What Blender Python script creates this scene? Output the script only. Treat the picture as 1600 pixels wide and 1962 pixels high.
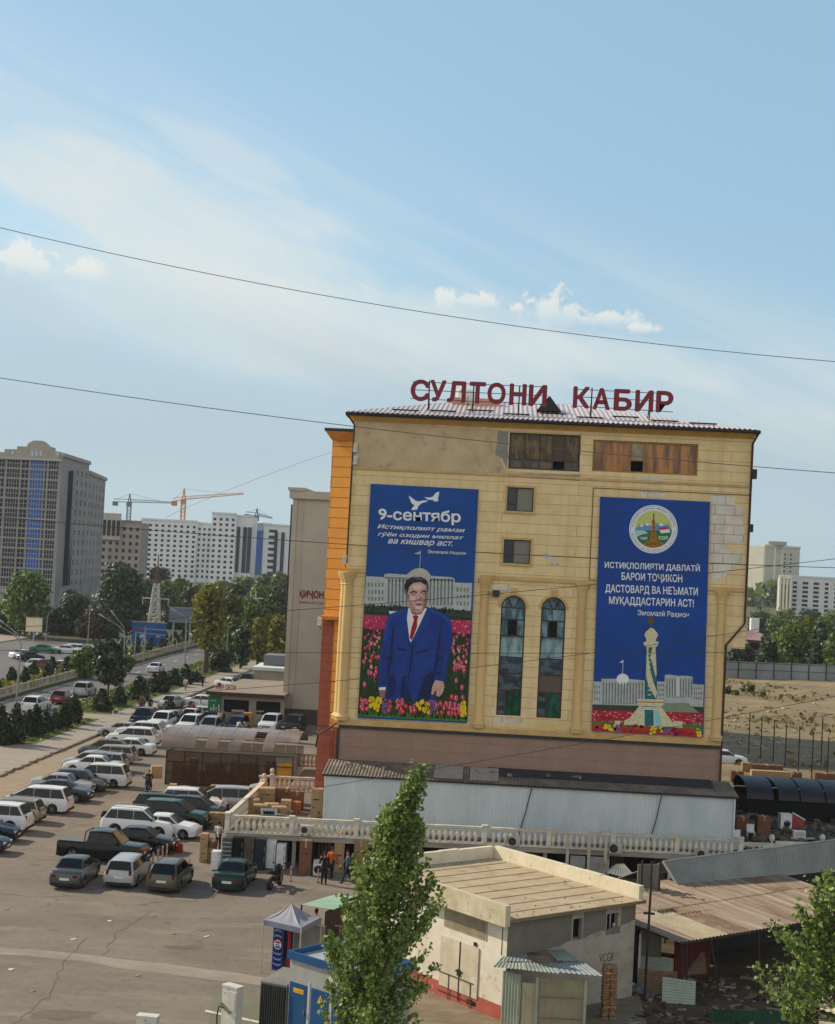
import bpy,bmesh,math,random
import numpy as np
from mathutils import Vector,Matrix,Quaternion
R=math.radians
rnd=random.Random(7)
for o in list(bpy.data.objects):bpy.data.objects.remove(o,do_unlink=True)
SC=bpy.context.scene
COL=SC.collection
# ------------------------------------------------------------------ camera
CAM_H,FPX=17.0,3000.0
_yaw,_pit,_rol=R(3.1),R(1.70),R(2.86)
_R0=Vector((math.cos(_yaw),math.sin(_yaw),0));_f0=Vector((-math.sin(_yaw),math.cos(_yaw),0))
_F=_f0*math.cos(_pit)+Vector((0,0,math.sin(_pit)))
_U0=-_f0*math.sin(_pit)+Vector((0,0,math.cos(_pit)))
_RC=_R0*math.cos(_rol)+_U0*math.sin(_rol)
_UC=-_R0*math.sin(_rol)+_U0*math.cos(_rol)
cd=bpy.data.cameras.new('camera');cam=bpy.data.objects.new('camera',cd);COL.objects.link(cam)
cam.matrix_world=Matrix(((_RC.x,_UC.x,-_F.x,0),(_RC.y,_UC.y,-_F.y,0),(_RC.z,_UC.z,-_F.z,CAM_H),(0,0,0,1)))
cd.sensor_fit='HORIZONTAL';cd.sensor_width=36.0;cd.lens=36.0*FPX/1600.0
cd.clip_start=0.3;cd.clip_end=4000
SC.camera=cam
# ------------------------------------------------------------------ exposure, sun, sky
SC.view_settings.view_transform='Standard';SC.view_settings.look='None'
SC.view_settings.exposure=0.14;SC.view_settings.gamma=1.0
SUN_EL,SUN_AZ=R(34),R(23)      # azimuth: degrees behind the facade plane, sun on the left
sdir=Vector((-math.cos(SUN_AZ)*math.cos(SUN_EL),math.sin(SUN_AZ)*math.cos(SUN_EL),math.sin(SUN_EL)))
sl=bpy.data.lights.new('sun','SUN');sl.energy=5.0;sl.angle=R(0.6);sl.color=(1.0,0.87,0.68)
so=bpy.data.objects.new('sun',sl);COL.objects.link(so)
so.rotation_euler=sdir.to_track_quat('Z','Y').to_euler();so.location=(-60,20,80)
def SRGB(r,g=None,b=None):
 if isinstance(r,str):r,g,b=(int(r[i:i+2],16) for i in (0,2,4))
 f=lambda v:(v/255/12.92) if v/255<=.04045 else ((v/255+.055)/1.055)**2.4
 return (f(r),f(g),f(b),1)
def build_world():
 w=bpy.data.worlds.new('World');SC.world=w;w.use_nodes=True
 nt=w.node_tree;N=nt.nodes;L=nt.links;N.clear()
 def nd(t,**k):
  n=N.new(t)
  for a,v in k.items():setattr(n,a,v)
  return n
 def math_(op,a,b=None,c=None,clamp=False):
  n=nd('ShaderNodeMath',operation=op,use_clamp=clamp)
  for i,v in enumerate((a,b,c)):
   if v is None:continue
   if isinstance(v,(int,float)):n.inputs[i].default_value=v
   else:L.new(v,n.inputs[i])
  return n.outputs[0]
 def mr(v,a,b,c=0.,d=1.):
  n=nd('ShaderNodeMapRange',interpolation_type='SMOOTHSTEP');L.new(v,n.inputs[0])
  for i,x in enumerate((a,b,c,d)):n.inputs[i+1].default_value=x
  return n.outputs[0]
 def mix(f,a,b):
  n=nd('ShaderNodeMix',data_type='RGBA')
  if isinstance(f,(int,float)):n.inputs[0].default_value=f
  else:L.new(f,n.inputs[0])
  for i,v in ((6,a),(7,b)):
   if isinstance(v,tuple):n.inputs[i].default_value=v
   else:L.new(v,n.inputs[i])
  return n.outputs[2]
 sky=nd('ShaderNodeTexSky',sky_type='NISHITA',sun_disc=False)
 sky.sun_elevation=SUN_EL;sky.sun_rotation=math.atan2(sdir.x,sdir.y)
 sky.altitude=800;sky.air_density=1.3;sky.dust_density=2.2;sky.ozone_density=2.0
 skyc=nd('ShaderNodeMix',data_type='RGBA',blend_type='MULTIPLY');skyc.inputs[0].default_value=1
 L.new(sky.outputs[0],skyc.inputs[6]);skyc.inputs[7].default_value=(SKY_GAIN,SKY_GAIN,SKY_GAIN,1)
 tc=nd('ShaderNodeTexCoord');sp=nd('ShaderNodeSeparateXYZ');L.new(tc.outputs['Generated'],sp.inputs[0])
 x,y,z=sp.outputs
 az=math_('MULTIPLY',math_('ARCTAN2',x,y),107.0)      # right of straight ahead
 el=math_('MULTIPLY',math_('ARCSINE',z),107.0)
 def vec(a,b,c=0.):
  n=nd('ShaderNodeCombineXYZ')
  for i,v in enumerate((a,b,c)):
   if isinstance(v,(int,float)):n.inputs[i].default_value=v
   else:L.new(v,n.inputs[i])
  return n.outputs[0]
 def noise(v,scale,det=6,rough=.55,dist=0.):
  n=nd('ShaderNodeTexNoise');L.new(v,n.inputs['Vector']);n.inputs['Scale'].default_value=scale
  n.inputs['Detail'].default_value=det;n.inputs['Roughness'].default_value=rough;n.inputs['Distortion'].default_value=dist
  return n.outputs[0]
 # thin cirrus veil, streaks falling to the right
 u=math_('ADD',az,math_('MULTIPLY',el,1.2));v=math_('ADD',el,math_('MULTIPLY',az,0.36))
 streak=noise(vec(math_('MULTIPLY',u,.035),math_('MULTIPLY',v,.13)),1.0,7,.6,.6)
 soft=noise(vec(math_('MULTIPLY',u,.03),math_('MULTIPLY',v,.055),7.3),1.0,5,.55,.3)
 # fan of cirrus left of centre, thick near the horizon and thinning to the upper right
 band=math_('MULTIPLY',math_('SUBTRACT',1.0,mr(math_('ADD',el,math_('MULTIPLY',az,.30)),12,27)),mr(math_('ADD',el,math_('MULTIPLY',az,.16)),7,14))
 veil=math_('MULTIPLY',mr(math_('ADD',math_('MULTIPLY',streak,.6),math_('MULTIPLY',soft,.5)),.44,.66),band,clamp=True)
 fine=noise(vec(math_('MULTIPLY',u,.09),math_('MULTIPLY',v,.42),3.1),1.0,8,.68,.8)
 veil=math_('MULTIPLY',veil,mr(fine,.25,.62,.55,1.0))
 low=math_('MULTIPLY',math_('SUBTRACT',1.0,mr(el,4,21)),1.0)
 c=mix(.6,skyc.outputs[2],AZURE);c=mix(math_('MULTIPLY',low,.75),c,HORIZON)
 c=mix(math_('MULTIPLY',mr(az,4,-26),math_('MULTIPLY',math_('MULTIPLY',mr(el,36,14),mr(el,8,16)),.3)),c,(.62,.86,.95,1))
 c=mix(math_('MULTIPLY',veil,.92),c,CIRRUS)
 # broad soft white cloud left of the middle, ragged at its upper edge
 blot=noise(vec(math_('MULTIPLY',az,.12),math_('MULTIPLY',v,.24),5.5),1.0,7,.6,.5)
 for (ga,ge,gw,gh,gs,gk) in VEILS:
  dx=math_('DIVIDE',math_('SUBTRACT',az,ga),gw);dy=math_('DIVIDE',math_('ADD',math_('SUBTRACT',el,ge),math_('MULTIPLY',math_('SUBTRACT',az,ga),gs)),gh)
  d=math_('ADD',math_('MULTIPLY',dx,dx),math_('MULTIPLY',dy,dy))
  d=math_('ADD',d,math_('MULTIPLY',math_('SUBTRACT',math_('ADD',math_('MULTIPLY',streak,.3),math_('ADD',math_('MULTIPLY',fine,.25),math_('MULTIPLY',blot,.6))),.575),-4.2))
  c=mix(math_('MULTIPLY',mr(d,1.25,.0),gk),c,CIRRUS)
 # blue-grey band of far cloud below the veil
 bb=math_('MULTIPLY',mr(el,3,7),mr(math_('ADD',el,math_('MULTIPLY',az,.16)),15.5,10.5))
 bb=math_('MULTIPLY',bb,mr(soft,.25,.6))
 c=mix(math_('MULTIPLY',bb,.5),c,BANK)
 # small cumulus puffs: centre az, el, half width, half height
 puff=None
 nz=noise(vec(az,el),.75,6,.62,.4)
 for pa,pe,pw,ph in PUFFS:
  dx=math_('DIVIDE',math_('SUBTRACT',az,pa),pw);dy=math_('DIVIDE',math_('SUBTRACT',el,pe),ph)
  d=math_('SQRT',math_('ADD',math_('MULTIPLY',dx,dx),math_('MULTIPLY',dy,dy)))
  m=math_('SUBTRACT',1.55,math_('ADD',d,math_('MULTIPLY',math_('SUBTRACT',nz,.5),-3.2)))
  m=mr(math_('SUBTRACT',m,.5),.0,.55)
  m=math_('MULTIPLY',m,mr(dy,-1.0,.5))
  puff=m if puff is None else math_('MAXIMUM',puff,m)
 c=mix(math_('MULTIPLY',puff,.62),c,PUFF)
 # unseen sky shaped for fill: darkened overhead, added brightness behind the viewer
 c=mix(math_('MULTIPLY',mr(z,.40,.68),.92),c,ZENITH)
 rear=math_('MULTIPLY',math_('MULTIPLY',mr(y,.05,-.5),mr(z,-.02,.12)),mr(z,.8,.5))
 c=mix(math_('MULTIPLY',rear,.85),c,REAR)
 bg=nd('ShaderNodeBackground');L.new(c,bg.inputs[0]);bg.inputs[1].default_value=1.0
 out=nd('ShaderNodeOutputWorld');L.new(bg.outputs[0],out.inputs[0])
DS=FPX/1600.0          # how much deeper the place is than a 1600 px lens would make it
def px_dir(px,py):
 d=_F+_RC*((px-800)/FPX)-_UC*((py-981)/FPX)
 return d
def px_azel(px,py):
 d=px_dir(px,py).normalized()
 return 107*math.atan2(d.x,d.y),107*math.asin(d.z)
SKY_GAIN=0.12
AZURE=(.33,.55,.71,1);HORIZON=(.44,.56,.62,1);CIRRUS=(.68,.72,.71,1);BANK=(.40,.50,.57,1);PUFF=(.85,.82,.75,1);REAR=(1.16,1.13,1.06,1);ZENITH=(.13,.21,.36,1)
VEILS=[(*px_azel(420,440),13,4.0,.2,.62),(*px_azel(430,300),5.5,1.7,.4,.36),(*px_azel(130,330),6.5,2.4,.1,.45),(*px_azel(330,590),15,3.6,.14,.6),(*px_azel(820,640),13,3.0,.16,.58),(*px_azel(1200,690),9,1.8,.12,.4),(*px_azel(620,700),6,2.0,.1,.35)]
PUFFS=[(*px_azel(px,py),hw/22.,hh/22.) for px,py,hw,hh in
         ((48,505,50,32),(168,520,38,20),(850,575,26,20),(905,578,36,16),(1056,598,44,34),(1168,612,46,18),(992,592,14,10),(1230,632,30,10))]
build_world()
# ------------------------------------------------------------------ pixel of the photograph -> point in the place
def G(px,py,z=0.0):
 d=px_dir(px,py);t=(z-CAM_H)/d.z
 return Vector((d.x*t,d.y*t,z))
def P(px,py,Y):
 d=px_dir(px,py);t=Y/d.y
 return Vector((d.x*t,Y,CAM_H+d.z*t))
# ------------------------------------------------------------------ materials
_mats={}
def mat(name,c,c2=None,scale=2.0,rough=.8,metal=0.,bump=0.,stretch=(1,1,1),spec=.35,lo=.35,hi=.68,detail=7,c3=None,scale3=.3,lo3=.5,hi3=.7,coords='Object'):
 if name in _mats:return _mats[name]
 m=bpy.data.materials.new(name);m.use_nodes=True;nt=m.node_tree;N,L=nt.nodes,nt.links
 b=N['Principled BSDF'];b.inputs['Roughness'].default_value=rough;b.inputs['Metallic'].default_value=metal
 b.inputs['Specular IOR Level'].default_value=spec
 ca=SRGB(c) if isinstance(c,str) else c
 b.inputs['Base Color'].default_value=ca
 if c2 is not None:
  cb=SRGB(c2) if isinstance(c2,str) else c2
  tc=N.new('ShaderNodeTexCoord');mp=N.new('ShaderNodeMapping');mp.inputs['Scale'].default_value=stretch
  L.new(tc.outputs[coords],mp.inputs[0])
  nz=N.new('ShaderNodeTexNoise');nz.inputs['Scale'].default_value=scale;nz.inputs['Detail'].default_value=detail;nz.inputs['Roughness'].default_value=.62
  L.new(mp.outputs[0],nz.inputs['Vector'])
  r=N.new('ShaderNodeMapRange');r.inputs[1].default_value=lo;r.inputs[2].default_value=hi;L.new(nz.outputs[0],r.inputs[0])
  mx=N.new('ShaderNodeMix');mx.data_type='RGBA';L.new(r.outputs[0],mx.inputs[0]);mx.inputs[6].default_value=ca;mx.inputs[7].default_value=cb
  col=mx.outputs[2]
  if c3 is not None:
   n3=N.new('ShaderNodeTexNoise');n3.inputs['Scale'].default_value=scale3;n3.inputs['Detail'].default_value=5;L.new(mp.outputs[0],n3.inputs['Vector'])
   r3=N.new('ShaderNodeMapRange');r3.inputs[1].default_value=lo3;r3.inputs[2].default_value=hi3;L.new(n3.outputs[0],r3.inputs[0])
   m3=N.new('ShaderNodeMix');m3.data_type='RGBA';L.new(r3.outputs[0],m3.inputs[0]);L.new(col,m3.inputs[6]);m3.inputs[7].default_value=SRGB(c3) if isinstance(c3,str) else c3
   col=m3.outputs[2]
  L.new(col,b.inputs['Base Color'])
  if bump:
   bp=N.new('ShaderNodeBump');bp.inputs['Strength'].default_value=bump;bp.inputs['Distance'].default_value=.03
   L.new(nz.outputs[0],bp.inputs['Height']);L.new(bp.outputs[0],b.inputs['Normal'])
 _mats[name]=m
 return m
def course_mat(name,c,c2,joint,width=1.6,height=.6,jt=.02,rough=.8,plane='XZ',dirt=None,streak=.3):
 """cladding or block courses in object space; joints are part of the surface pattern"""
 if name in _mats:return _mats[name]
 m=bpy.data.materials.new(name);m.use_nodes=True;nt=m.node_tree;N,L=nt.nodes,nt.links
 b=N['Principled BSDF'];b.inputs['Roughness'].default_value=rough;b.inputs['Specular IOR Level'].default_value=.3
 tc=N.new('ShaderNodeTexCoord');sp=N.new('ShaderNodeSeparateXYZ');L.new(tc.outputs['Object'],sp.inputs[0])
 cb=N.new('ShaderNodeCombineXYZ')
 if plane=='XZ':L.new(sp.outputs[0],cb.inputs[0]);L.new(sp.outputs[2],cb.inputs[1])
 elif plane=='YZ':L.new(sp.outputs[1],cb.inputs[0]);L.new(sp.outputs[2],cb.inputs[1])
 else:L.new(sp.outputs[0],cb.inputs[0]);L.new(sp.outputs[1],cb.inputs[1])
 br=N.new('ShaderNodeTexBrick');L.new(cb.outputs[0],br.inputs['Vector']);br.inputs['Scale'].default_value=1
 br.inputs['Brick Width'].default_value=width;br.inputs['Row Height'].default_value=height;br.inputs['Mortar Size'].default_value=jt
 br.inputs['Mortar Smooth'].default_value=.3;br.inputs['Bias'].default_value=-.2
 br.inputs['Color1'].default_value=SRGB(c);br.inputs['Color2'].default_value=SRGB(c2);br.inputs['Mortar'].default_value=SRGB(joint)
 nz=N.new('ShaderNodeTexNoise');nz.inputs['Scale'].default_value=.9;nz.inputs['Detail'].default_value=8;nz.inputs['Roughness'].default_value=.65;L.new(tc.outputs['Object'],nz.inputs['Vector'])
 r=N.new('ShaderNodeMapRange');r.inputs[1].default_value=.42;r.inputs[2].default_value=.72;r.inputs[4].default_value=.55;L.new(nz.outputs[0],r.inputs[0])
 mx=N.new('ShaderNodeMix');mx.data_type='RGBA';L.new(r.outputs[0],mx.inputs[0]);L.new(br.outputs[0],mx.inputs[6]);mx.inputs[7].default_value=SRGB(dirt or joint)
 col=mx.outputs[2]
 if plane !='XY':
  mp=N.new('ShaderNodeMapping');mp.inputs['Scale'].default_value=(2.2,2.2,.1);L.new(tc.outputs['Object'],mp.inputs[0])
  n2=N.new('ShaderNodeTexNoise');n2.inputs['Scale'].default_value=1.0;n2.inputs['Detail'].default_value=6;L.new(mp.outputs[0],n2.inputs['Vector'])
  r2=N.new('ShaderNodeMapRange');r2.inputs[1].default_value=.5;r2.inputs[2].default_value=.74;r2.inputs[4].default_value=streak;L.new(n2.outputs[0],r2.inputs[0])
  m2=N.new('ShaderNodeMix');m2.data_type='RGBA';L.new(r2.outputs[0],m2.inputs[0]);L.new(col,m2.inputs[6]);m2.inputs[7].default_value=SRGB(joint);col=m2.outputs[2]
 L.new(col,b.inputs['Base Color'])
 bp=N.new('ShaderNodeBump');bp.inputs['Strength'].default_value=.5;bp.inputs['Distance'].default_value=.02;bp.invert=True
 L.new(br.outputs[1],bp.inputs['Height']);L.new(bp.outputs[0],b.inputs['Normal'])
 _mats[name]=m
 return m
def glass_mat(name,c,rough=.06,alpha=1.0,metal=0.,spec=.6):
 if name in _mats:return _mats[name]
 m=bpy.data.materials.new(name);m.use_nodes=True;b=m.node_tree.nodes['Principled BSDF']
 b.inputs['Base Color'].default_value=SRGB(c);b.inputs['Roughness'].default_value=rough;b.inputs['Specular IOR Level'].default_value=spec
 b.inputs['Metallic'].default_value=metal;b.inputs['Alpha'].default_value=alpha
 _mats[name]=m
 return m
def leaf_mat(name,dark,mid,light,trans=.35):
 if name in _mats:return _mats[name]
 m=bpy.data.materials.new(name);m.use_nodes=True;nt=m.node_tree;N,L=nt.nodes,nt.links
 b=N['Principled BSDF'];b.inputs['Roughness'].default_value=.5;b.inputs['Specular IOR Level'].default_value=.35
 g=N.new('ShaderNodeNewGeometry');cr=N.new('ShaderNodeValToRGB')
 cr.color_ramp.elements[0].color=SRGB(dark);cr.color_ramp.elements[1].color=SRGB(light)
 e=cr.color_ramp.elements.new(.5);e.color=SRGB(mid)
 L.new(g.outputs['Random Per Island'],cr.inputs[0]);L.new(cr.outputs[0],b.inputs['Base Color'])
 t=N.new('ShaderNodeBsdfTranslucent');L.new(cr.outputs[0],t.inputs[0])
 mx=N.new('ShaderNodeMixShader');mx.inputs[0].default_value=trans
 L.new(b.outputs[0],mx.inputs[1]);L.new(t.outputs[0],mx.inputs[2]);L.new(mx.outputs[0],N['Material Output'].inputs[0])
 _mats[name]=m
 return m
# ------------------------------------------------------------------ mesh builder
class MB:
 def __init__(s):s.v=[];s.f=[];s.m=[]
 def add(s,vs,fs,mi=0):
  n=len(s.v);s.v+=[tuple(p) for p in vs]
  for f in fs:s.f.append(tuple(i+n for i in f));s.m.append(mi)
  return s
 def box(s,x0,y0,z0,x1,y1,z1,mi=0):
  return s.add([(x0,y0,z0),(x1,y0,z0),(x1,y1,z0),(x0,y1,z0),(x0,y0,z1),(x1,y0,z1),(x1,y1,z1),(x0,y1,z1)],
                     [(0,3,2,1),(4,5,6,7),(0,1,5,4),(1,2,6,5),(2,3,7,6),(3,0,4,7)],mi)
 def obox(s,c,sz,rz=0,rx=0,ry=0,mi=0):
  M=Matrix.Translation(c) @ Matrix.Rotation(rz,4,'Z') @ Matrix.Rotation(ry,4,'Y') @ Matrix.Rotation(rx,4,'X')
  a,b,d=sz[0]/2,sz[1]/2,sz[2]/2
  vs=[M @ Vector(p) for p in ((-a,-b,-d),(a,-b,-d),(a,b,-d),(-a,b,-d),(-a,-b,d),(a,-b,d),(a,b,d),(-a,b,d))]
  return s.add(vs,[(0,3,2,1),(4,5,6,7),(0,1,5,4),(1,2,6,5),(2,3,7,6),(3,0,4,7)],mi)
 def tube(s,pts,r,n=6,mi=0,cap=True):
  pts=[Vector(p) for p in pts];rs=r if isinstance(r,(list,tuple)) else [r]*len(pts)
  vs=[];fs=[];ref=None
  for i,p in enumerate(pts):
   t=(pts[min(i+1,len(pts)-1)]-pts[max(i-1,0)]).normalized()
   if ref is None:ref=Vector((0,0,1)) if abs(t.z)<.9 else Vector((1,0,0))
   a=t.cross(ref)
   if a.length<1e-4:a=t.cross(Vector((0,1,0)))
   a.normalize();b=a.cross(t).normalized();ref=b
   for k in range(n):
    q=2*math.pi*k/n;vs.append(p+a*(math.cos(q)*rs[i])+b*(math.sin(q)*rs[i]))
  for i in range(len(pts)-1):
   for k in range(n):
    k2=(k+1)%n;fs.append((i*n+k,i*n+k2,(i+1)*n+k2,(i+1)*n+k))
  if cap:fs.append(tuple(range(n))[::-1]);fs.append(tuple(range((len(pts)-1)*n,len(pts)*n)))
  return s.add(vs,fs,mi)
 def lathe(s,prof,n=12,c=(0,0,0),axis='Z',mi=0):
  vs=[];fs=[]
  for (r,h) in prof:
   for k in range(n):
    q=2*math.pi*k/n;x,y=r*math.cos(q),r*math.sin(q)
    vs.append({'Z':(c[0]+x,c[1]+y,c[2]+h),'Y':(c[0]+x,c[1]+h,c[2]+y),'X':(c[0]+h,c[1]+x,c[2]+y)}[axis])
  for i in range(len(prof)-1):
   for k in range(n):
    k2=(k+1)%n;fs.append((i*n+k,i*n+k2,(i+1)*n+k2,(i+1)*n+k))
  fs.append(tuple(range(n))[::-1]);fs.append(tuple(range((len(prof)-1)*n,len(prof)*n)))
  return s.add(vs,fs,mi)
 def poly(s,pts,mi=0):return s.add(pts,[tuple(range(len(pts)))],mi)
 def prism(s,bottom,top,mi=0):
  n=len(bottom);fs=[tuple(range(n))[::-1],tuple(range(n,2*n))]+[(i,(i+1)%n,n+(i+1)%n,n+i) for i in range(n)]
  return s.add(list(bottom)+list(top),fs,mi)
 def ext(s,pts2,y0,y1,mi=0):# polygon in XZ extruded along Y
  return s.prism([(x,y0,z) for x,z in pts2],[(x,y1,z) for x,z in pts2],mi)
 def extz(s,pts2,z0,z1,mi=0):return s.prism([(x,y,z0) for x,y in pts2],[(x,y,z1) for x,y in pts2],mi)
 def mesh(s,name,mats,smooth=None,fix=True):
  me=bpy.data.meshes.new(name);me.from_pydata(s.v,[],s.f)
  for m in (mats if isinstance(mats,(list,tuple)) else [mats]):me.materials.append(m)
  if any(s.m):me.polygons.foreach_set('material_index',s.m)
  if fix:
   bm=bmesh.new();bm.from_mesh(me);bmesh.ops.recalc_face_normals(bm,faces=bm.faces);bm.to_mesh(me);bm.free()
  if smooth:
   me.shade_smooth();me.set_sharp_from_angle(angle=R(smooth))
  me.update();return me
 def build(s,name,mats,parent=None,smooth=None,fix=True,loc=None):
  return link(name,s.mesh(name,mats,smooth,fix),parent,loc)
def link(name,me,parent=None,loc=None):
 o=bpy.data.objects.new(name,me);COL.objects.link(o)
 if parent is not None:o.parent=parent
 if loc is not None:o.location=loc
 return o
def tag(o,label,cat,group=None):
 o['label']=label;o['category']=cat
 if group:o['group']=group
 return o
def thing(name,label,cat,loc=(0,0,0),rz=0.0,group=None):
 o=bpy.data.objects.new(name,None);COL.objects.link(o);o.location=loc;o.rotation_euler=(0,0,rz);o.empty_display_size=.2
 return tag(o,label,cat,group)
def struct(o):o['kind']='structure';return o
def stuff(o):o['kind']='stuff';return o
_kids={}
def copy_tree(src,loc=None,rz=None,label=None,group=None,scale=None,parent=None):
 c=src.copy();COL.objects.link(c)
 if parent is not None:c.parent=parent
 if loc is not None:c.location=loc
 if rz is not None:c.rotation_euler=(0,0,rz)
 if label:c['label']=label
 if group:c['group']=group
 if scale is not None:c.scale=(scale,)*3 if isinstance(scale,(int,float)) else scale
 for ch in list(src.children):copy_tree(ch,parent=c)
 return c
_td=[None]
def text_verts(body,size=1.0,bold=0.0,shear=0.0,extrude=0.0,align='CENTER',space=1.0,res=4,step=0.0):
 """letters as filled outlines: vertices (x, y, z) and faces in the XY plane"""
 cu=bpy.data.curves.new('lettering','FONT');cu.body=body;cu.size=size;cu.shear=shear;cu.extrude=extrude
 cu.align_x=align;cu.space_character=space;cu.resolution_u=res
 o=bpy.data.objects.new('lettering',cu);COL.objects.link(o);bpy.context.view_layer.update()
 me=o.to_mesh();vs=[tuple(v.co) for v in me.vertices];fs=[tuple(p.vertices) for p in me.polygons]
 o.to_mesh_clear();bpy.data.objects.remove(o,do_unlink=True);bpy.data.curves.remove(cu)
 if bold:# heavier strokes: the outline repeated a little to each side
  V,Fc=[],[]
  for k in range(9):
   a=2*math.pi*k/8;dx,dy=(0,0) if k==8 else (bold*math.cos(a),bold*math.sin(a));n=len(V)
   V+=[(v[0]+dx,v[1]+dy,v[2]+step*k) for v in vs];Fc+=[tuple(i+n for i in f) for f in fs]
  vs,fs=V,Fc
 return vs,fs
def text_fit(mb,body,x0,x1,z0,z1,y,mi=0,bold=0.0,shear=0.0,extrude=0.0,capfrac=None):
 """lettering in the XZ plane at depth y, scaled to fill x0..x1 by z0..z1"""
 vs,fs=text_verts(body,1.0,bold,shear,extrude,step=.004 if extrude else .0015)
 a0=min(v[0] for v in vs);a1=max(v[0] for v in vs);b0=min(v[1] for v in vs);b1=max(v[1] for v in vs)
 sx=(x1-x0)/(a1-a0);sz=(z1-z0)/(b1-b0)
 mb.add([(x0+(v[0]-a0)*sx,y-v[2],z0+(v[1]-b0)*sz) for v in vs],fs,mi)
# wall in the local XZ plane at y=0 (outside looks to -Y) with real openings and reveals
def wall_open(mb,x0,x1,z0,z1,ops,depth=.2,mi=0,mr=None,arch=False):
 mr=mi if mr is None else mr
 xs=sorted({x0,x1,*[o[0] for o in ops],*[o[1] for o in ops]});zs=sorted({z0,z1,*[o[2] for o in ops],*[o[3] for o in ops]})
 xs=[x for x in xs if x0<=x<=x1];zs=[z for z in zs if z0<=z<=z1]
 for i in range(len(xs)-1):
  j=0
  while j<len(zs)-1:
   cx=(xs[i]+xs[i+1])/2
   inside=lambda jj:any(o[0]<cx<o[1] and o[2]<(zs[jj]+zs[jj+1])/2<o[3] for o in ops)
   if inside(j):j+=1;continue
   k=j
   while k+1<len(zs)-1 and not inside(k+1):k+=1
   mb.poly([(xs[i],0,zs[j]),(xs[i+1],0,zs[j]),(xs[i+1],0,zs[k+1]),(xs[i],0,zs[k+1])],mi);j=k+1
 for (a,b,c,d) in ops:
  mb.poly([(a,0,c),(a,depth,c),(a,depth,d),(a,0,d)],mr);mb.poly([(b,0,c),(b,0,d),(b,depth,d),(b,depth,c)],mr)
  mb.poly([(a,0,c),(b,0,c),(b,depth,c),(a,depth,c)],mr);mb.poly([(a,0,d),(a,depth,d),(b,depth,d),(b,0,d)],mr)
# ================================================================== SETTING
def ground_mat(name,c,c2,c3,s1=.25,s2=2.5,crack=0.0,crack_c='4a4038',rough=.92,speck=.5,crack_scale=.16):
 m=bpy.data.materials.new(name);m.use_nodes=True;nt=m.node_tree;N,L=nt.nodes,nt.links
 b=N['Principled BSDF'];b.inputs['Roughness'].default_value=rough;b.inputs['Specular IOR Level'].default_value=.2
 tc=N.new('ShaderNodeTexCoord')
 def nz(sc,det=8,ro=.6,st=(1,1,1)):
  mp=N.new('ShaderNodeMapping');mp.inputs['Scale'].default_value=st;L.new(tc.outputs['Object'],mp.inputs[0])
  n=N.new('ShaderNodeTexNoise');n.inputs['Scale'].default_value=sc;n.inputs['Detail'].default_value=det;n.inputs['Roughness'].default_value=ro
  L.new(mp.outputs[0],n.inputs['Vector']);return n
 def mr(v,a,bb,c_=0.,d=1.):
  r=N.new('ShaderNodeMapRange');L.new(v,r.inputs[0])
  for i,x in enumerate((a,bb,c_,d)):r.inputs[i+1].default_value=x
  return r.outputs[0]
 def mix(f,a,bb):
  x=N.new('ShaderNodeMix');x.data_type='RGBA';L.new(f,x.inputs[0])
  for i,v in ((6,a),(7,bb)):
   if isinstance(v,tuple):x.inputs[i].default_value=v
   else:L.new(v,x.inputs[i])
  return x.outputs[2]
 n1=nz(s1);n2=nz(s2,9,.7);n3=nz(s1*2.3,6,.6,(.35,1.6,1));n4=nz(38,3,.7)
 col=mix(mr(n1.outputs[0],.36,.64),SRGB(c),SRGB(c2))
 col=mix(mr(n3.outputs[0],.52,.72,0,.75),col,SRGB(c3))
 col=mix(mr(n2.outputs[0],.5,.8,0,.55),col,SRGB(crack_c))
 col=mix(mr(n4.outputs[0],.55,.85,0,speck),col,SRGB(c2))
 if crack:
  dn=nz(.9,5);va=N.new('ShaderNodeVectorMath');va.operation='MULTIPLY_ADD';va.inputs[1].default_value=(1.6,)*3
  L.new(dn.outputs[1],va.inputs[0]);L.new(tc.outputs['Object'],va.inputs[2])
  vo=N.new('ShaderNodeTexVoronoi');vo.feature='DISTANCE_TO_EDGE';vo.inputs['Scale'].default_value=crack_scale;L.new(va.outputs[0],vo.inputs['Vector'])
  k=mr(vo.outputs[0],.0,.011,crack,0)
  gate=mr(nz(.12,3).outputs[0],.45,.6)
  mm=N.new('ShaderNodeMath');mm.operation='MULTIPLY';L.new(k,mm.inputs[0]);L.new(gate,mm.inputs[1])
  col=mix(mm.outputs[0],col,SRGB(crack_c))
 L.new(col,b.inputs['Base Color'])
 bp=N.new('ShaderNodeBump');bp.inputs['Strength'].default_value=.35;bp.inputs['Distance'].default_value=.02
 L.new(n2.outputs[0],bp.inputs['Height']);L.new(bp.outputs[0],b.inputs['Normal'])
 return m
M_earth=ground_mat('dry_earth','5f5a3e','4c4c30','6f6648')
M_park=ground_mat('worn_asphalt','7b7266','6c6459','897e6f',crack=.35,crack_c='423c35')
M_road=ground_mat('road_asphalt','6a6867','5d5b5a','757270',s1=.1,crack=0,crack_c='4b4846')
M_conc=ground_mat('pale_concrete','90867a','7f766a','9c9286',s1=.4,crack=.5,crack_c='77694f')
M_walk=course_mat('sidewalk_slabs','948b7d','8c8477','7b7367',.8,.8,.02,plane='XY',dirt='7d7568')
M_paver=course_mat('sandy_pavers','8f806a','84755e','6b5e4b',.5,.25,.02,plane='XY',dirt='9d8e77')
M_lawn=ground_mat('lawn_grass','566526','46551e','6b7030',s1=.5,s2=5,crack_c='364014')
M_lot=ground_mat('rubble_earth','897959','6c614b','998866',s1=.12,s2=1.2,crack_c='6f6248')
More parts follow.
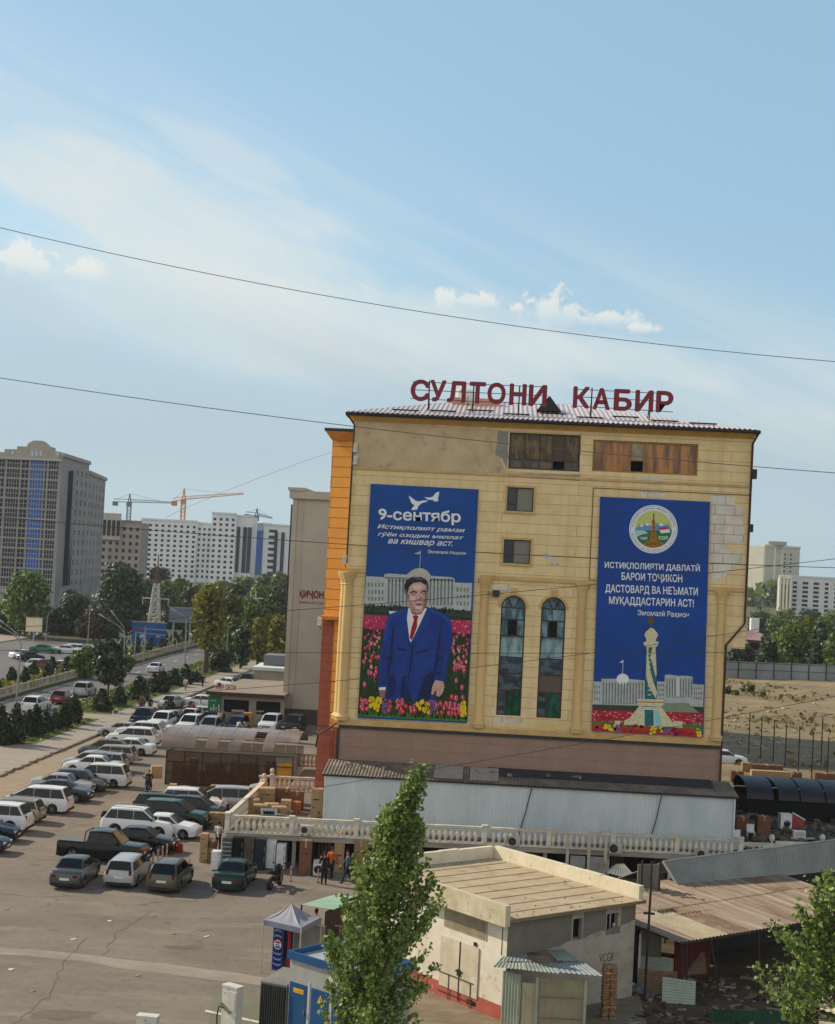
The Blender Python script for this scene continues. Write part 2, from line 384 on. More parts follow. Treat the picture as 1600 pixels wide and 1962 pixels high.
M_kerb=mat('kerb_concrete','8f8474','6d6252',1.5,bump=.3)
def sheet(name,pts,z,m,parent=None):
 b=MB();b.poly([(p[0],p[1],z) for p in pts]);return struct(b.build(name,m,parent,fix=False))
def kx(Y):return-34.66+(Y-110)*.003     # the kerb line of the car park
def off(o,Y):return (kx(Y)+o,Y)
YS=(12,420)
g=sheet('ground',[(-560,-60),(560,-60),(560,1040),(-560,1040)],-.05,M_earth)
# asphalt of the car park, right of the kerb
sheet('car_park',[off(0,20),(30,20),(30,140),(2,300),off(0,300)],0.0,M_park)
# strip of sandy pavers beside the kerb at the near end, with a ragged inner border
b=MB();pts=[]
rr=random.Random(3)
for i in range(26):
 Y=(40+i*1.75)*DS;w=(3.6 if Y<74*DS else max(.25,3.6-(Y/DS-74)*.28))+rr.uniform(-.28,.28)
 pts.append((kx(Y)+w,Y,.004))
b.poly([(kx(40*DS),40*DS,.004)]+pts+[(kx(pts[-1][1]),pts[-1][1],.004)]);struct(b.build('paved_strip',M_paver,fix=False))
# paved walk, lawn, road
b=MB()
b.box(0,0,0,1,1,1) if False else None
def strip(name,o0,o1,y0,y1,z0,z1,m,n=1):
 b=MB()
 y0,y1=y0*DS,y1*DS;a=[off(o0,y0),off(o1,y0),off(o1,y1),off(o0,y1)]
 b.extz(a,z0,z1);return struct(b.build(name,m))
strip('kerb',-.28,0,66.5,330,-.03,.17,M_kerb)
b=MB()
for i in range(27):# broken near end of the kerb
 y=74+i*1.9;L_=rr.uniform(1.2,1.85)
 b.obox((kx(y)-.15+rr.uniform(-.05,.05),y+L_/2,.05+rr.uniform(-.03,.03)),(.3,L_,.22),rz=-.003+rr.uniform(-.03,.03),ry=rr.uniform(-.08,.08))
struct(b.build('broken_kerb',M_kerb))
strip('sidewalk',-3.0,-.28,30,330,-.04,.13,M_walk)
strip('sidewalk',-9.2,-3.0,30,68.3,-.04,.128,M_walk)
strip('lawn',-9.2,-3.0,68.3,79.3,-.04,.16,M_lawn)
strip('cross_path',-9.2,-3.0,79.3,81.6,-.04,.132,M_walk)
strip('lawn',-9.2,-3.0,81.6,330,-.04,.16,M_lawn)
strip('kerb',-9.45,-9.2,30,330,-.04,.18,M_kerb)
def off_sheet(name,o0,o1,y0,y1,z,m):y0,y1=y0*DS,y1*DS;return sheet(name,[off(o0,y0),off(o1,y0),off(o1,y1),off(o0,y1)],z,m)
off_sheet('road',-16.9,-9.45,30,420,0,M_road)
strip('median',-23.4,-16.9,30,330,-.04,.22,M_lawn)
off_sheet('road',-46,-23.4,30,420,0,M_road)
strip('pavement',-52,-46,30,330,-.04,.14,M_walk)
M_paint=mat('road_paint','c9c5ba','9b968c',3,lo=.5,hi=.7)
b=MB()
for k in range(26):
 y=110+k*8;b.poly([(*off(-13.2,y),.006),(*off(-13.06,y),.006),(*off(-13.06,y+2.6),.006),(*off(-13.2,y+2.6),.006)])
struct(b.build('lane_marking',M_paint,fix=False))
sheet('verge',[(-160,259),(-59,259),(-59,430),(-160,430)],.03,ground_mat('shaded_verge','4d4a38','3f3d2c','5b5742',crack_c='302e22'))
# pale concrete strip and the green charging bay in the foreground
b=MB()
top=[(0,1816),(60,1819),(120,1824),(190,1832),(260,1841),(320,1846),(380,1855),(440,1862),(500,1872),(560,1885)]
bot=[(560,1896),(470,1884),(410,1878),(350,1870),(290,1862),(230,1856),(170,1843),(110,1838),(50,1831),(0,1829)]
b.poly([tuple(G(*p,.005)) for p in top+bot]);struct(b.build('concrete_strip',M_conc,fix=False))
M_bay=ground_mat('green_bay_paint','70715c','666754','7b7966',s1=.5,crack_c='6d6f5c')
b=MB();b.poly([tuple(G(*p,.008)) for p in ((412,1896),(520,1915),(600,2050),(380,2050))]);struct(b.build('charging_bay',M_bay,fix=False))
b=MB()
for a,c in (((392,1938),(505,1962)),((390,2010),(520,2040))):
 p,q=G(*a,.012),G(*c,.012);n=Vector((0,.22,0));b.poly([tuple(p),tuple(q),tuple(q+n),tuple(p+n)])
struct(b.build('bay_line',M_paint,fix=False))
# tar seams and old repair patches on the asphalt
M_tar=mat('tar_seam','4d443c','5d5248',4,rough=.9)
b=MB()
for pts in (([(0,1641),(60,1646),(120,1650)]),([(100,1594),(180,1577),(260,1566),(300,1560)]),([(0,1712),(70,1719),(150,1716)]),([(30,1962),(90,1910),(120,1850),(170,1790)]),([(200,1830),(220,1790),(300,1740)])):
 ps=[]
 for i in range(len(pts)-1):
  for t in np.linspace(0,1,9)[:-1]:
   q=G(pts[i][0]+(pts[i+1][0]-pts[i][0])*t,pts[i][1]+(pts[i+1][1]-pts[i][1])*t,.006);ps.append(q+Vector((rr.uniform(-.12,.12),rr.uniform(-.12,.12),0)))
 for i in range(len(ps)-1):
  d=(ps[i+1]-ps[i]).normalized();n=Vector((-d.y,d.x,0))*rr.uniform(.008,.022);b.poly([tuple(ps[i]-n),tuple(ps[i+1]-n),tuple(ps[i+1]+n),tuple(ps[i]+n)])
struct(b.build('tar_seams',M_tar,fix=False))
M_patch=ground_mat('asphalt_patch','6a6158','5e564e','766c61',crack_c='4c433c')
for cx,cy,w,h in ((120,1945,70,10),(350,1815,40,5),*[(rr.uniform(20,480),rr.uniform(1640,1800),rr.uniform(5,16),rr.uniform(1,2.5)) for _ in range(26)]):
 b=MB();pp=[]
 for k in range(18):
  q=2*math.pi*k/18;s=rr.uniform(.75,1.1);pp.append(tuple(G(cx+w*math.cos(q)*s,cy+h*math.sin(q)*s,.003)))
 b.poly(pp);struct(b.build('asphalt_patch',M_patch,fix=False))
# yard of bare earth round the hut
sheet('yard',[(-4,18),(44,18),(44,80),(17,80),(-1,75),(-4,60)],.004,ground_mat('yard_earth','857763','6b5f4e','96866f',s1=.5,s2=3,crack_c='5d503d'))
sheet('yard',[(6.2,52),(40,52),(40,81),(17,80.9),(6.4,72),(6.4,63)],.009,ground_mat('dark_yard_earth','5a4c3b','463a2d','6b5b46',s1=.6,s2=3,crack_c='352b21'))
# vacant lot: uneven rubble ground behind the building
n=70;vs=[];fs=[]
for j in range(n):
 for i in range(n):
  X=13.5+i*1.9+(0 if j<2 else rr.uniform(-.3,.3));Y=118+j*2.5
  k=math.sin(i*.31+j*.13)*.12+math.sin(i*.11-j*.37)*.14+rr.uniform(-.09,.09)
  if j>40:k+=.35*math.exp(-((j-46)/3.)**2)*(1+math.sin(i*.5)*.4)
  vs.append((X,Y,.06+max(k,-.05)))
for j in range(n-1):
 for i in range(n-1):fs.append((j*n+i,j*n+i+1,(j+1)*n+i+1,(j+1)*n+i))
b=MB();b.add(vs,fs);struct(b.build('vacant_lot',M_lot,fix=False))
# ================================================================== THE MARKET BUILDING
FY=90.0                                              # its front plane
M_clad=course_mat('tan_cladding','d9c294','d2ba89','a0844f',8.6,.585,.015,dirt='b89c68')
M_cladp=course_mat('tan_cladding_plain','d2ba8a','cbb280','a07a45',5.2,.585,.014,dirt='bb9558')
M_orange=course_mat('orange_cladding','dc9a48','d69341','8a571f',7,.62,.03,dirt='c98637',streak=.12)
M_trim=mat('tan_trim','c4a26c','ab8a58',1.2,bump=.15)
M_plaster=mat('bare_beige_plaster','bda888','a8936f',.8,c3='8f7d62',scale3=1.6,lo3=.6,hi3=.75,bump=.2)
M_white=course_mat('bare_white_render','d0c9bb','c6beb0','a39a8a',1.1,.55,.03,dirt='9a9080')
M_grey=mat('grey_render','85827a','77746c',2,bump=.2)
M_mauve=course_mat('mauve_base_wall','94796a','8e7465','7d6658',3.0,.6,.012,dirt='7c675c')
M_dgreen=mat('dark_green_trim','2a3028','1d221c',3,rough=.5)
M_dark=mat('dark_metal','2b2724','1c1a18',3,rough=.5)
M_brownframe=mat('brown_window_frame','3a2a1e','2a1d14',4,rough=.45)
M_red=course_mat('red_cladding','94503a','8a4732','653020',2.0,.55,.02,dirt='7d402d')
M_gl_bronze=mat('bronze_glass','5a452a','2a1e12',1.6,rough=.1,stretch=(1.5,1,1),lo=.42,hi=.56,spec=.5)
M_gl_dark=glass_mat('dark_glass','1a2126',.05)
M_gl_green=mat('green_lined_glass','12503a','0c3524',2.2,rough=.12,stretch=(2,1,1),lo=.45,hi=.55)
M_gl_amber=mat('amber_glass','a86c1e','56320a',1.0,rough=.1,stretch=(2.6,1,.35),lo=.4,hi=.6,spec=.5)
M_curtain=mat('beige_curtain','a88d5c','33251a',1.0,stretch=(2.4,1,1.2),rough=.8,lo=.44,hi=.56)
M_amber=mat('amber_panel','8a5a1c','5a360c',3,stretch=(5,1,.5),rough=.35)
M_black=mat('black_void','0b0a09',rough=.9)
mall=thing('market_building','tall tan stone clad market building with peeling patches and two big banners on its front','building',(0,0,0))
def fx(px,py):p=P(px,py,FY);return (p.x,p.z)
XL,XR,XU,ZB,ZJ,ZT=-8.75,12.97,14.12,7.2,12.8,25.08
def R4(p0,p1):
 (a,b),(c,d)=fx(*p0),fx(*p1);return (min(a,c),max(a,c),min(b,d),max(b,d))
W_TOP1=R4((977,828),(1110,904));W_TOP2=R4((1137,842),(1336,912));W_S1=R4((973,933),(1021,981));W_S2=R4((966,1033),(1015,1081))
def arch_rect(pl,pr,pt,pb):return (fx(*pl)[0],fx(*pr)[0],fx(*pb)[1],fx(*pt)[1])
W_A1=arch_rect((956,1255),(1003,1257),(984,1141),(976,1371));W_A2=arch_rect((1033,1258),(1080,1260),(1060,1144),(1052,1376))
b=MB()
wall_open(b,XL,XR,ZB,ZJ,[o for o in (W_A1,W_A2)] and [(W_A1[0],W_A1[1],W_A1[2],ZJ),(W_A2[0],W_A2[1],W_A2[2],ZJ)],.22)
wall_open(b,XL,XU,ZJ,ZT,[(W_A1[0],W_A1[1],ZJ,W_A1[3]),(W_A2[0],W_A2[1],ZJ,W_A2[3]),W_TOP1,W_TOP2,W_S1,W_S2],.22)
# spandrels that round the tops of the tall windows
for (a,c,d,e) in (W_A1,W_A2):
 r=(c-a)/2;cx=(a+c)/2;cz=e-r
 for s in (-1,1):
  arc=[(cx+s*r*math.sin(t),cz+r*math.cos(t)) for t in np.linspace(0,math.pi/2,9)]
  pts=[(cx+s*r,e)]+arc
  b.poly([(x,0,z) for x,z in pts]);
  for k in range(8):b.poly([(arc[k][0],0,arc[k][1]),(arc[k+1][0],0,arc[k+1][1]),(arc[k+1][0],.22,arc[k+1][1]),(arc[k][0],.22,arc[k][1])])
# side and back
b.poly([(XL,0,ZB),(XL,40,ZB),(XL,40,ZT),(XL,0,ZT)]);b.poly([(XU,0,ZJ),(XU,0,ZT),(XU,40,ZT),(XU,40,ZJ)])
b.poly([(XR,0,ZB),(XR,0,ZJ),(XR,40,ZJ),(XR,40,ZB)]);b.poly([(XR,0,ZJ),(XU,0,ZJ),(XU,40,ZJ),(XR,40,ZJ)]);b.poly([(XL,40,ZB),(XR,40,ZB),(XU,40,ZT),(XL,40,ZT)])
w=b.build('wall',M_clad,mall,loc=(0,FY,0),fix=False)
# set of floors behind the openings so that the windows are not hollow
b=MB();b.box(XL+.3,FY+.6,ZB,XR-.3,FY+39,ZT-.1);b.box(XR-.299,FY+.6,ZJ+.2,XU-.3,FY+39,ZT-.1);b.build('interior',M_black,mall)
b=MB();b.box(XL,FY,0,XR,FY+40,ZB-.002);b.build('base_wall',M_mauve,mall)
b=MB();b.box(XL-.05,FY-.14,ZB-.12,XR+.05,FY,ZB+.06);b.box(XL-.12,FY-.1,4.3,XL+.03,FY-.002,ZB-.121);b.build('base_trim',M_dgreen,mall)
b=MB()
b.box(XL-.1,FY-.16,ZB+.062,XR+.05,FY-.002,ZB+.34)
zc=fx(1130,1116)[1]
for x0,x1 in ((XL,fx(905,1105)[0]),(fx(920,1110)[0],fx(1138,1118)[0]),(fx(1350,1128)[0],XU)):b.box(x0,FY-.12,zc-.1,x1,FY-.002,zc+.12)
z2=fx(1130,918)[1];b.box(XL,FY-.08,z2-.06,XU,FY-.002,z2+.08)
b.build('cornice',M_trim,mall)
# raised panel joint round the right banner
b=MB();q0,q1=fx(1137,934),fx(1440,948);q2=fx(1131,1112)
b.box(q0[0]-.02,FY-.03,q2[1],q0[0]+.03,FY-.002,q0[1]);b.box(q0[0]+.031,FY-.03,q0[1]-.05,XU-.1,FY-.002,q0[1]);b.box(q0[0]+.031,FY-.03,q2[1],q0[0]+.5,FY-.002,q2[1]+.05)
b.build('joint_strip',mat('joint_brown','7d5a2c','6a4a22',3),mall)
# half columns with capitals and bases
def half_column(px_t,px_b,r=.27,side=None,nm='column'):
 t,bt=fx(*px_t),fx(*px_b);x=(t[0]+bt[0])/2;z0,z1=ZB+.34,zc-.1
 y=FY-.05
 if side:x,y=side
 mb=MB()
 mb.lathe([(r*1.35,0),(r*1.35,.12),(r*1.5,.2),(r*1.2,.3),(r,.38),(r*.98,(z1-z0)*.5),(r*.86,z1-z0-.75),(r*1.0,z1-z0-.7),(r*.9,z1-z0-.64),(r*1.05,z1-z0-.4),(r*1.5,z1-z0-.12),(r*1.55,z1-z0)],16,(x,y,z0))
 mb.build(nm,mat('column_stone','ceb078','b69663',1.0,stretch=(1,1,.2),bump=.1),mall,smooth=35)
half_column((925,1117),(921,1395));half_column((1117,1125),(1103,1408));half_column((1383,1130),(1372,1420))
half_column((0,0),(0,0),.3,side=(XL+.12,FY-.08));half_column((0,0),(0,0),.3,side=(XL-.12,FY+.55))
# patches where the cladding has come off
def patch(pts,m,k=1,rag=.0):
 r_=random.Random(len(pts)*7+int(pts[0][0]));q=[fx(*p) for p in pts];out=[]
 for i in range(len(q)):
  a,c=q[i],q[(i+1)%len(q)];n=max(1,int(math.hypot(c[0]-a[0],c[1]-a[1])/.28)) if rag else 1
  for t in range(n):out.append((a[0]+(c[0]-a[0])*t/n+r_.uniform(-rag,rag),a[1]+(c[1]-a[1])*t/n+r_.uniform(-rag,rag)))
 mb=MB();mb.ext(out,FY-.012*k,FY-.0015);mb.build('bare_patch',m,mall)
patch([(682,806),(955,822),(955,850),(962,884),(970,908),(680,898)],M_plaster,1,.05)
patch([(953,825),(975,826),(972,905),(965,880),(951,870)],M_grey,1.4,.08)
patch([(970,907),(1112,909),(1112,921),(972,913)],mat('sill_render','9d9687','837c6e',3),1.6,.03)
patch([(1362,946),(1405,950),(1409,970),(1424,975),(1427,1040),(1393,1042),(1392,1058),(1424,1060),(1420,1078),(1400,1090),(1392,1105),(1362,1112)],M_white,1,.05)
patch([(1228,941),(1274,943),(1272,954),(1228,952)],M_white,1.2,.04)
patch([(1040,1054),(1047,1062),(1058,1064),(1060,1074),(1070,1078),(1072,1083),(1056,1083),(1052,1074),(1042,1068)],M_white,1,.04)
patch([(943,1121),(977,1121),(982,1130),(974,1135),(942,1133)],M_white,1,.04)
patch([(945,1373),(1002,1377),(1002,1387),(944,1384)],M_white,1,.04)
patch([(1036,1385),(1064,1387),(1066,1402),(1036,1402)],mat('pale_filler','d0b878','bfa566',2),1,.05)
patch([(1216,914),(1272,917),(1268,923),(1220,920)],M_white,2,.03)
# windows
def win(rect,panes,vbars,hbars,name='window',fr=.09,rec=.16,frame_m=M_brownframe):
 a,c,d,e=rect
 mb=MB();y=FY+rec-.05
 mb.box(a,y,d,a+fr,y+.06,e);mb.box(c-fr,y,d,c,y+.06,e);mb.box(a+fr,y,d,c-fr,y+.06,d+fr);mb.box(a+fr,y,e-fr,c-fr,y+.06,e)
 for v in vbars:x=a+(c-a)*v;mb.box(x-.035,y+.002,d+fr,x+.035,y+.05,e-fr)
 for h,u0,u1 in hbars:z=d+(e-d)*h;mb.box(a+(c-a)*u0+.036,y+.004,z-.03,a+(c-a)*u1-.036,y+.048,z+.03)
 o=mb.build(name,frame_m,mall)
 for (u0,u1,v0,v1,m,dy) in panes:
  mb=MB();n=1
  mb.box(a+(c-a)*u0,FY+rec+.02+dy,d+(e-d)*v0,a+(c-a)*u1,FY+rec+.05+dy,d+(e-d)*v1)
  mb.build('pane',m,o)
 return o
def drape(rect,u0,u1,v0,v1,m,o,y=.3,folds=7,amp=.06,seed=0):
 a,c,d,e=rect;r_=random.Random(seed);vs=[];fs=[];n=folds*4;ph=r_.uniform(0,6)
 for j in range(7):
  for i in range(n+1):
   u=u0+(u1-u0)*i/n;v=v0+(v1-v0)*j/6
   vs.append((a+(c-a)*u,FY+y+amp*math.sin(i*1.57+j*.5+ph)+.04*math.sin(i*.7+j),d+(e-d)*v))
 for j in range(6):
  for i in range(n):fs.append((j*(n+1)+i,j*(n+1)+i+1,(j+1)*(n+1)+i+1,(j+1)*(n+1)+i))
 mb=MB();mb.add(vs,fs);mb.build('curtain',m,o,smooth=80)
o=win(W_TOP1,[(0,.62,0,.27,M_gl_bronze,.04),(.78,1,0,.27,M_gl_bronze,.04),(0,1,.27,1,glass_mat('clear_bronze_glass','6b5636',.06,.25),.0)],(.22,.43,.62,.79),((.27,0,1),))
drape(W_TOP1,0,.22,.26,.99,M_curtain,o,seed=1);drape(W_TOP1,.22,.6,.26,.99,M_curtain,o,amp=.09,seed=2);drape(W_TOP1,.8,1,.26,.99,M_curtain,o,amp=.08,seed=3)
o=win(W_TOP2,[(0,.36,0,1,M_gl_amber,.03),(.5,1,0,1,M_gl_amber,.03),(.37,.49,.42,1,mat('pale_blind','9a947c','7d775f',4),.01)],(.36,.49),((.4,.36,.49),),frame_m=mat('tan_window_frame','a97c42','8a6230',3))
for W in (W_S1,W_S2):
 o=win(W,[(0,.36,0,1,M_gl_dark,.12),(.36,1,0,1,glass_mat('dusty_pane','6a6658',.3),0)],(.36,),((.3,0,.36),),fr=.05)
 mb=MB();a,c,d,e=W
 for q in ((a-.12,d-.02,a,e+.12),(c,d-.02,c+.12,e+.12),(a,e,c,e+.12)):mb.box(q[0],FY-.05,q[1],q[2],FY-.002,q[3])
 mb.box(a-.16,FY-.1,d-.14,c+.16,FY-.002,d-.022);mb.build('surround',M_trim,o)
def arch_window(W,seed):
 a,c,d,e=W;r=(c-a)/2;cx=(a+c)/2;cz=e-r;mb=MB();y=FY+.1;f=.075
 mb.box(a,y,d,a+f,y+.06,cz);mb.box(c-f,y,d,c,y+.06,cz);mb.box(a+f,y,d,c-f,y+.06,d+f)
 for k in range(16):
  t0,t1=math.pi*k/16,math.pi*(k+1)/16
  q=[(cx+rr_*math.cos(t),cz+rr_*math.sin(t)) for rr_,t in ((r,t0),(r,t1),(r-f,t1),(r-f,t0))]
  mb.ext(q,y,y+.06)
 H=cz-d;lv=[.0,.215,.385,.545,.745,0.895]
 zs=[d+H*v for v in (.23,.39,.54,.74,.89,1.0)]
 for z in zs:mb.box(a+f,y+.004,z-.035,c-f,y+.052,z+.035)
 mb.box(a+(c-a)*.34,y+.006,d+f,a+(c-a)*.34+.06,y+.05,zs[0]-.036)
 for u in (.3,.68):mb.box(a+(c-a)*u-.025,y+.006,zs[3]+.036,a+(c-a)*u+.025,y+.05,zs[4]-.036+H*.0)
 for s in (-1,1):mb.tube([(cx+s*.05,y+.02,cz),(cx+s*r*.5,y+.02,cz+r*.82)],.028,4)
 o=mb.build('arched_window',M_brownframe,mall)
 r_=random.Random(seed);rows=[d]+zs+[e]
 blue=mat('sky_reflection_glass','6d8c94','2b4248',1.1,rough=.06,stretch=(2,1,.7),lo=.42,hi=.56,spec=.6);pale=mat('pale_film_glass','84999b','4d6468',.9,rough=.1,stretch=(2.4,1,.6),lo=.45,hi=.58,spec=.5);dk=mat('slate_glass','4c5a62','262e34',1.1,rough=.07,stretch=(1,1,2.5),lo=.45,hi=.55,spec=.5)  # broken sky reflections put into the pane colours as noise
 cols=[[(0,.36,dk),(.36,1,M_gl_green)],[(0,1,dk)],[(0,1,dk)],[(0,1,pale)],[(0,.33,blue),(.33,.68,M_black),(.68,1,blue)]]
 if seed==2:cols[1]=[(0,1,glass_mat('brown_film_glass','57493d',.2))]
 for j,row in enumerate(cols+[[(0,1,blue)]]):
  z0,z1=rows[j],rows[j+1]
  for u0,u1,m in row:
   q=MB();q.obox(((a+(c-a)*(u0+u1)/2),y+.045,(z0+z1)/2),((c-a)*(u1-u0)-.01,.012,z1-z0-.01),rx=r_.uniform(-.02,.02),rz=r_.uniform(-.015,.015));q.build('pane',m,o)
 q=MB();q.ext([(cx+r*.97*math.cos(t),cz+r*.97*math.sin(t)) for t in np.linspace(0,math.pi,14)],y+.04,y+.052);q.build('pane',blue if seed==1 else dk,o)
 q=MB();q.ext([(cx-.13,e+.05),(cx+.13,e+.05),(cx+.2,e+.42),(cx-.2,e+.42)],FY-.1,FY-.002)
 t0=np.linspace(0,math.pi,15)
 for k in range(14):
  qq=[(cx+rr_*math.cos(t),cz+rr_*math.sin(t)) for rr_,t in ((r+.14,t0[k]),(r+.14,t0[k+1]),(r,t0[k+1]),(r,t0[k]))];q.ext(qq,FY-.05,FY-.001)
 q.build('surround',M_trim,o)
arch_window(W_A1,1);arch_window(W_A2,2)
# roof: low hipped roof of corrugated sheets, eaves, soffit
M_rooftin=bpy.data.materials.new('pink_grey_roof_tin');M_rooftin.use_nodes=True
def _tin():
 nt=M_rooftin.node_tree;N,L=nt.nodes,nt.links;b_=N['Principled BSDF'];b_.inputs['Roughness'].default_value=.35;b_.inputs['Metallic'].default_value=.15
 tc=N.new('ShaderNodeTexCoord');nz=N.new('ShaderNodeTexNoise');nz.inputs['Scale'].default_value=1.2;L.new(tc.outputs['Object'],nz.inputs[0])
 mx=N.new('ShaderNodeMix');mx.data_type='RGBA';L.new(nz.outputs[0],mx.inputs[0]);mx.inputs[6].default_value=SRGB('b9a39d');mx.inputs[7].default_value=SRGB('c8b9b3');L.new(mx.outputs[2],b_.inputs['Base Color'])
_tin()
EY,EZ=FY-.62,25.22
XA,XB,YB=XL-.5,XU+.25,FY+40.6
RG=(tuple(P(900,768,FY+11)),tuple(P(1085,776,FY+11)))
def corr_slope(mb,e0,e1,r0,r1,n,amp):
 e0,e1,r0,r1=map(Vector,(e0,e1,r0,r1));nrm=(e1-e0).cross(r0-e0).normalized()
 if nrm.z<0:nrm=-nrm
 vs=[];fs=[]
 for i in range(n+1):
  t=i/n;k=amp if i%4 in (1,2) else 0
  vs+=[tuple(e0.lerp(e1,t)+nrm*k),tuple(r0.lerp(r1,t)+nrm*k)]
 for i in range(n):fs.append((2*i,2*i+2,2*i+3,2*i+1))
 mb.add(vs,fs)
b=MB()
# corrugations run straight up the slope: build the front slope in vertical strips clipped by the hips
def front_slope(mb,n=330):
 w=(XB-XA)/n
 def top(x):
  if x<RG[0][0]:t=(x-XA)/(RG[0][0]-XA)
  elif x>RG[1][0]:t=(XB-x)/(XB-RG[1][0])
  else:t=1
  z1=RG[0][2]+(RG[1][2]-RG[0][2])*max(0,min(1,(x-RG[0][0])/(RG[1][0]-RG[0][0])))
  return (x,EY+(RG[0][1]-EY)*t,EZ+(z1-EZ)*t)
 vs=[];fs=[]
 for i in range(n+1):
  x=XA+w*i;k=.05 if i%4 in (1,2) else 0
  T=top(x);vs+=[(x,EY-k*.3,EZ+k),(T[0],T[1],T[2]+k)]
 for i in range(n):fs.append((2*i,2*i+2,2*i+3,2*i+1))
 mb.add(vs,fs)
front_slope(b)
corr_slope(b,(XA,EY,EZ),(XA,YB,EZ),RG[0],RG[0],120,.04);corr_slope(b,(XB,EY,EZ),(XB,YB,EZ),RG[1],RG[1],120,.04);corr_slope(b,(XA,YB,EZ),(XB,YB,EZ),RG[0],RG[1],120,.04)
roof=b.build('roof',M_rooftin,mall,fix=False)
b=MB();b.box(XA,EY,EZ-.2,XB,EY+.05,EZ-.005);b.box(XA,EY+.051,EZ-.2,XA+.05,YB,EZ-.005);b.box(XB-.05,EY+.051,EZ-.2,XB,YB,EZ-.005)
b.tube([(XA,EY-.07,EZ-.08),(XB,EY-.07,EZ-.12)],.075,8)
b.build('gutter',M_dark,mall)
b=MB();b.prism([(XA+.06,EY+.06,EZ-.18),(XB-.06,EY+.06,EZ-.18),(XB-.06,YB,EZ-.18),(XA+.06,YB,EZ-.18)],[(XA+.06,EY+.06,EZ-.1),(XB-.06,EY+.06,EZ-.1),(XB-.06,YB,EZ-.1),(XA+.06,YB,EZ-.1)])
b.prism([(XL-.02,FY-.4,ZT-.02),(XU+.02,FY-.4,ZT-.02),(XU+.02,FY-.002,ZT-.34),(XL-.02,FY-.002,ZT-.34)],[(XL-.02,FY-.4,EZ-.19),(XU+.02,FY-.4,EZ-.19),(XU+.02,FY-.002,EZ-.19),(XL-.02,FY-.002,EZ-.19)])
b.build('soffit',mat('soffit_yellow','c59c54','b58b46',2),mall)
def slope_pt(x,t):return Vector((x,EY+(RG[0][1]-EY)*t,EZ+(RG[0][2]-EZ)*t+.12))
for i,x in enumerate(np.linspace(-5.9,11.3,9)):
 t=.17 if i%2 else .30
 if i in (0,8):t=.12
 b=MB();b.tube([slope_pt(x-.78,t),slope_pt(x+.78,t)],.045,5)
 for s in (-.6,.6):b.tube([slope_pt(x+s,t),slope_pt(x+s,t)-Vector((0,0,.14))],.03,4)
 b.build('snow_guard',M_dark,mall)
b=MB();c=P(1052,772,FY+5);b.prism([(c.x-.75,c.y-.6,c.z-.55),(c.x+.75,c.y-.6,c.z-.55),(c.x+.75,c.y+3,c.z-.55),(c.x-.75,c.y+3,c.z-.55)],[(c.x-.03,c.y-.6,c.z+.35),(c.x+.03,c.y-.6,c.z+.35),(c.x+.03,c.y+3,c.z+.35),(c.x-.03,c.y+3,c.z+.35)])
b.build('dormer',M_dark,mall)
c0=P(866,778,FY+8);c1=P(958,768,FY+8)
b=MB();b.box(c0.x,FY+7.5,26.5,c1.x,FY+9,c1.z+.05);b.build('lift_house',mat('salmon_render','c99a86','b5846e',1),mall)
c0=P(878,770,FY+8);c1=P(894,738,FY+8)
tk=thing('water_tank','pale water tank behind the rooftop letters on the market building','tank',((c0.x+c1.x)/2,FY+8,c0.z-.25))
b=MB();h=c1.z-c0.z;b.lathe([(.3,0),(.36,.05),(.36,h*.9),(.25,h),(.12,h+.1)],14);b.build('tank_body',mat('pale_tin','d2d0ca','b9b6ae',2,rough=.45),tk,smooth=40)
b=MB();b.tube([(.5,0,-.1),(.5,0,h*.9)],.03,5);b.tube([(.36,0,h*.6),(.5,0,h*.6)],.025,5);b.build('pipe',M_dark,tk)
dish=thing('satellite_dish','small white satellite dish behind the rooftop letters','satellite dish',tuple(P(897,760,FY+7)))
b=MB();b.lathe([(.02,0),(.3,.05),(.48,.14),(.5,.17),(.46,.13),(.3,.03)],14,axis='Y');b.build('dish_bowl',mat('dish_white','d8d8d4','c2c0ba',3),dish,smooth=40)
b=MB();b.tube([(0,.05,0),(0,.1,-.7)],.03,5);b.tube([(0,0,-.3),(0,-.45,0)],.02,5);b.build('mount',M_dark,dish)
# downpipes
b=MB();zj=fx(1430,1195);zk=fx(1387,1236)
b.tube([(XB-.1,EY+.1,EZ-.2),(XU-.08,FY-.12,EZ-.75),(XU-.1,FY-.12,zj[1]),(XR+.06,FY-.12,zk[1]),(XR+.05,FY-.12,4.6)],.065,8);b.build('downpipe',mat('rust_brown_pipe','4a2318','36190f',4,rough=.5),mall,smooth=40)
b=MB();b.tube([(XA+.15,EY+.1,EZ-.2),(XL-.02,FY-.1,EZ-.7),(XL-.06,FY-.1,zc+.4)],.05,8);b.build('downpipe',M_dark,mall,smooth=40)
b=MB();q=P(1446,909,FY+.2);b.box(XU+.003,FY+.15,q.z-.25,XU+.28,FY+.7,q.z+.3);b.build('bracket_box',M_dark,mall)
b=MB();q=P(1444,1013,FY+.2);b.box(XU+.003,FY+.15,q.z-.2,XU+.2,FY+.6,q.z+.25);b.build('bracket_box',M_dark,mall)
b=MB();q=P(958,1134,FY);b.box(q.x-.42,FY-.35,q.z-.28,q.x-.02,FY-.013,q.z+.08);b.build('bracket_box',M_dark,mall)
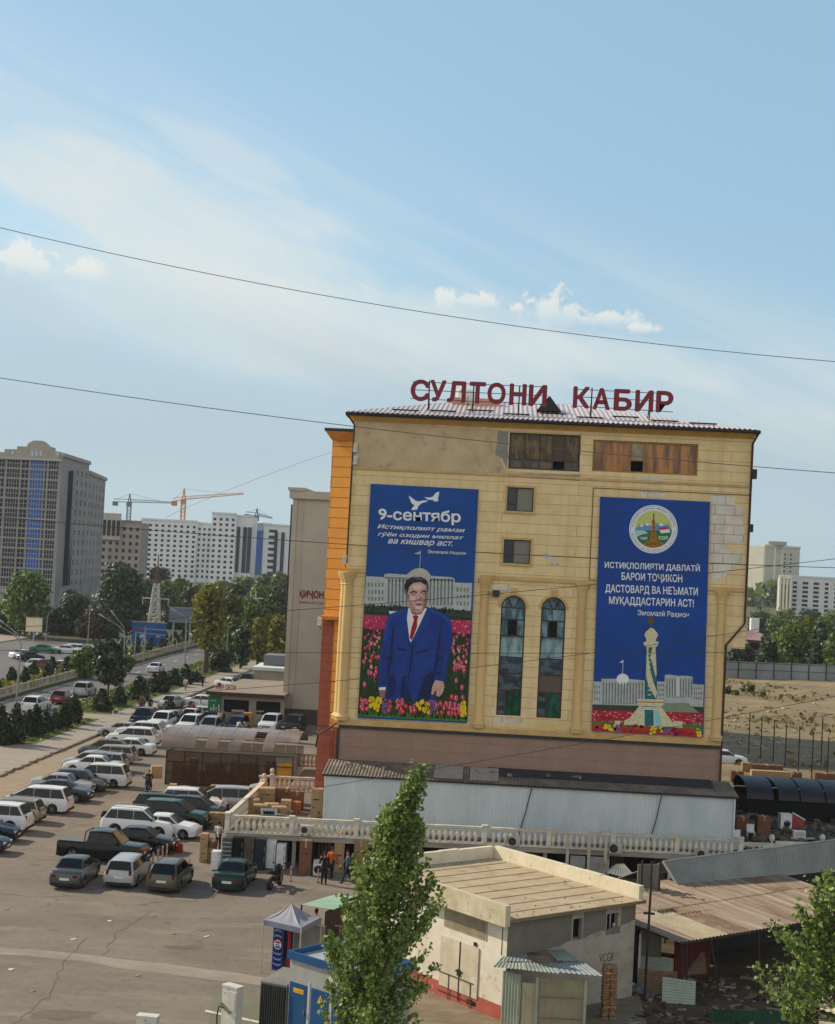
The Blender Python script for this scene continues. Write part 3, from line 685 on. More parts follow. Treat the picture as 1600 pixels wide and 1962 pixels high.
# orange wing set back on the left, its face turned a little to the sun
WY=FY+4.5
def wp(px,py,Y=WY):return P(px,py,Y)
wl=wp(632,830);wb=wp(612,1400)
b=MB();xl=(wl.x+wb.x)/2-.02;zt=wl.z+.12
b.prism([(xl,WY+.55,ZB-.6),(XL+.3,WY-.55,ZB-.6),(XL+.3,WY+18,ZB-.6),(xl,WY+18,ZB-.6)],[(xl,WY+.55,zt),(XL+.3,WY-.55,zt),(XL+.3,WY+18,zt),(xl,WY+18,zt)])
b.build('orange_wing',M_orange,mall)
b=MB();b.prism([(xl,WY+.56,0),(XL+.3,WY-.54,0),(XL+.3,WY+18,0),(xl,WY+18,0)],[(xl,WY+.56,ZB-.602),(XL+.3,WY-.54,ZB-.602),(XL+.3,WY+18,ZB-.602),(xl,WY+18,ZB-.602)])
q0=wp(612,1188);b.prism([(xl-.04,WY+.5,ZB-.6),(xl+.72,WY+.15,ZB-.6),(xl+.72,WY+1,ZB-.6),(xl-.04,WY+1,ZB-.6)],[(xl-.04,WY+.5,q0.z),(xl+.72,WY+.15,q0.z),(xl+.72,WY+1,q0.z),(xl-.04,WY+1,q0.z)])
b.build('red_pier',M_red,mall)
b=MB();b.prism([(xl-.35,WY-.95,zt-.05),(XL-.1,WY-.95,zt-.05),(XL-.1,WY+18,zt-.05),(xl-.35,WY+18,zt-.05)],[(xl-.35,WY-.95,zt+.1),(XL-.1,WY-.95,zt+.1),(XL-.1,WY+18,zt+.1),(xl-.35,WY+18,zt+.1)])
b.build('wing_eave',M_dark,mall)
b=MB();corr_slope(b,(xl-.35,WY-.95,zt+.105),(XL-.1,WY-.95,zt+.105),(xl-.3,WY+6,zt+.5),(XL-.1,WY+6,zt+.5),40,.04);b.build('wing_roof',M_rooftin,mall,fix=False)
b=MB();b.prism([(xl-.3,WY-.9,zt-.052),(XL,WY-.9,zt-.052),(XL,WY-.3,zt-.052),(xl-.3,WY+.5,zt-.052)],[(xl,WY-.2,zt-.5),(XL,WY-.2,zt-.5),(XL,WY-.1,zt-.5),(xl,WY+.5,zt-.5)]);b.build('soffit',mat('wing_soffit','b98440','a87230',2),mall)
b=MB();z_=wp(620,1183).z;b.box(xl-.08,WY-.75,z_-.1,XL+.2,WY+.5,z_+.12);b.build('cornice',mat('orange_trim','b8792c','a0661f',2),mall)
b=MB();b.box(xl+.9,WY-.72,0.0,xl+1.1,WY-.4,ZB-.7);b.build('red_pier',mat('red_brown_pipe','8c5238','7b452d',3),mall)
b=MB();b.tube([(xl-.05,WY+.4,5.3),(xl+.2,WY-.75,6.2),(XL+.1,FY-.2,7.5)],.05,6);b.build('downpipe',M_dark,mall)
# small white flood lamps on the corner
for (px,py,Y) in ((660,1072,FY-.2),(612,1190,WY-.9),(681,858,FY-.1),(681,882,FY-.1)):
 q=P(px,py,Y);l=thing('wall_lamp',{1072:'white flood lamp above the twin corner columns',1190:'white lamp box on the left edge of the orange wing',858:'upper white lamp box near the left roof corner',882:'lower white lamp box near the left roof corner'}[py],'lamp',tuple(q),group='lamp boxes on the market building')
 b=MB();b.obox((0,0,0),(.24,.22,.5),ry=.1);b.build('lamp_box',mat('dirty_white_metal','cfc8b8','a99f8c',4),l);b=MB();b.tube([(0,.05,-.2),(.1,.25,-.5)],.025,5);b.build('bracket',M_dark,l)
# ------------------------------------------------------------------ rooftop letters
sign=thing('rooftop_sign','dark red Cyrillic letters standing on a frame above the market roof','sign',(0,FY+2.0,26))
M_sign=mat('sign_red','7d1226','6c0e20',2,rough=.45)
LY=FY+2.0
spans=[('С',787,824,728,768),('У',824,855,729,769),('Л',857,893,731,771),('Т',899,931,733,772),('О',934,969,734,774),('Н',976,1009,736,776),('И',1013,1048,738,778),
         ('К',1098,1130,742,781),('А',1136,1169,745,784),('Б',1176,1211,746,787),('И',1217,1252,748,789),('Р',1257,1290,750,790)]
for ch,x0,x1,y0,y1 in spans:
 a=P((x0+x1)/2,y0,LY);c=P((x0+x1)/2,y1,LY);l=P(x0,(y0+y1)/2,LY);r=P(x1,(y0+y1)/2,LY)
 zm=(a.z+c.z)/2;h=1.27
 b=MB();text_fit(b,ch,l.x,r.x,zm-h/2,zm+h/2,LY,bold=.036,extrude=.09);b.v=[(v[0],v[1]-LY,v[2]-26) for v in b.v]
 b.build('letter',M_sign,sign)
b=MB()
for (pa,pb) in (((790,731),(1050,741)),((786,746),(1050,758)),((786,763),(1050,775)),((1098,745),(1262,753)),((1110,760),(1262,768)),((1098,777),(1290,789))):
 a,c=P(*pa,LY),P(*pb,LY);b.tube([(a.x,.14,a.z-26),(c.x,.14,c.z-26)],.022,5)
b.build('rail',M_dark,sign)
for px,pt,pb in ((823,728,792),(908,735,790),(996,738,795),(1135,742,806),(1247,750,810)):
 a,c=P(px,pt,LY),P(px,pb,LY);b=MB();b.tube([(a.x,.2,a.z-26),(a.x,.2,max(c.z,25.6)-26)],.045,6);b.tube([(a.x,.2,a.z-26.4),(a.x,1.4,25.9-26)],.03,5);b.build('post',M_dark,sign)
# ================================================================== BANNERS (flat printed sheets hung on the facade)
def flat(name,c,c2=None,sc=3,st=(1,1,1),lo=.35,hi=.68):return mat(name,c,c2,sc,rough=.6,stretch=st,lo=lo,hi=hi,spec=.25)
class Art:
 def __init__(s,ox,oy,k,th):s.ox,s.oy,s.k,s.th=ox,oy,k,th;s.y=FY-.03-.016;s.lay=0
 def pt(s,x,y,lay):
  p=P(s.ox+x/s.k,s.oy+y/s.k,FY);return (p.x,FY-.16-.0035*lay,p.z)
 def new(s):s.mb=MB();s.mats=[];return s
 def mi(s,m):
  if m not in s.mats:s.mats.append(m)
  return s.mats.index(m)
 def poly(s,pts,m,lay):s.mb.poly([s.pt(x,y,lay) for x,y in pts],s.mi(m));return s
 def ell(s,cx,cy,rx,ry,m,lay,n=12,rot=0,a0=0,a1=2*math.pi):
  ps=[]
  for k in range(n):
   t=a0+(a1-a0)*k/(n if a1-a0>6.2 else n-1);x,y=rx*math.cos(t),ry*math.sin(t)
   ps.append((cx+x*math.cos(rot)-y*math.sin(rot),cy+x*math.sin(rot)+y*math.cos(rot)))
  return s.poly(ps,m,lay)
 def text(s,body,x0,x1,yb0,yt0,yb1,m,lay,bold=.02,shear=0.0):
  """baseline from (x0,yb0) to (x1,yb1); yt0 is the top of the tallest glyph at the left end"""
  vs,fs=text_verts(body,1.0,bold,shear,step=.0011)
  a0=min(v[0] for v in vs);a1=max(v[0] for v in vs);h=max(v[1] for v in vs)
  out=[]
  for v in vs:
   u=(v[0]-a0)/(a1-a0);y=(yb0+(yb1-yb0)*u)-v[1]/h*(yb0-yt0)
   q=s.pt(x0+(x1-x0)*u,y,lay);out.append((q[0],q[1]-v[2],q[2]))
  s.mb.add(out,fs,s.mi(m));return s
 def build(s,name,parent):return s.mb.build(name,s.mats,parent,fix=False)
BL=flat('banner_blue','0e4690','0c3c7a',.3);WH=flat('print_white','d6d8d8');WH2=flat('print_pale_grey','aeb3ae','979d99',4)
CG=flat('print_column_shade','70787a','5f686a',4);DG=flat('print_dark_green','1f3a1c','122610',5);PK=flat('print_pink','c8486a');PK2=flat('print_deep_pink','a52a52');PK3=flat('print_light_pink','de8698')
RD=flat('print_red','b81a24');RD2=flat('print_crimson','8d1028');YE=flat('print_yellow','d8b414');PU=flat('print_purple','7a4d80');LG=flat('print_leaf_green','4c7a30','2f5a22',6)
SUIT=flat('print_suit_blue','0f3484','0b2a6c',1.2);SUIT2=flat('print_suit_fold','071a48');SKIN=flat('print_skin','c49e92','b68c82',3);SKIN2=flat('print_skin_shade','86605a');HAIR=flat('print_hair','1c1a1d');HAIR2=flat('print_grey_hair','57555a');SHIRT=flat('print_shirt','d5d3d6');TIE=flat('print_tie','97101c')
ban=thing('banner','blue banner of a man in a blue suit among tulips before a domed palace','banner',(0,FY,0),group='banners on the market building')
def panel(px4,name='panel'):
 q=[P(*p,FY) for p in px4]
 b=MB();b.prism([(p.x,FY-.002,p.z) for p in q],[(p.x,FY-.158,p.z) for p in q]);return b
def rel(o):o.location=(0,-FY,0);return o
A=Art(670,900,3.925,0)
rel(panel([(711,927),(917,938),(895,1385),(686,1375)]).build('panel',BL,ban))
A.new()
A.poly([(445,195),(500,235),(530,240),(545,232),(582,232),(588,240),(548,250),(520,270),(508,300),(468,306),(470,288),(490,270),(465,250)],WH,1)
A.poly([(562,207),(600,210),(625,205),(645,178),(674,164),(672,190),(664,215),(668,236),(640,240),(625,228),(590,226)],WH,1)
rel(A.build('printed_dove',ban))
A.new();A.text('9-сентябр',218,836,372,288,394,WH,1,.024);A.text('Истиқлолият рамзи',210,868,440,408,472,WH,1,.014,.35)
A.text('гӯёи озодии миллат',213,858,496,466,526,WH,1,.014,.35);A.text('ва кишвар аст.',288,776,553,520,574,WH,1,.014,.35);A.text('Эмомалӣ Раҳмон',588,876,627,602,640,WH,1,.006)
rel(A.build('lettering',ban))
# domed palace
A.new()
A.poly([(127,800),(262,808),(262,786),(300,780),(430,790),(445,775),(480,750),(525,738),(575,752),(600,780),(612,798),(770,808),(790,822),(790,848),(922,852),(912,1060),(110,1030)],WH2,1)
A.ell(525,805,82,66,flat('print_dome','b4b29e','9a9886',4),2,16)
for x in list(range(290,440,27))+list(range(604,770,27)):A.poly([(x,828),(x+13,828),(x+9,1020),(x-4,1020)],CG,2);A.ell(x+6,830,7,12,CG,2,8)
for x in range(140,255,26):
 for y in (850,905,955):A.poly([(x,y),(x+12,y),(x+11,y+30),(x-1,y+30)],CG,2)
for x in range(806,910,26):
 for y in (885,940,990):A.poly([(x,y),(x+12,y),(x+11,y+30),(x-1,y+30)],CG,2)
A.poly([(268,806),(430,812),(432,822),(268,818)],CG,2);A.poly([(612,818),(780,826),(780,836),(612,830)],CG,2)
A.poly([(526,740),(530,740),(537,605),(533,605)],WH2,2);A.poly([(484,632),(512,622),(532,614),(530,634),(508,634)],WH2,2)
A.poly([(112,1020),(440,1028),(440,1062),(110,1062)],flat('print_hedge','2a3328','3d4638',8),3);A.poly([(600,1040),(915,1060),(912,1112),(600,1090)],flat('print_hedge','2a3328'),3)
A.poly([(300,1062),(440,1062),(440,1085),(300,1085)],WH,4)
r_=random.Random(5)
for k in range(60):
 x=r_.uniform(115,430) if k<35 else r_.uniform(610,912);A.ell(x,1030+(x-115)*.045+r_.uniform(-20,18),r_.uniform(4,10),r_.uniform(8,18),DG,4,7)
rel(A.build('printed_palace',ban))
# tulip field
A.new()
A.poly([(108,1060),(915,1108),(885,1890),(62,1848)],DG,2)
A.poly([(107,1088),(290,1098),(280,1200),(98,1190)],PK2,3);A.poly([(755,1128),(917,1135),(908,1235),(755,1220)],PK2,3)
for k in range(900):
 t=r_.random()**1.5;y=1095+t*640;xl,xr=105-(y-1090)*.055,915-(y-1090)*.036
 x=xl+(xr-xl)*r_.random()
 if 255+(y>1300)*-30<x<745+(y>1300)*20:continue
 if t>.2 and r_.random()<(t-.1)*1.15:continue
 s=6+20*t;c=r_.choice((PK,PK,PK2,PK3,RD))
 yy=y+(x-105)*.05
 if not (xl+s<x<xr-s):continue
 A.ell(x,yy,s*.62,s,c,4+(k%3)*.3,8)
 if t>.25:A.ell(x-s*.2,yy-s*.25,s*.22,s*.55,PK3,5.2,6);A.poly([(x-1.5,yy+s),(x+1.5,yy+s),(x-1,yy+s*3.2),(x-4,yy+s*3.2)],LG,3.5)
for k in range(46):
 x=66+k*18+r_.uniform(-6,6);yb=1850+(x-60)*.047
 for _ in range(2):
  xx=x+r_.uniform(-10,10)
  if 72<xx<876:A.poly([(xx-5,yb-8),(xx+5,yb-8),(xx+r_.uniform(-8,10),yb-r_.uniform(60,100))],LG,9)
segs=[(70,150,(RD,PK)),(150,250,(YE,)),(245,300,(PU,)),(285,400,(RD,RD2)),(380,500,(PK,RD)),(490,600,(YE,)),(585,665,(PU,)),(640,740,(RD,RD2)),(730,835,(PK,RD)),(830,882,(YE,))]
A.poly([(62,1835),(886,1876),(886,1893),(61,1850)],LG,8.6)
for x0,x1,cs in segs:
 for k in range(15):
  x=r_.uniform(x0+6,x1-4);y=1735+(x-60)*.045+r_.uniform(-22,70)
  if x<80 or x>872:continue
  A.ell(x,y,13,19,r_.choice(cs),10+(k%4)*.4,9);A.ell(x-4,y-4,3.5,12,PK3 if cs[0] in (RD,PK) else r_.choice(cs),11.8,6)
rel(A.build('printed_tulips',ban))
# man in a blue suit, printed
A.new()
A.poly([(440,1035),(300,1085),(275,1140),(250,1280),(222,1440),(216,1560),(218,1650),(280,1640),(270,1725),(400,1740),(430,1640),(470,1735),(640,1750),(640,1600),(718,1610),(740,1480),(776,1280),(768,1160),(745,1095),(660,1060),(580,1030)],SUIT,6)
A.poly([(325,1180),(300,1400),(275,1560),(290,1560),(325,1400),(332,1240)],SUIT2,7);A.poly([(690,1180),(672,1400),(640,1560),(625,1560),(650,1400),(672,1240)],SUIT2,7)
A.poly([(470,1300),(455,1440),(432,1620),(425,1735),(470,1738),(436,1640),(470,1440),(478,1310)],SUIT2,7)
A.poly([(560,1560),(640,1500),(640,1560),(600,1740),(640,1750),(640,1770),(500,1745)],SUIT2,6.5)
A.poly([(442,1040),(432,1120),(450,1275),(462,1300),(520,1180),(582,1045),(560,1035)],SHIRT,8)
A.poly([(476,1098),(500,1092),(520,1100),(510,1130),(508,1180),(470,1282),(452,1262),(468,1180),(484,1130)],TIE,9)
A.poly([(430,1038),(442,1040),(432,1120),(452,1280),(440,1275),(395,1140),(405,1090)],flat('print_lapel','12397f'),9);A.poly([(585,1038),(610,1090),(600,1150),(470,1310),(462,1296),(528,1180)],flat('print_lapel','12397f'),9)
SH1,SH2,SH3=flat('print_suit_light','1b4394','163a86',2),flat('print_suit_mid','123883','0f3079',2),flat('print_suit_dark','081f56','071a48',2)
A.poly([(300,1085),(440,1036),(430,1060),(330,1100),(296,1160),(272,1290),(250,1290),(275,1140)],SH1,7.2);A.poly([(600,1042),(700,1082),(745,1110),(765,1170),(758,1230),(735,1140),(690,1100),(610,1066)],SH1,7.2)
A.poly([(262,1300),(245,1420),(236,1560),(228,1600),(222,1450),(240,1330)],SH2,7.2);A.poly([(752,1260),(735,1400),(712,1530),(690,1580),(705,1450),(735,1300)],SH2,7.2);A.poly([(345,1200),(390,1160),(440,1310),(420,1480),(380,1600),(350,1560),(352,1380)],SH2,6.6);A.poly([(520,1250),(600,1180),(640,1260),(630,1420),(560,1540),(490,1600),(485,1400)],SH2,6.6)
A.poly([(360,1330),(425,1350),(424,1366),(358,1352)],SH3,7.4);A.poly([(500,1370),(590,1345),(596,1360),(500,1390)],SH3,7.4);A.poly([(290,1560),(330,1520),(350,1600),(330,1700),(290,1716)],SH3,6.8);A.poly([(395,1560),(428,1540),(420,1730),(380,1736)],SH3,6.8);A.poly([(268,1420),(300,1400),(296,1420),(266,1440)],SH3,7.6);A.poly([(660,1420),(700,1400),(704,1416),(662,1440)],SH3,7.6);A.poly([(652,1520),(700,1508),(700,1524),(650,1540)],SH3,7.6)
A.ell(460,1328,7,7,SUIT2,9,8)
A.poly([(446,1010),(470,1085),(500,1092),(540,1085),(580,1020),(575,980),(450,980)],SKIN2,9.2)
A.poly([(440,900),(438,960),(448,1020),(476,1065),(510,1078),(545,1066),(578,1020),(592,960),(590,895),(560,850),(470,850)],SKIN,10)
A.poly([(560,900),(590,900),(592,960),(578,1020),(548,1062),(556,1000),(566,950)],SKIN2,10.5)
A.poly([(418,930),(412,870),(430,830),(470,806),(540,806),(580,830),(597,870),(592,930),(580,900),(572,868),(530,842),(480,852),(448,880),(440,925)],HAIR,11)
A.poly([(580,850),(597,870),(592,930),(583,905),(574,868)],HAIR2,11.5);A.poly([(470,812),(520,810),(560,828),(520,826)],HAIR2,11.5);A.poly([(413,890),(424,900),(440,925),(420,940)],HAIR2,11.5)
SKL,SKM=flat('print_skin_light','d6b3a8','cba69a',3),flat('print_skin_mid','ab8076','a0756b',3)
A.poly([(470,868),(530,862),(548,890),(520,902),(482,896)],SKL,10.7);A.ell(478,968,20,17,SKL,10.7,12);A.ell(548,964,12,14,SKM,10.8,12);A.poly([(515,925),(524,925),(528,968),(518,972)],SKL,11.5);A.poly([(448,990),(470,1000),(492,1040),(510,1070),(476,1062),(452,1022)],SKM,10.4);A.poly([(500,1026),(540,1024),(536,1046),(508,1050)],SKL,10.9);A.poly([(492,975),(500,978),(492,1004),(484,1002)],SKM,11);A.poly([(540,980),(548,976),(558,1000),(550,1004)],SKM,11);A.ell(588,935,6,22,SKM,10.7,9)
A.ell(486,935,5,4,HAIR,12.4,8);A.ell(558,934,5,4,HAIR,12.4,8);A.poly([(500,1008),(520,1011),(548,1009),(520,1014)],SUIT2,12.4)
for k in range(7):A.poly([(440+k*20,845-abs(k-3)*4),(448+k*20,815),(456+k*19,812),(450+k*20,850-abs(k-3)*4)],flat('print_hair_sheen','34323a'),11.3)
A.ell(440,955,9,22,SKIN2,10.6,9)
A.poly([(456,922),(480,908),(508,918),(508,928),(480,920),(458,932)],HAIR,12);A.poly([(534,918),(556,906),(580,916),(580,924),(556,917),(536,928)],HAIR,12)
A.poly([(464,934),(484,930),(502,936),(484,941)],HAIR2,12);A.poly([(540,934),(558,929),(574,933),(558,939)],HAIR2,12)
A.poly([(518,930),(528,930),(540,975),(528,985),(506,982),(516,968)],SKIN2,11.2);A.poly([(494,1010),(520,1004),(552,1008),(545,1018),(520,1022),(500,1018)],flat('print_lips','7a4a4c'),12)
A.poly([(500,1050),(530,1050),(520,1062)],SKIN2,11.2)
A.poly([(222,1635),(272,1632),(272,1655),(222,1655)],SHIRT,9);A.poly([(222,1655),(272,1655),(266,1708),(248,1722),(228,1700)],SKIN2,9)
A.poly([(645,1580),(705,1590),(714,1630),(700,1680),(672,1705),(650,1695),(655,1650),(628,1690),(614,1685),(622,1630)],SKIN,9)
for x in (640,660,680):A.poly([(x,1640),(x+3,1640),(x-4,1692),(x-7,1692)],SKIN2,10)
rel(A.build('printed_figure',ban))
# right banner: emblem, slogan, monument and palaces
ban2=thing('banner','blue banner with a round emblem above a white monument tower','banner',(0,FY,0),group='banners on the market building')
rel(panel([(1150,952),(1360,962),(1347,1412),(1134,1400)]).build('panel',flat('banner_blue_b','0b4090','0a3878',.3),ban2))
B=Art(1110,920,3.846,0)
B.new();ex,ey,er=544,362,178
B.ell(ex,ey,er,er,WH,1,40);B.ell(ex,ey,er-8,er-8,flat('print_ring_rim','4c5f86'),1.4,40);B.ell(ex,ey,er-11,er-11,WH,1.8,40)
B.ell(ex,ey,138,138,flat('print_sky_pale','a9bfae','8fb0b0',2),2.2,36)
OLV=flat('print_ray_yellow','c6bb2a')
for k in range(9):
 t=math.pi*(k+.15)/9;B.poly([(ex,ey),(ex+136*math.cos(t),ey-136*math.sin(t)),(ex+136*math.cos(t+.2),ey-136*math.sin(t+.2))],OLV,2.6)
B.poly([(412,362),(450,320),(470,335),(500,312),(530,342),(560,320),(600,312),(630,335),(650,325),(676,362),(676,390),(412,390)],flat('print_mountain_blue','6f93b8','4d78a6',8),3)
B.poly([(450,320),(470,335),(462,345),(446,340)],WH,3.4);B.poly([(500,312),(516,328),(500,338),(484,330)],WH,3.4);B.poly([(600,312),(622,334),(596,340),(580,326)],WH,3.4)
GR=flat('print_map_green','2e6d4a','2a6240',3)
B.ell(ex,ey,137,137,GR,3.2,22,0,.06,math.pi-.06);B.poly([(412,370),(480,372),(505,392),(460,400),(420,420),(410,390)],flat('print_sea','9cc2c0'),3.7);B.poly([(440,420),(500,418),(500,436),(460,440)],WH2,3.7)
B.poly([(572,350),(640,344),(668,352),(640,360),(590,362)],RD,3.9);B.poly([(590,370),(660,362),(668,385),(600,392)],WH,3.9)
B.text('сол',582,650,437,412,437,flat('print_pale_green','b8d8a8'),4.2,.03)
GD=flat('print_gold','a8741c','7d4f12',12)
B.poly([(468,470),(496,452),(520,445),(524,400),(532,375),(534,300),(540,285),(546,240),(552,285),(556,300),(558,375),(566,400),(570,445),(594,452),(622,470),(600,490),(545,499),(490,490)],GD,4.4)
B.poly([(538,250),(554,250),(548,275),(544,275)],HAIR2,4.8)
for k in range(7):B.poly([(500+k*14,458),(505+k*14,458),(505+k*14,480),(500+k*14,480)],flat('print_dark_gold','4a2e0c'),4.8)
for k in range(4):B.poly([(534,300+k*36),(557,318+k*36),(557,324+k*36),(534,306+k*36)],flat('print_dark_gold','4a2e0c'),4.8)
INK=flat('print_ink','35507f')
def ring_text(body,a0,a1,rad,size,flip):
 for i,ch in enumerate(body):
  if ch==' ':continue
  t=a0+(a1-a0)*i/(len(body)-1);vs,fs=text_verts(ch,1.0)
  ux,uy=(math.cos(t),-math.sin(t));tx,ty=(math.sin(t),math.cos(t))
  if flip:tx,ty=-tx,-ty;ux,uy=-ux,-uy;
  out=[B.pt(ex+(math.cos(t)*rad)+tx*v[0]*size+ux*(v[1]-.36)*size,ey-math.sin(t)*rad+ty*v[0]*size+uy*(v[1]-.36)*size,4) for v in vs]
  B.mb.add(out,fs,B.mi(INK))
ring_text('ИСТИҚЛОЛИЯТИ ДАВЛАТИИ ҶУМҲУРИИ ТОҶИКИСТОН',R(172),R(8),154,17,False)
ring_text('INDEPENDENCE OF THE REPUBLIC OF TAJIKISTAN',R(188),R(352),154,16,True)
rel(B.build('emblem',ban2))
B.new()
B.text('ИСТИҚЛОЛИЯТИ ДАВЛАТӢ',186,886,644,590,672,WH,1,.02);B.text('БАРОИ ТОҶИКОН',310,757,733,678,752,WH,1,.02);B.text('ДАСТОВАРД ВА НЕЪМАТИ',190,871,822,766,848,WH,1,.02)
B.text('МУҚАДДАСТАРИН АСТ!',218,842,910,854,934,WH,1,.02);B.text('Эмомалӣ Раҳмон',428,806,994,955,1010,WH,1,.012)
rel(B.build('lettering',ban2))
B.new()
B.poly([(105,1482),(160,1484),(162,1462),(272,1462),(282,1440),(310,1424),(345,1432),(365,1464),(480,1474),(480,1700),(95,1680)],WH2,1)
B.ell(318,1466,46,42,WH,1.4,14);B.poly([(316,1425),(319,1425),(323,1322),(320,1322)],WH,1.4);B.poly([(292,1342),(320,1326),(320,1342)],WH,1.4)
for x in range(172,470,22):B.poly([(x,1490),(x+10,1490),(x+7,1650),(x-3,1650)],CG,1.6)
for x in range(108,160,18):
 for y in (1510,1550,1600):B.poly([(x,y),(x+8,y),(x+8,y+22),(x,y+22)],CG,1.6)
B.poly([(570,1482),(628,1484),(628,1436),(654,1430),(722,1440),(790,1440),(834,1448),(832,1500),(915,1506),(910,1690),(560,1660)],WH2,1)
for x in range(640,825,20):B.poly([(x,1460),(x+9,1460),(x+8,1600),(x-1,1600)],CG,1.6)
for x in range(580,625,16):
 for y in (1500,1535,1570,1605):B.poly([(x,y),(x+9,y),(x+9,y+18),(x,y+18)],CG,1.6)
for x in range(842,905,16):
 for y in (1525,1560,1595):B.poly([(x,y),(x+9,y),(x+9,y+18),(x,y+18)],CG,1.6)
B.poly([(712,1450),(736,1450),(736,1590),(712,1590)],flat('print_pale_stone','c0c2ba'),2)
B.poly([(96,1650),(480,1662),(560,1650),(910,1670),(908,1730),(94,1700)],flat('print_hedge','2a3328'),2);B.poly([(560,1640),(800,1640),(880,1712),(600,1712)],flat('print_plaza','7f8d7a','6c7b66',6),2.4)
rel(B.build('printed_palace',ban2))
B.new()
B.poly([(94,1690),(908,1712),(902,1895),(88,1838)],flat('print_flower_red','a82a28','7a1c1c',14),3)
for k in range(420):
 x=r_.uniform(100,898);y=r_.uniform(1700,1790)+(x-100)*.024;B.ell(x,y,8,5,r_.choice((RD,RD,PK,RD2,PK3)),3.4+(k%3)*.3,7)
B.poly([(92,1775),(905,1800),(903,1850),(90,1822)],LG,4.4)
for x0,x1,cs in [(96,175,(RD,)),(175,262,(YE,)),(255,312,(PU,)),(300,420,(RD2,RD)),(410,525,(RD,)),(520,610,(YE,)),(600,690,(PU,)),(670,770,(RD2,)),(760,862,(RD,)),(858,905,(YE,))]:
 for k in range(13):
  x=r_.uniform(x0,x1);y=1812+(x-90)*.052+r_.uniform(-22,30)
  if 102<x<892:B.ell(x,y,12,12,r_.choice(cs),5+(k%4)*.4,9)
rel(B.build('printed_tulips',ban2))
B.new();TE=flat('print_teal_glass','2f6b6c','1c4a50',6);CRM=flat('print_cream','cfc7a4','b5ad8a',5)
B.poly([(530,1000),(545,1012),(552,1030),(545,1050),(533,1060),(530,1090),(522,1090),(520,1060),(508,1048),(504,1028),(514,1012)],flat('print_bronze','5f4a22'),4)
B.poly([(528,1082),(552,1100),(572,1125),(580,1140),(565,1165),(560,1186),(582,1192),(580,1212),(562,1230),(492,1230),(474,1212),(472,1192),(494,1186),(490,1165),(478,1140),(486,1120),(506,1100)],CRM,4)
B.poly([(490,1228),(560,1228),(566,1420),(574,1560),(566,1610),(486,1610),(480,1500),(484,1400)],TE,3.6)
B.poly([(496,1228),(508,1228),(508,1300),(520,1400),(548,1500),(572,1560),(560,1605),(510,1520),(490,1440),(494,1320)],CRM,4);B.poly([(540,1228),(560,1228),(568,1430),(560,1450),(545,1380),(520,1300)],CRM,4)
for y in range(1270,1600,34):B.poly([(502,y),(526,y),(526,y+8),(502,y+8)],flat('print_pale_teal','a6c4bc'),4.2)
B.poly([(424,1610),(622,1614),(622,1650),(590,1670),(470,1668),(424,1648)],CRM,5.4);B.poly([(424,1628),(622,1632),(622,1640),(424,1636)],flat('print_gold','a8741c'),5.8)
B.poly([(440,1662),(602,1668),(690,1790),(690,1815),(328,1800),(330,1770),(370,1750)],CRM,5.4);B.poly([(470,1672),(552,1676),(560,1810),(468,1806)],flat('print_pale_teal','a6c4bc'),6);B.poly([(480,1690),(544,1692),(546,1808),(480,1806)],TE,6.4)
B.poly([(552,1690),(580,1700),(610,1800),(560,1806)],flat('print_aqua','86b8c0'),6.2);B.poly([(260,1770),(300,1770),(300,1815),(260,1812)],CRM,6);B.poly([(690,1770),(760,1776),(756,1822),(690,1818)],CRM,6)
rel(B.build('printed_monument',ban2))
# ================================================================== TERRACE WITH BALUSTRADE, METAL SHED, SHOP ROW
TA,TB=Vector((-13.98,84.2,0)),Vector((13.75,86.1,0));TZ=1.75
TD=(TB-TA).normalized();TL=(TB-TA).length;TROT=math.atan2(TD.y,TD.x);TN=Vector((-TD.y,TD.x,0))
M_stuc=mat('terrace_render','b5ac9c','958c7c',1.2,c3='6f675a',scale3=1.5,lo3=.6,hi3=.75,bump=.2)
M_balu=mat('baluster_stone','cdc6b6','aaa294',2.5,rough=.8)
M_deck=mat('terrace_deck','72695c','5d554a',1.5,bump=.2)
ter=thing('shop_terrace','raised terrace slab over a row of appliance shops before the market building','terrace',tuple(TA),TROT)
b=MB();b.box(0,0,TZ-.28,TL,3.4,TZ-.06);b.build('slab',M_stuc,ter)
b=MB();b.extz([(0,.1),(TL,.1),(TL,3.6),(0,5.6)],TZ-.058,TZ);b.extz([(0,5.61),(4.6,5.61),(5.2,13.5),(.5,13.5)],TZ-.3,TZ);b.build('deck',M_deck,ter)
b=MB();b.box(0,-.12,TZ-.26,TL,-.002,TZ-.02);b.build('fascia',mat('grimy_fascia','9b9384','756d60',1.5,stretch=(.3,1,2)),ter)
b=MB();wall_open(b,.2,TL,0,TZ-.285,[(1.0+i*2.3,2.6+i*2.3,.1,1.3) for i in range(11)],.15)
o=b.build('back_wall',mat('shop_wall','5a4a3c','43372c',1.5),ter,fix=False);o.location=(0,1.3,0)
b=MB();b.box(.3,1.5,.0,TL,3.3,TZ-.29);b.build('shop_interior',M_black,ter)
for i in range(9):
 b=MB();x=.25+i*3.4;b.box(x-.1,.25,0,x+.1,.45,TZ-.285);b.build('pillar',M_stuc,ter)
for i in range(6):
 b=MB();x=4.7+i*.36;b.box(x,.6,.05,x+.06,.65,TZ-.29);b.build('window_bar',M_dark,ter)
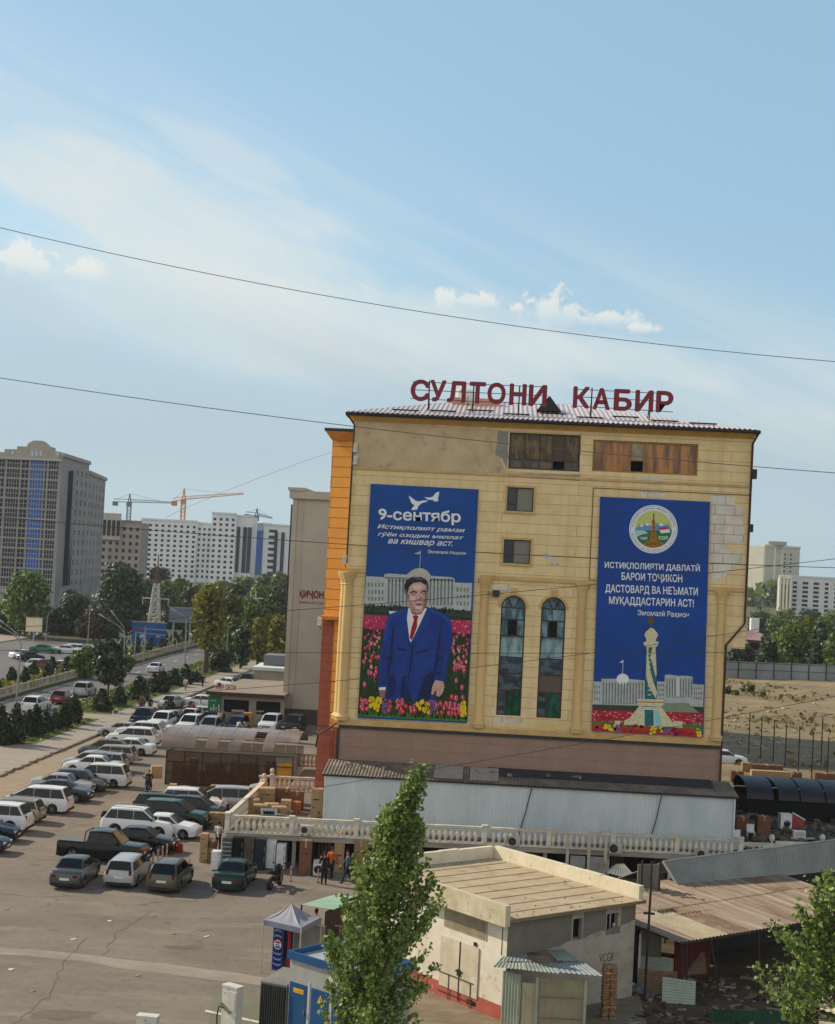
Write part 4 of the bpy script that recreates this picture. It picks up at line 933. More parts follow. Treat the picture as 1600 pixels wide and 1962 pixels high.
# balustrade along the front edge, made of turned balusters
bal=thing('balustrade','long pale stone balustrade along the front edge of the shop terrace','balustrade',tuple(TA+Vector((0,0,TZ))),TROT)
prof=[(.1,0),(.1,.06),(.06,.09),(.08,.14),(.138,.28),(.13,.36),(.07,.52),(.055,.58),(.08,.62),(.06,.66),(.1,.70),(.1,.74)]
bm_=MB();bm_.lathe(prof,8);me_bal=bm_.mesh('baluster',M_balu,50)
pm_=MB();pm_.box(-.13,-.13,0,.13,.13,.98);pm_.box(-.16,-.16,.981,.16,.16,1.06);me_post=pm_.mesh('post',M_balu)
def rail_run(par,p0,p1,nb,posts,z=0.0,finial=()):
 p0,p1=Vector(p0),Vector(p1);d=(p1-p0);L_=d.length;d.normalize();a=math.atan2(d.y,d.x)
 mb=MB();c=(p0+p1)/2
 mb.obox((c.x,c.y,z+.05),(L_,.24,.1),a);mb.obox((c.x,c.y,z+.885),(L_,.2,.1),a);mb.obox((c.x,c.y,z+.945),(L_-.02,.26,.02),a)
 mb.build('rail',M_balu,par)
 for k in range(nb):
  q=p0+d*(L_*(k+.5)/nb)
  if any(abs((q-(p0+d*L_*t)).length)<.2 for t in posts):continue
  o=link('baluster',me_bal,par,(q.x,q.y,z+.1));o.rotation_euler.z=a
 for t in posts:
  q=p0+d*L_*t;o=link('post',me_post,par,(q.x,q.y,z));o.rotation_euler.z=a
  if t in finial:mb=MB();mb.lathe([(.06,0),(.05,.05),(.13,.12),(.16,.22),(.13,.32),(.04,.38)],10,(q.x,q.y,z+1.062));mb.build('finial',M_balu,par,smooth=60)
rail_run(bal,(0,.05,0),(TL,.05,0),86,[i/8 for i in range(9)])
bal2=thing('balustrade','short balustrade on the left end of the shop terrace','balustrade',tuple(TA+Vector((0,0,TZ))),TROT)
rail_run(bal2,(.0,.4,0),(.9,13.0,0),30,[0,1],finial=(1,))
q=G(521,1516,TZ)
bal3=thing('balustrade','balustrade at the back of the terrace between the red pier and the vaulted hall','balustrade',(q.x,q.y,TZ))
rail_run(bal3,(-.9,.1,0),(3.35,.3,0),14,[.2,.98],finial=(.2,))
q=G(571,1469,1.0);bal4=thing('balustrade','small far balustrade right of the vaulted hall','balustrade',tuple(q));rail_run(bal4,(0,0,0),(2.6,.6,0),9,[0,1])
b=MB();b.box(-13.7,97.9,-.02,-9.8,116,1.0);o=struct(b.build('terrace_ground',M_deck))
# metal shed standing on the terrace
M_corr=mat('pale_blue_corrugated','b7c1c3','a7b2b4',.7,stretch=(1,1,.3),rough=.5,metal=.0,c3='c2c9ca',scale3=.5,lo3=.5,hi3=.7)
M_asb=mat('grey_brown_asbestos','6f675c','564f46',1.5,c3='857b6c',scale3=.6,bump=.2)
shed=thing('metal_shed','long low pale blue corrugated shed on the terrace under the mauve wall','shed',(0,0,0))
sl0,sl1=Vector((P(621,1530,87.4).x,87.3,TZ)),Vector((P(1407,1575,87.4).x,87.5,TZ));SH=P(800,1492,87.4).z-TZ;SB=P(645,1458,FY).z+.1
def corr_wall(mb,p0,p1,z0,z1,pitch,amp,mi=0,skew=0):
 p0,p1=Vector(p0),Vector(p1);d=p1-p0;L_=d.length;d.normalize();n=Vector((d.y,-d.x,0));N_=max(8,int(L_/pitch*4));vs=[];fs=[]
 for i in range(N_+1):
  q=p0+d*(L_*i/N_)+n*(amp if i%4 in (1,2) else 0);vs+=[(q.x,q.y,z0),(q.x,q.y,z1)]
 for i in range(N_):fs.append((2*i,2*i+2,2*i+3,2*i+1))
 mb.add(vs,fs,mi)
b=MB();corr_wall(b,sl0,sl1,TZ,TZ+SH,.21,.03);b.add([tuple(sl0),(sl0.x,FY-.02,TZ),(sl0.x,FY-.02,TZ+SH+.2),(sl0.x,sl0.y,TZ+SH)],[(0,1,2,3)]);b.add([tuple(sl1),(sl1.x,FY-.02,TZ),(sl1.x,FY-.02,TZ+SH+.2),(sl1.x,sl1.y,TZ+SH)],[(0,1,2,3)])
b.build('wall',M_corr,shed,fix=False)
b=MB();corr_slope(b,(sl0.x-.15,87.1,TZ+SH),(sl1.x+.2,87.3,TZ+SH),(sl0.x-.1,FY-.05,SB),(sl1.x,FY-.05,SB),480,.035);b.build('roof',M_asb,shed,fix=False)
b=MB();b.prism([(sl0.x-.15,87.11,TZ+SH-.1),(sl1.x+.2,87.31,TZ+SH-.1),(sl1.x+.2,87.36,TZ+SH-.1),(sl0.x-.15,87.16,TZ+SH-.1)],[(sl0.x-.15,87.11,TZ+SH-.005),(sl1.x+.2,87.31,TZ+SH-.005),(sl1.x+.2,87.36,TZ+SH-.005),(sl0.x-.15,87.16,TZ+SH-.005)]);b.build('eave_board',M_dark,shed)
for x,y in ((sl0.x-.02,87.2),(sl1.x-.06,87.4)):b=MB();b.box(x,y,TZ,x+.09,y+.09,TZ+SH-.01);b.build('corner_trim',mat('white_trim','c9ccc8','b2b5b0',3),shed)
rsl=math.atan2(SB-TZ-SH,FY-87.2)
for x0,x1 in ((-3.1,-1.5),(-1.1,.5)):
 b=MB();b.obox(((x0+x1)/2,88.6,TZ+SH+(SB-TZ-SH)*.5+.06),(x1-x0,2.3,.02),rx=rsl);b.build('roof_sheet',mat('pale_roof_sheet','9c948a','8a8278',2),shed)
b=MB();b.obox((6.2,89.2,TZ+SH+(SB-TZ-SH)*.7+.06),(12.6,1.5,.02),rx=rsl);b.build('roof_felt',mat('black_felt','34343a','26262b',2),shed)
r_=random.Random(11)
b=MB()
for k in range(26):
 x=r_.choice((r_.uniform(-8.4,-3),r_.uniform(-3,3),r_.uniform(0,10)));s=r_.uniform(.05,.14);b.obox((x,89.0+r_.uniform(-.9,.5),SB-.02+r_.uniform(-.12,0)),(s*2,s,s),r_.uniform(0,3),r_.uniform(-.3,.3))
stuff(b.build('roof_debris',mat('brick_bits','8d7f70','5e5348',8)))
for x0,x1 in ((2.35,1.7),(9.5,8.9)):
 b=MB();b.tube([(x0,87.3,TZ+SH-.15),((x0+x1)/2+.05,87.28,TZ+1.5),(x1,87.3,TZ+.1)],.03,5);b.build('cable',M_dark,shed)
# air conditioners hung on the balustrade
M_acw=mat('ac_casing','b9b4a6','9a9486',3,rough=.5);M_fan=mat('fan_black','1c1c1c','101010',4,rough=.5)
def air_con(px0,px1,py0,py1,label,dirx=0):
 a=P((px0+px1)/2,py1,83.95 if px0<800 else 85.3+(px0-970)*.0012);h=(py1-py0)/FPX*84.6;w=(px1-px0)/FPX*84.6
 t=thing('air_conditioner',label,'air conditioner',tuple(a),TROT,group='air conditioners on the terrace balustrade')
 b=MB();b.box(-w/2,-.16,0,w/2,.16,h);b.box(-w/2-.01,-.17,h,w/2+.01,.17,h+.02);b.build('casing',M_acw,t)
 b=MB();r=h*.40;b.lathe([(r,0),(r,.012),(r*.2,.014)],18,(-w*.15,-.178,h*.5),'Y');b.build('fan_grille',M_fan,t)
 b=MB()
 for k in range(3):b.obox((-w*.15,-.182,h*.5),(r*1.5,.008,r*.3),0,0,k*2.1)
 b.build('fan_blade',mat('fan_grey','44443f','33332f',4),t)
 for s in (-.3,.3):b=MB();b.tube([(w*s,-.12,-.02),(w*s,.3,-.02),(w*s,.3,-.25)],.02,4);b.build('bracket',M_dark,t)
air_con(575,598,1582,1597,'grimy air conditioner on the balustrade above the tall brown cartons');air_con(972,996,1602,1621,'air conditioner on the balustrade above the back corner of the hut roof')
air_con(1166,1191,1615,1635,'air conditioner with black fan on the balustrade above the bright hut parapet');air_con(1334,1356,1627,1644,'pale air conditioner half hidden behind the grey shed ridge')
# grey painted posts and boards in front of the balustrade
bd=thing('board_frame','two pale boards leaning before the balustrade between two air conditioners','boards',tuple(P(1118,1660,84.9)),TROT)
for x,w,h,z in ((-.9,.16,2.2,-.6),(.25,.16,2.2,-.6),(1.15,.16,2.2,-.6)):b=MB();b.box(x-w/2,-.1,z,x+w/2,.0,z+h);b.build('board',M_stuc,bd)
for x in (-.33,.7):b=MB();b.box(x-.4,-.06,-.4,x+.4,-.02,.55);b.build('panel',mat('grey_board','8c8d8a','767773',2),bd)
# ------------------------------------------------------------------ goods
M_card=mat('cardboard','8d7350','7a6344',2.5,rough=.9);M_card2=mat('cardboard_light','a18763','8f7553',2.5,rough=.9);M_card3=mat('cardboard_red','76533e','644532',2.5,rough=.9)
M_tape=mat('packing_tape','a58c66','97805c',4,rough=.4);M_ink=mat('carton_ink','5c4630','4c3a28',6)
def carton(x,y,z,w,d,h,rz,label,m=None,group=None,tilt=0,name='carton',prints=True):
 mb=MB();M_=m or M_card;bv=min(w,d,h)*.03
 mb.prism([(-w/2,-d/2,bv),(w/2,-d/2,bv),(w/2,d/2,bv),(-w/2,d/2,bv)],[(-w/2,-d/2,h-bv),(w/2,-d/2,h-bv),(w/2,d/2,h-bv),(-w/2,d/2,h-bv)])
 for z0,z1,i0,i1 in ((0,bv,1,0),(h-bv,h,0,1)):
  a0,a1=bv*i0,bv*i1
  mb.prism([(-w/2+a0,-d/2+a0,z0),(w/2-a0,-d/2+a0,z0),(w/2-a0,d/2-a0,z0),(-w/2+a0,d/2-a0,z0)],[(-w/2+a1,-d/2+a1,z1),(w/2-a1,-d/2+a1,z1),(w/2-a1,d/2-a1,z1),(-w/2+a1,d/2-a1,z1)])
 t=min(w,.06+w*.05)/2
 mb.box(-t,-d/2-.003,h*.8,t,d/2+.003,h+.003,1)
 if prints:
  mb.box(-w*.34,-d/2-.004,h*.6,w*.22,-d/2-.0005,h*.66,2);mb.box(-w*.34,-d/2-.004,h*.32,-w*.16,-d/2-.0005,h*.38,2);mb.box(w*.18,-d/2-.004,h*.12,w*.34,-d/2-.0005,h*.22,2)
  mb.box(w/2+.0005,-d*.3,h*.55,w/2+.004,d*.25,h*.68,2)
 o=mb.build(name,(M_,M_tape,M_ink));o.location=(x,y,z);o.rotation_euler=(tilt,0,rz);return tag(o,label,'box',group)
def at(px0,px1,pt,pb,z=0.0):
 """ground point under the middle of a pixel box, its width and its height"""
 c=G((px0+px1)/2,pb,z);dist=(c-Vector((0,0,CAM_H))).dot(_F);return c,(px1-px0)/FPX*dist,P((px0+px1)/2,pt,c.y).z-z
M_fw=mat('fridge_white','d3d6d6','c2c6c6',2,rough=.3);M_fs=mat('fridge_steel','565c5e','4a5053',1.5,stretch=(1,1,6),rough=.32,metal=.4);M_fb=mat('fridge_black','15171a','101214',2,rough=.2);M_fz=mat('fridge_bronze','5a5040','4c4335',2,rough=.35,metal=.3);M_fn=mat('fridge_navy','2b333c','232a32',2,rough=.3,metal=.2)
def fridge(px0,px1,pt,pb,m,label,split=.62,shelves=False,z=0):
 c,w,h=at(px0,px1,pt,pb,z);w=max(.45,w);d=.62;t=thing('fridge',label,'fridge',(c.x,c.y+d/2,z),TROT*.5+rnd.uniform(-.03,.03),group='appliances in front of the shop row')
 b=MB();b.box(-w/2,-d/2+.06,.04,w/2,d/2,h);b.build('body',m,t)
 if shelves:
  b=MB();b.box(-w/2+.02,-d/2+.02,.06,w/2-.02,-d/2+.058,h-.04);dr=b.build('door',glass_mat('shelf_glass','3f4a4e',.1),t)
  for k in range(6):b=MB();b.box(-w/2+.03,-d/2-.004,h*(.14+k*.14),w/2-.03,-d/2+.018,h*(.14+k*.14)+.05);b.build('shelf',mat('shelf_white','9aa0a2','888e90',3),dr)
  return t
 zs=[.06,h*split,h-.01] if split else [.06,h-.01]
 for i in range(len(zs)-1):
  b=MB();b.box(-w/2,-d/2,zs[i]+.006,w/2,-d/2+.055,zs[i+1]-.006);dr=b.build('door',m,t)
  b=MB();zz=zs[i+1]-.12 if i==0 else zs[i]+.12;b.box(w/2-.09,-d/2-.035,min(zz,zz-.35 if i==0 else zz),w/2-.06,-d/2-.002,max(zz,zz-.35 if i==0 else zz+.25));b.build('handle',mat('steel_handle','a9acac','8f9393',3,metal=.8,rough=.3),dr)
 return t
fridge(403,420,1632,1669,M_fw,'short white fridge at the left end of the appliance row',.7)
fridge(423,442,1606,1664,M_fs,'glass fronted fridge with pale shelves beside the short white fridge',0,True);fridge(443,464,1605,1664,M_fb,'tall black fridge in the appliance row');fridge(465,485,1606,1665,M_fz,'tall bronze coloured fridge in the appliance row',.6)
fridge(486,507,1608,1668,M_fn,'tall slate blue fridge beside the white ones',.55);fridge(508,526,1611,1666,M_fw,'taller white fridge of the touching white pair',.6);fridge(528,545,1618,1667,M_fw,'shorter white fridge of the touching white pair',.66)
GB='cartons in front of the shop row'
def carton_px(px0,px1,pt,pb,label,m=None,z=0,d=.6,rz=0.05,group=GB,tilt=0):
 c,w,h=at(px0,px1,pt,pb,z);return carton(c.x,c.y+d/2,z,w,d,h,rz,label,m,group,tilt)
carton_px(381,396,1625,1653,'lower carton of the tall two carton stack left of the fridges',M_card2);c,w,h=at(381,396,1625,1653);carton(c.x,c.y+.3,h+.004,w*.95,.55,.75,.02,'upper carton of the tall two carton stack left of the fridges',M_card2,GB)
carton_px(397,411,1625,1653,'brown carton beside the tall two carton stack',M_card);c,w,h=at(397,411,1625,1653);carton(c.x,c.y+.3,h+.004,w,.5,.35,.2,'flat orange brown carton on the carton beside the tall stack',M_card3,GB)
carton_px(571,594,1611,1677,'very tall reddish carton standing on the ground under the balustrade',M_card3);carton_px(595,617,1611,1655,'tall orange carton with a lattice print behind the washing machine',mat('cardboard_orange','b0603a','c98a62',9,lo=.5,hi=.55))
carton_px(621,632,1615,1660,'narrow brown carton behind the man in orange',M_card);carton_px(638,657,1618,1672,'tilted tall carton beside the walking man in grey',M_card2,tilt=.06);carton_px(676,702,1611,1672,'wide brown carton beside the poplar leaves',M_card)
c=G(668,1605,TZ-.3);carton(c.x,c.y-.4,TZ-.32,.9,.5,.55,.3,'open carton perched on the terrace edge by the poplar',M_card2,GB,.2)
c,w,h=at(599,617,1650,1679)
wm=thing('washing_machine','white washing machine with a black round door beside the man in black','washing machine',(c.x,c.y+.3,0),.05)
b=MB();b.box(-w/2,-.28,.03,w/2,.28,h);b.build('body',M_fw,wm);b=MB();b.lathe([(h*.27,0),(h*.27,-.03),(h*.2,-.05),(h*.05,-.045)],18,(0,-.282,h*.45),'Y');b.build('door',M_fb,wm,smooth=40);b=MB();b.box(-w*.44,-.29,h*.84,w*.44,-.281,h*.96);b.build('control_panel',M_acw,wm)
def cooker(px0,px1,pt,pb,z,label,m=M_fw):
 c,w,h=at(px0,px1,pt,pb,z);t=thing('cooker',label,'cooker',(c.x,c.y+.3,z),.06,group='cookers and cartons on the terrace')
 b=MB();b.box(-w/2,-.28,.02,w/2,.28,h);b.build('body',m,t);b=MB();b.box(-w*.4,-.3,h*.12,w*.4,-.281,h*.74);dr=b.build('door',mat('oven_frame','8c8f90','7b7e80',3,rough=.3),t)
 b=MB();b.box(-w*.32,-.306,h*.2,w*.32,-.301,h*.6);b.build('window',M_gl_dark,dr);b=MB();b.tube([(-w*.35,-.33,h*.69),(w*.35,-.33,h*.69)],.015,5);b.build('handle',M_fw,dr)
 for k in range(4):b=MB();b.lathe([(.03,0),(.025,-.03)],8,(-w*.3+k*w*.2,-.282,h*.86),'Y');b.build('knob',M_dark,t)
 b=MB();b.box(-w/2,-.28,h+.001,w/2,.28,h+.03);b.build('hob',M_dark,t)
GT='cookers and cartons on the terrace'
cooker(499,529,1549,1563,TZ,'white cooker at the front of the terrace pile, nearest the balustrade');cooker(508,538,1541,1556,TZ,'grey cooker behind the front white one on the terrace',M_acw)
carton_px(474,494,1533,1559,'brown carton left of the cookers on the terrace',M_card,TZ,.9,.1,GT);carton_px(536,556,1534,1560,'open sided carton right of the cookers on the terrace',M_card2,TZ,.7,.1,GT)
for i,(a,bq,m) in enumerate(((482,515,M_card2),(515,560,M_card3))):
 c=G((a+bq)/2,1552,TZ);carton(c.x,c.y+2.6,TZ,(bq-a)/FPX*90,.9,.95,.05,('wide pale carton behind the cookers','wide reddish carton behind the cookers')[i],m,GT)
carton_px(553,580,1517,1552,'tall carton on the terrace near the red pier',M_card3,TZ,.7,.1,GT);carton_px(560,575,1537,1558,'small orange carton before the tall carton near the red pier',mat('cardboard_rust','a5602f','904f24',3),TZ,.5,.1,GT)
carton_px(594,616,1512,1566,'tall carton standing against the shed corner by the red pier',M_card2,TZ,.7,.05,GT)
for i,(px,py) in enumerate(((500,1532),(520,1530),(535,1536),(487,1536))):
 c=G(px,py+12,TZ+.97);carton(c.x,c.y,TZ+.96 if i !=3 else TZ+.05,.8,.6,.1 if i !=3 else .5,.1*i,('flat carton lying left on the wide cartons','flat carton lying in the middle of the wide cartons','flat carton lying right on the wide cartons','squat carton at the back left of the terrace pile')[i],M_card2,GT,prints=False)
tp=thing('toppled_table','white folding table leaning near the terrace corner','table',tuple(G(494,1528,TZ)),.3)
b=MB();b.obox((0,0,.45),(.7,.04,.7),0,.4);b.build('tabletop',M_fw,tp)
for s in (-.3,.3):b=MB();b.tube([(s,.1,.5),(s,.5,0)],.02,5);b.build('leg',M_dark,tp)
# goods on the ground in front of the vaulted hall
GC='goods on the ground before the vaulted hall'
for i,(x0,x1,y0,y1,lb,m) in enumerate(((398,428,1558,1588,'large carton standing behind the man in white at the terrace corner',M_card),(322,336,1503,1526,'two toned carton at the left front foot of the vaulted hall',M_card2),(337,346,1508,1527,'narrow carton at the left front foot of the vaulted hall',M_card),
  (457,478,1513,1527,'low tan carton before the hall front',M_card2),(478,500,1511,1524,'flat wide carton before the hall front near the rail',M_card),(424,437,1517,1533,'light blue carton before the hall front',mat('carton_blue','5f8fb0','4f7c9c',3)),(439,456,1518,1532,'pale grey carton before the hall front',mat('carton_grey','9aa0a4','878d91',3)))):
 carton_px(x0,x1,y0,y1,lb,m,0,.6,.1*(i%3),GC)
r_=random.Random(77)
for i in range(22):
 px,py=r_.uniform(345,505),r_.uniform(1516,1534)+(4 if i%3 else 0);c=G(px,py);h=r_.uniform(.25,.8);carton(c.x,c.y,0,r_.uniform(.3,.8),r_.uniform(.3,.6),h,r_.uniform(-.4,.4),'small box in the clutter of goods before the vaulted hall',r_.choice((M_card,M_card2,M_card3,M_acw,M_fan,mat('carton_grey','9aa0a4'),M_fan)),'clutter of goods before the vaulted hall',prints=False)
# washing machines with open drums
for i,(px,lb) in enumerate(((405,'left of the two white washing machines behind the silver van'),(424,'right of the two white washing machines behind the silver van'))):
 c,w,h=at(px-8,px+8,1532,1556);t=thing('washing_machine',lb,'washing machine',(c.x,c.y+.3,0),.1,group=GC)
 b=MB();b.box(-w/2,-.28,.02,w/2,.28,h);b.build('body',M_fw,t);b=MB();b.lathe([(w*.36,0),(w*.36,-.03),(w*.26,-.05),(w*.05,-.045)],16,(0,-.282,h*.5),'Y');b.build('door',M_acw,t,smooth=40)
# ------------------------------------------------------------------ vaulted hall
HO=(G(316,1503).x,G(316,1503).y,0)
hall=thing('vaulted_hall','market hall with a brown polycarbonate barrel roof missing several sheets','hall',HO,.02)
HL,HD=G(560,1515).x-HO[0],7.0
M_poly=mat('brown_polycarbonate','746b63','625a53',.8,rough=.28,c3='857c74',scale3=.5);M_hfr=mat('hall_frame','6d5c4c','574839',3,rough=.5)
M_hgl=glass_mat('brown_tinted_glass','4a3420',.1,.45,spec=.3)
def vp(u,x,o=0.0):
 # u 0 at the front eave, 1 at the back eave: a flattened barrel
 t=math.pi*(.06+.86*u);return Vector((x,HD/2-(HD/2+.55+o)*math.cos(t),2.42+(1.42+o)*math.sin(t)**.9))
ncol=12
missing={(3,0),(5,0),(7,0),(8,0),(10,0),(11,0),(8,1)}
for i in range(ncol):
 for j in range(4):
  x0,x1=-.35+(HL+.6)*i/ncol,-.35+(HL+.6)*(i+1)/ncol
  if (i,j) in missing:continue
  if j==0 and i==6:x0,x1=x0,x1
  b=MB();vs=[];fs=[]
  u0,u1=(0,.2,.42,.7,1.0)[j],(0,.2,.42,.7,1.0)[j+1]
  for k in range(5):
   u=u0+(u1-u0)*k/4
   for x in (x0+.02,x1-.02):
    q=vp(u,x);
    if j==0 and i==6:q+=Vector((.25*k/4,-.25+.1*k,.12*(2-abs(k-2))))
    vs.append(tuple(q))
  for k in range(4):fs.append((2*k,2*k+1,2*k+3,2*k+2))
  b.add(vs,fs);o=b.build('roof_sheet',M_poly,hall,smooth=60,fix=False)
for i in range(ncol+1):
 b=MB();x=-.35+(HL+.6)*i/ncol;b.tube([tuple(vp(k/12,x,-.03)) for k in range(13)],.035,5);b.build('roof_rib',M_hfr,hall)
for u in (0,.2,.42,.7,1):b=MB();q0,q1=vp(u,-.35,-.03),vp(u,HL+.25,-.03);b.tube([tuple(q0),tuple(q1)],.035,5);b.build('purlin',M_hfr,hall)
for i in range(8):
 b=MB();x=HL*i/7;b.box(x-.04,.0,0,x+.04,.08,2.45);b.build('post',M_dark,hall)
for z in (.02,.85,1.65,2.38):b=MB();b.box(.041,.01,z,HL-.041,.06,z+.06);b.build('mullion',M_dark,hall)
for i in range(7):
 if i in (6,):continue
 b=MB();b.box(HL*i/7+.045,.03,.09,HL*(i+1)/7-.045,.045,2.37);b.build('glass_panel',M_hgl,hall)
b=MB();b.box(-.02,.09,.02,.0,HD,2.4);b.box(HL,HD*.5,0,HL+.04,HD,2.4);b.box(0,HD,0,HL,HD+.05,2.4);b.build('side_glass',M_hgl,hall)
b=MB();b.box(HL-1.1,.2,.0,HL-.1,.28,1.9);b.build('yellow_board',mat('yellow_board','c79a1e','b58912',2),hall)
b=MB();b.box(-.1,.1,.002,HL+.1,HD,.02);b.build('floor',M_deck,hall)
for i in range(12):
 h=r_.uniform(.8,1.9);c=Vector((HO[0]+.6+i*.6,HO[1]+.55+r_.uniform(0,2),.022));carton(c.x,c.y,.022,r_.uniform(.5,.9),.6,h,r_.uniform(-.1,.1),'carton stacked inside the vaulted hall behind brown glass',r_.choice((M_card,M_card2,M_card3)),'cartons inside the vaulted hall')
# ================================================================== HUT, LEAN-TO, RUSTY SHEDS, KIOSKS
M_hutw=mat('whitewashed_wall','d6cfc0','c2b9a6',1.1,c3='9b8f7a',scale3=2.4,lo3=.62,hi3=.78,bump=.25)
M_hutr=mat('shaded_side_render','a39c8d','938b7b',1.0,c3='857c6c',scale3=2.0,lo3=.55,hi3=.75,bump=.2)  # darker copy of the whitewash: the side wall's shade is in its colour
M_plinth=mat('brick_pink_plinth','a8574a','96493d',1.4,c3='c79a8c',scale3=3.2,lo3=.66,hi3=.74,bump=.2)
M_hroof=mat('hut_roof_felt','ad9c7f','9c8c71',.9,c3='887962',scale3=1.6,lo3=.55,hi3=.72,bump=.2)
M_para=mat('parapet_concrete','d3cab2','c1b79d',1.0,c3='968a6b',scale3=2.6,lo3=.62,hi3=.76,bump=.25)
M_seam=mat('roof_seam','917f5e','80704f',4)
C0=Vector((.95,58.75,0));Cr=Vector((6.08,63.4,0));U1=(Cr-C0).normalized();LR=(Cr-C0).length;U2=Vector((-.64,.768,0));LL=9.0;HZ=3.72
hut=thing('hut','whitewashed flat roofed hut with a pink plinth and double metal doors','hut',(0,0,0))
def hp(u,v,z):q=C0+U1*u+U2*v;return (q.x,q.y,z)
def hbox(mb,u0,u1,v0,v1,z0,z1,mi=0):mb.prism([hp(u0,v0,z0),hp(u1,v0,z0),hp(u1,v1,z0),hp(u0,v1,z0)],[hp(u0,v0,z1),hp(u1,v0,z1),hp(u1,v1,z1),hp(u0,v1,z1)],mi)
# right-hand wall with two real openings; local frame along U1
b=MB();wall_open(b,0,LR,0,HZ,[(3.43,3.93,2.65,3.42),(5.29,5.93,2.62,3.42)],.2)
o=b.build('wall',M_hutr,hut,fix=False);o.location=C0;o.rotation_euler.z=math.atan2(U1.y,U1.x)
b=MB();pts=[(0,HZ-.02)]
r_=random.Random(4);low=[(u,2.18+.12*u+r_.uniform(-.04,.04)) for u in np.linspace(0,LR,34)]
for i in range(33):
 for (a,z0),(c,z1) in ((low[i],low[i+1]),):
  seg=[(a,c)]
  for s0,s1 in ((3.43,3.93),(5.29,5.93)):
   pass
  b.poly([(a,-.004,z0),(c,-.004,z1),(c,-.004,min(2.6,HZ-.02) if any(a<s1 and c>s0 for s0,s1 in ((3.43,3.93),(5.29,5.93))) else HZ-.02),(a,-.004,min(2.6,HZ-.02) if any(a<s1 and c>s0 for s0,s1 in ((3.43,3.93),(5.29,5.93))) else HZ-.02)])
o=b.build('eave_shade_band',mat('dark_grey_eave_shade','716b60','655f55',1.4),hut,fix=False);o.location=C0;o.rotation_euler.z=math.atan2(U1.y,U1.x)  # eave shadow put into the wall colour as a dark band
b=MB();b.box(-.001,.26,2.4,LR-.3,.3,HZ-.2);o=b.build('dark_interior',M_black,hut);o.location=C0;o.rotation_euler.z=math.atan2(U1.y,U1.x)
b=MB();b.box(3.46,.1,2.66,3.5,.14,3.4);b.box(3.501,.1,2.66,3.9,.13,2.7);o=b.build('shutter',mat('rust_shutter','6a3f30','573226',3),hut);o.location=C0;o.rotation_euler.z=math.atan2(U1.y,U1.x)
b=MB();b.box(5.6,.12,2.64,5.64,.16,3.4);b.box(5.75,.1,2.64,5.9,.12,3.0);o=b.build('window_frame',M_acw,hut);o.location=C0;o.rotation_euler.z=math.atan2(U1.y,U1.x)
# writing scratched on the side wall
for tx_,q_ in (('VCGK',(4.95,5.8,1.55,1.9)),('ДО',(5.45,5.72,.75,1.0))):b=MB();text_fit(b,tx_,*q_,-.006);o=b.build('scrawled_lettering',M_ink,hut,fix=False);o.location=C0;o.rotation_euler.z=math.atan2(U1.y,U1.x)
# front-left wall (lit) and hidden walls
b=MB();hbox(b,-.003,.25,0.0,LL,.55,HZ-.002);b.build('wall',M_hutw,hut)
b=MB();hbox(b,-.02,.24,-.02,LL,0,.548);b.build('plinth',M_plinth,hut)
b=MB();hbox(b,0,LR,LL-.2,LL,0,HZ-.004);hbox(b,LR-.2,LR-.002,.02,LL-.21,0,HZ-.004);b.build('wall',M_hutw,hut)
def lit(mb,v0,v1,z0,z1,t0=-.02,t1=-.004):hbox(mb,t0,t1,v0*1.12,v1*1.12,z0,z1)
b=MB();lit(b,1.05,3.4,2.72,3.42,-.03);vt=b.build('vent_grille',mat('vent_frame','a59c86','8f866f',3),hut)
b=MB()
for k in range(11):lit(b,1.13,3.32,2.78+k*.056,2.80+k*.056,-.045,-.031)
b.build('louvre',mat('louvre_tan','8a7d60','70654c',3),vt)
for v0,v1 in ((1.4,2.38),(2.42,3.5)):
 b=MB();lit(b,v0,v1,.42,2.35,-.05,-.022);d=b.build('door',mat('door_cream','c4bba6','a99f89',1.5,c3='7f7664',scale3=4,lo3=.66,hi3=.74),hut)
b=MB();lit(b,2.37,2.43,.1,2.35,-.062,-.051);lit(b,2.2,2.6,1.18,1.24,-.07,-.063);lit(b,2.3,2.5,1.05,1.3,-.08,-.071);b.build('door_bolt',M_dark,hut)
b=MB()
for v in (1.75,2.95):lit(b,v-.02,v+.02,.0,.95,-.07,-.055)
lit(b,1.6,3.6,.93,.97,-.07,-.055);lit(b,1.6,3.6,.2,.24,-.054,-.04);b.build('door_rail',mat('rusty_bar','5a4a3a','46382b',3),hut)
b=MB();lit(b,1.45,1.95,.12,.3,-.024,-.0205);b.build('floor_vent',M_black,hut)
b=MB();lit(b,1.55,1.7,2.38,2.52,-.05);b.build('lamp_box',M_dark,hut)
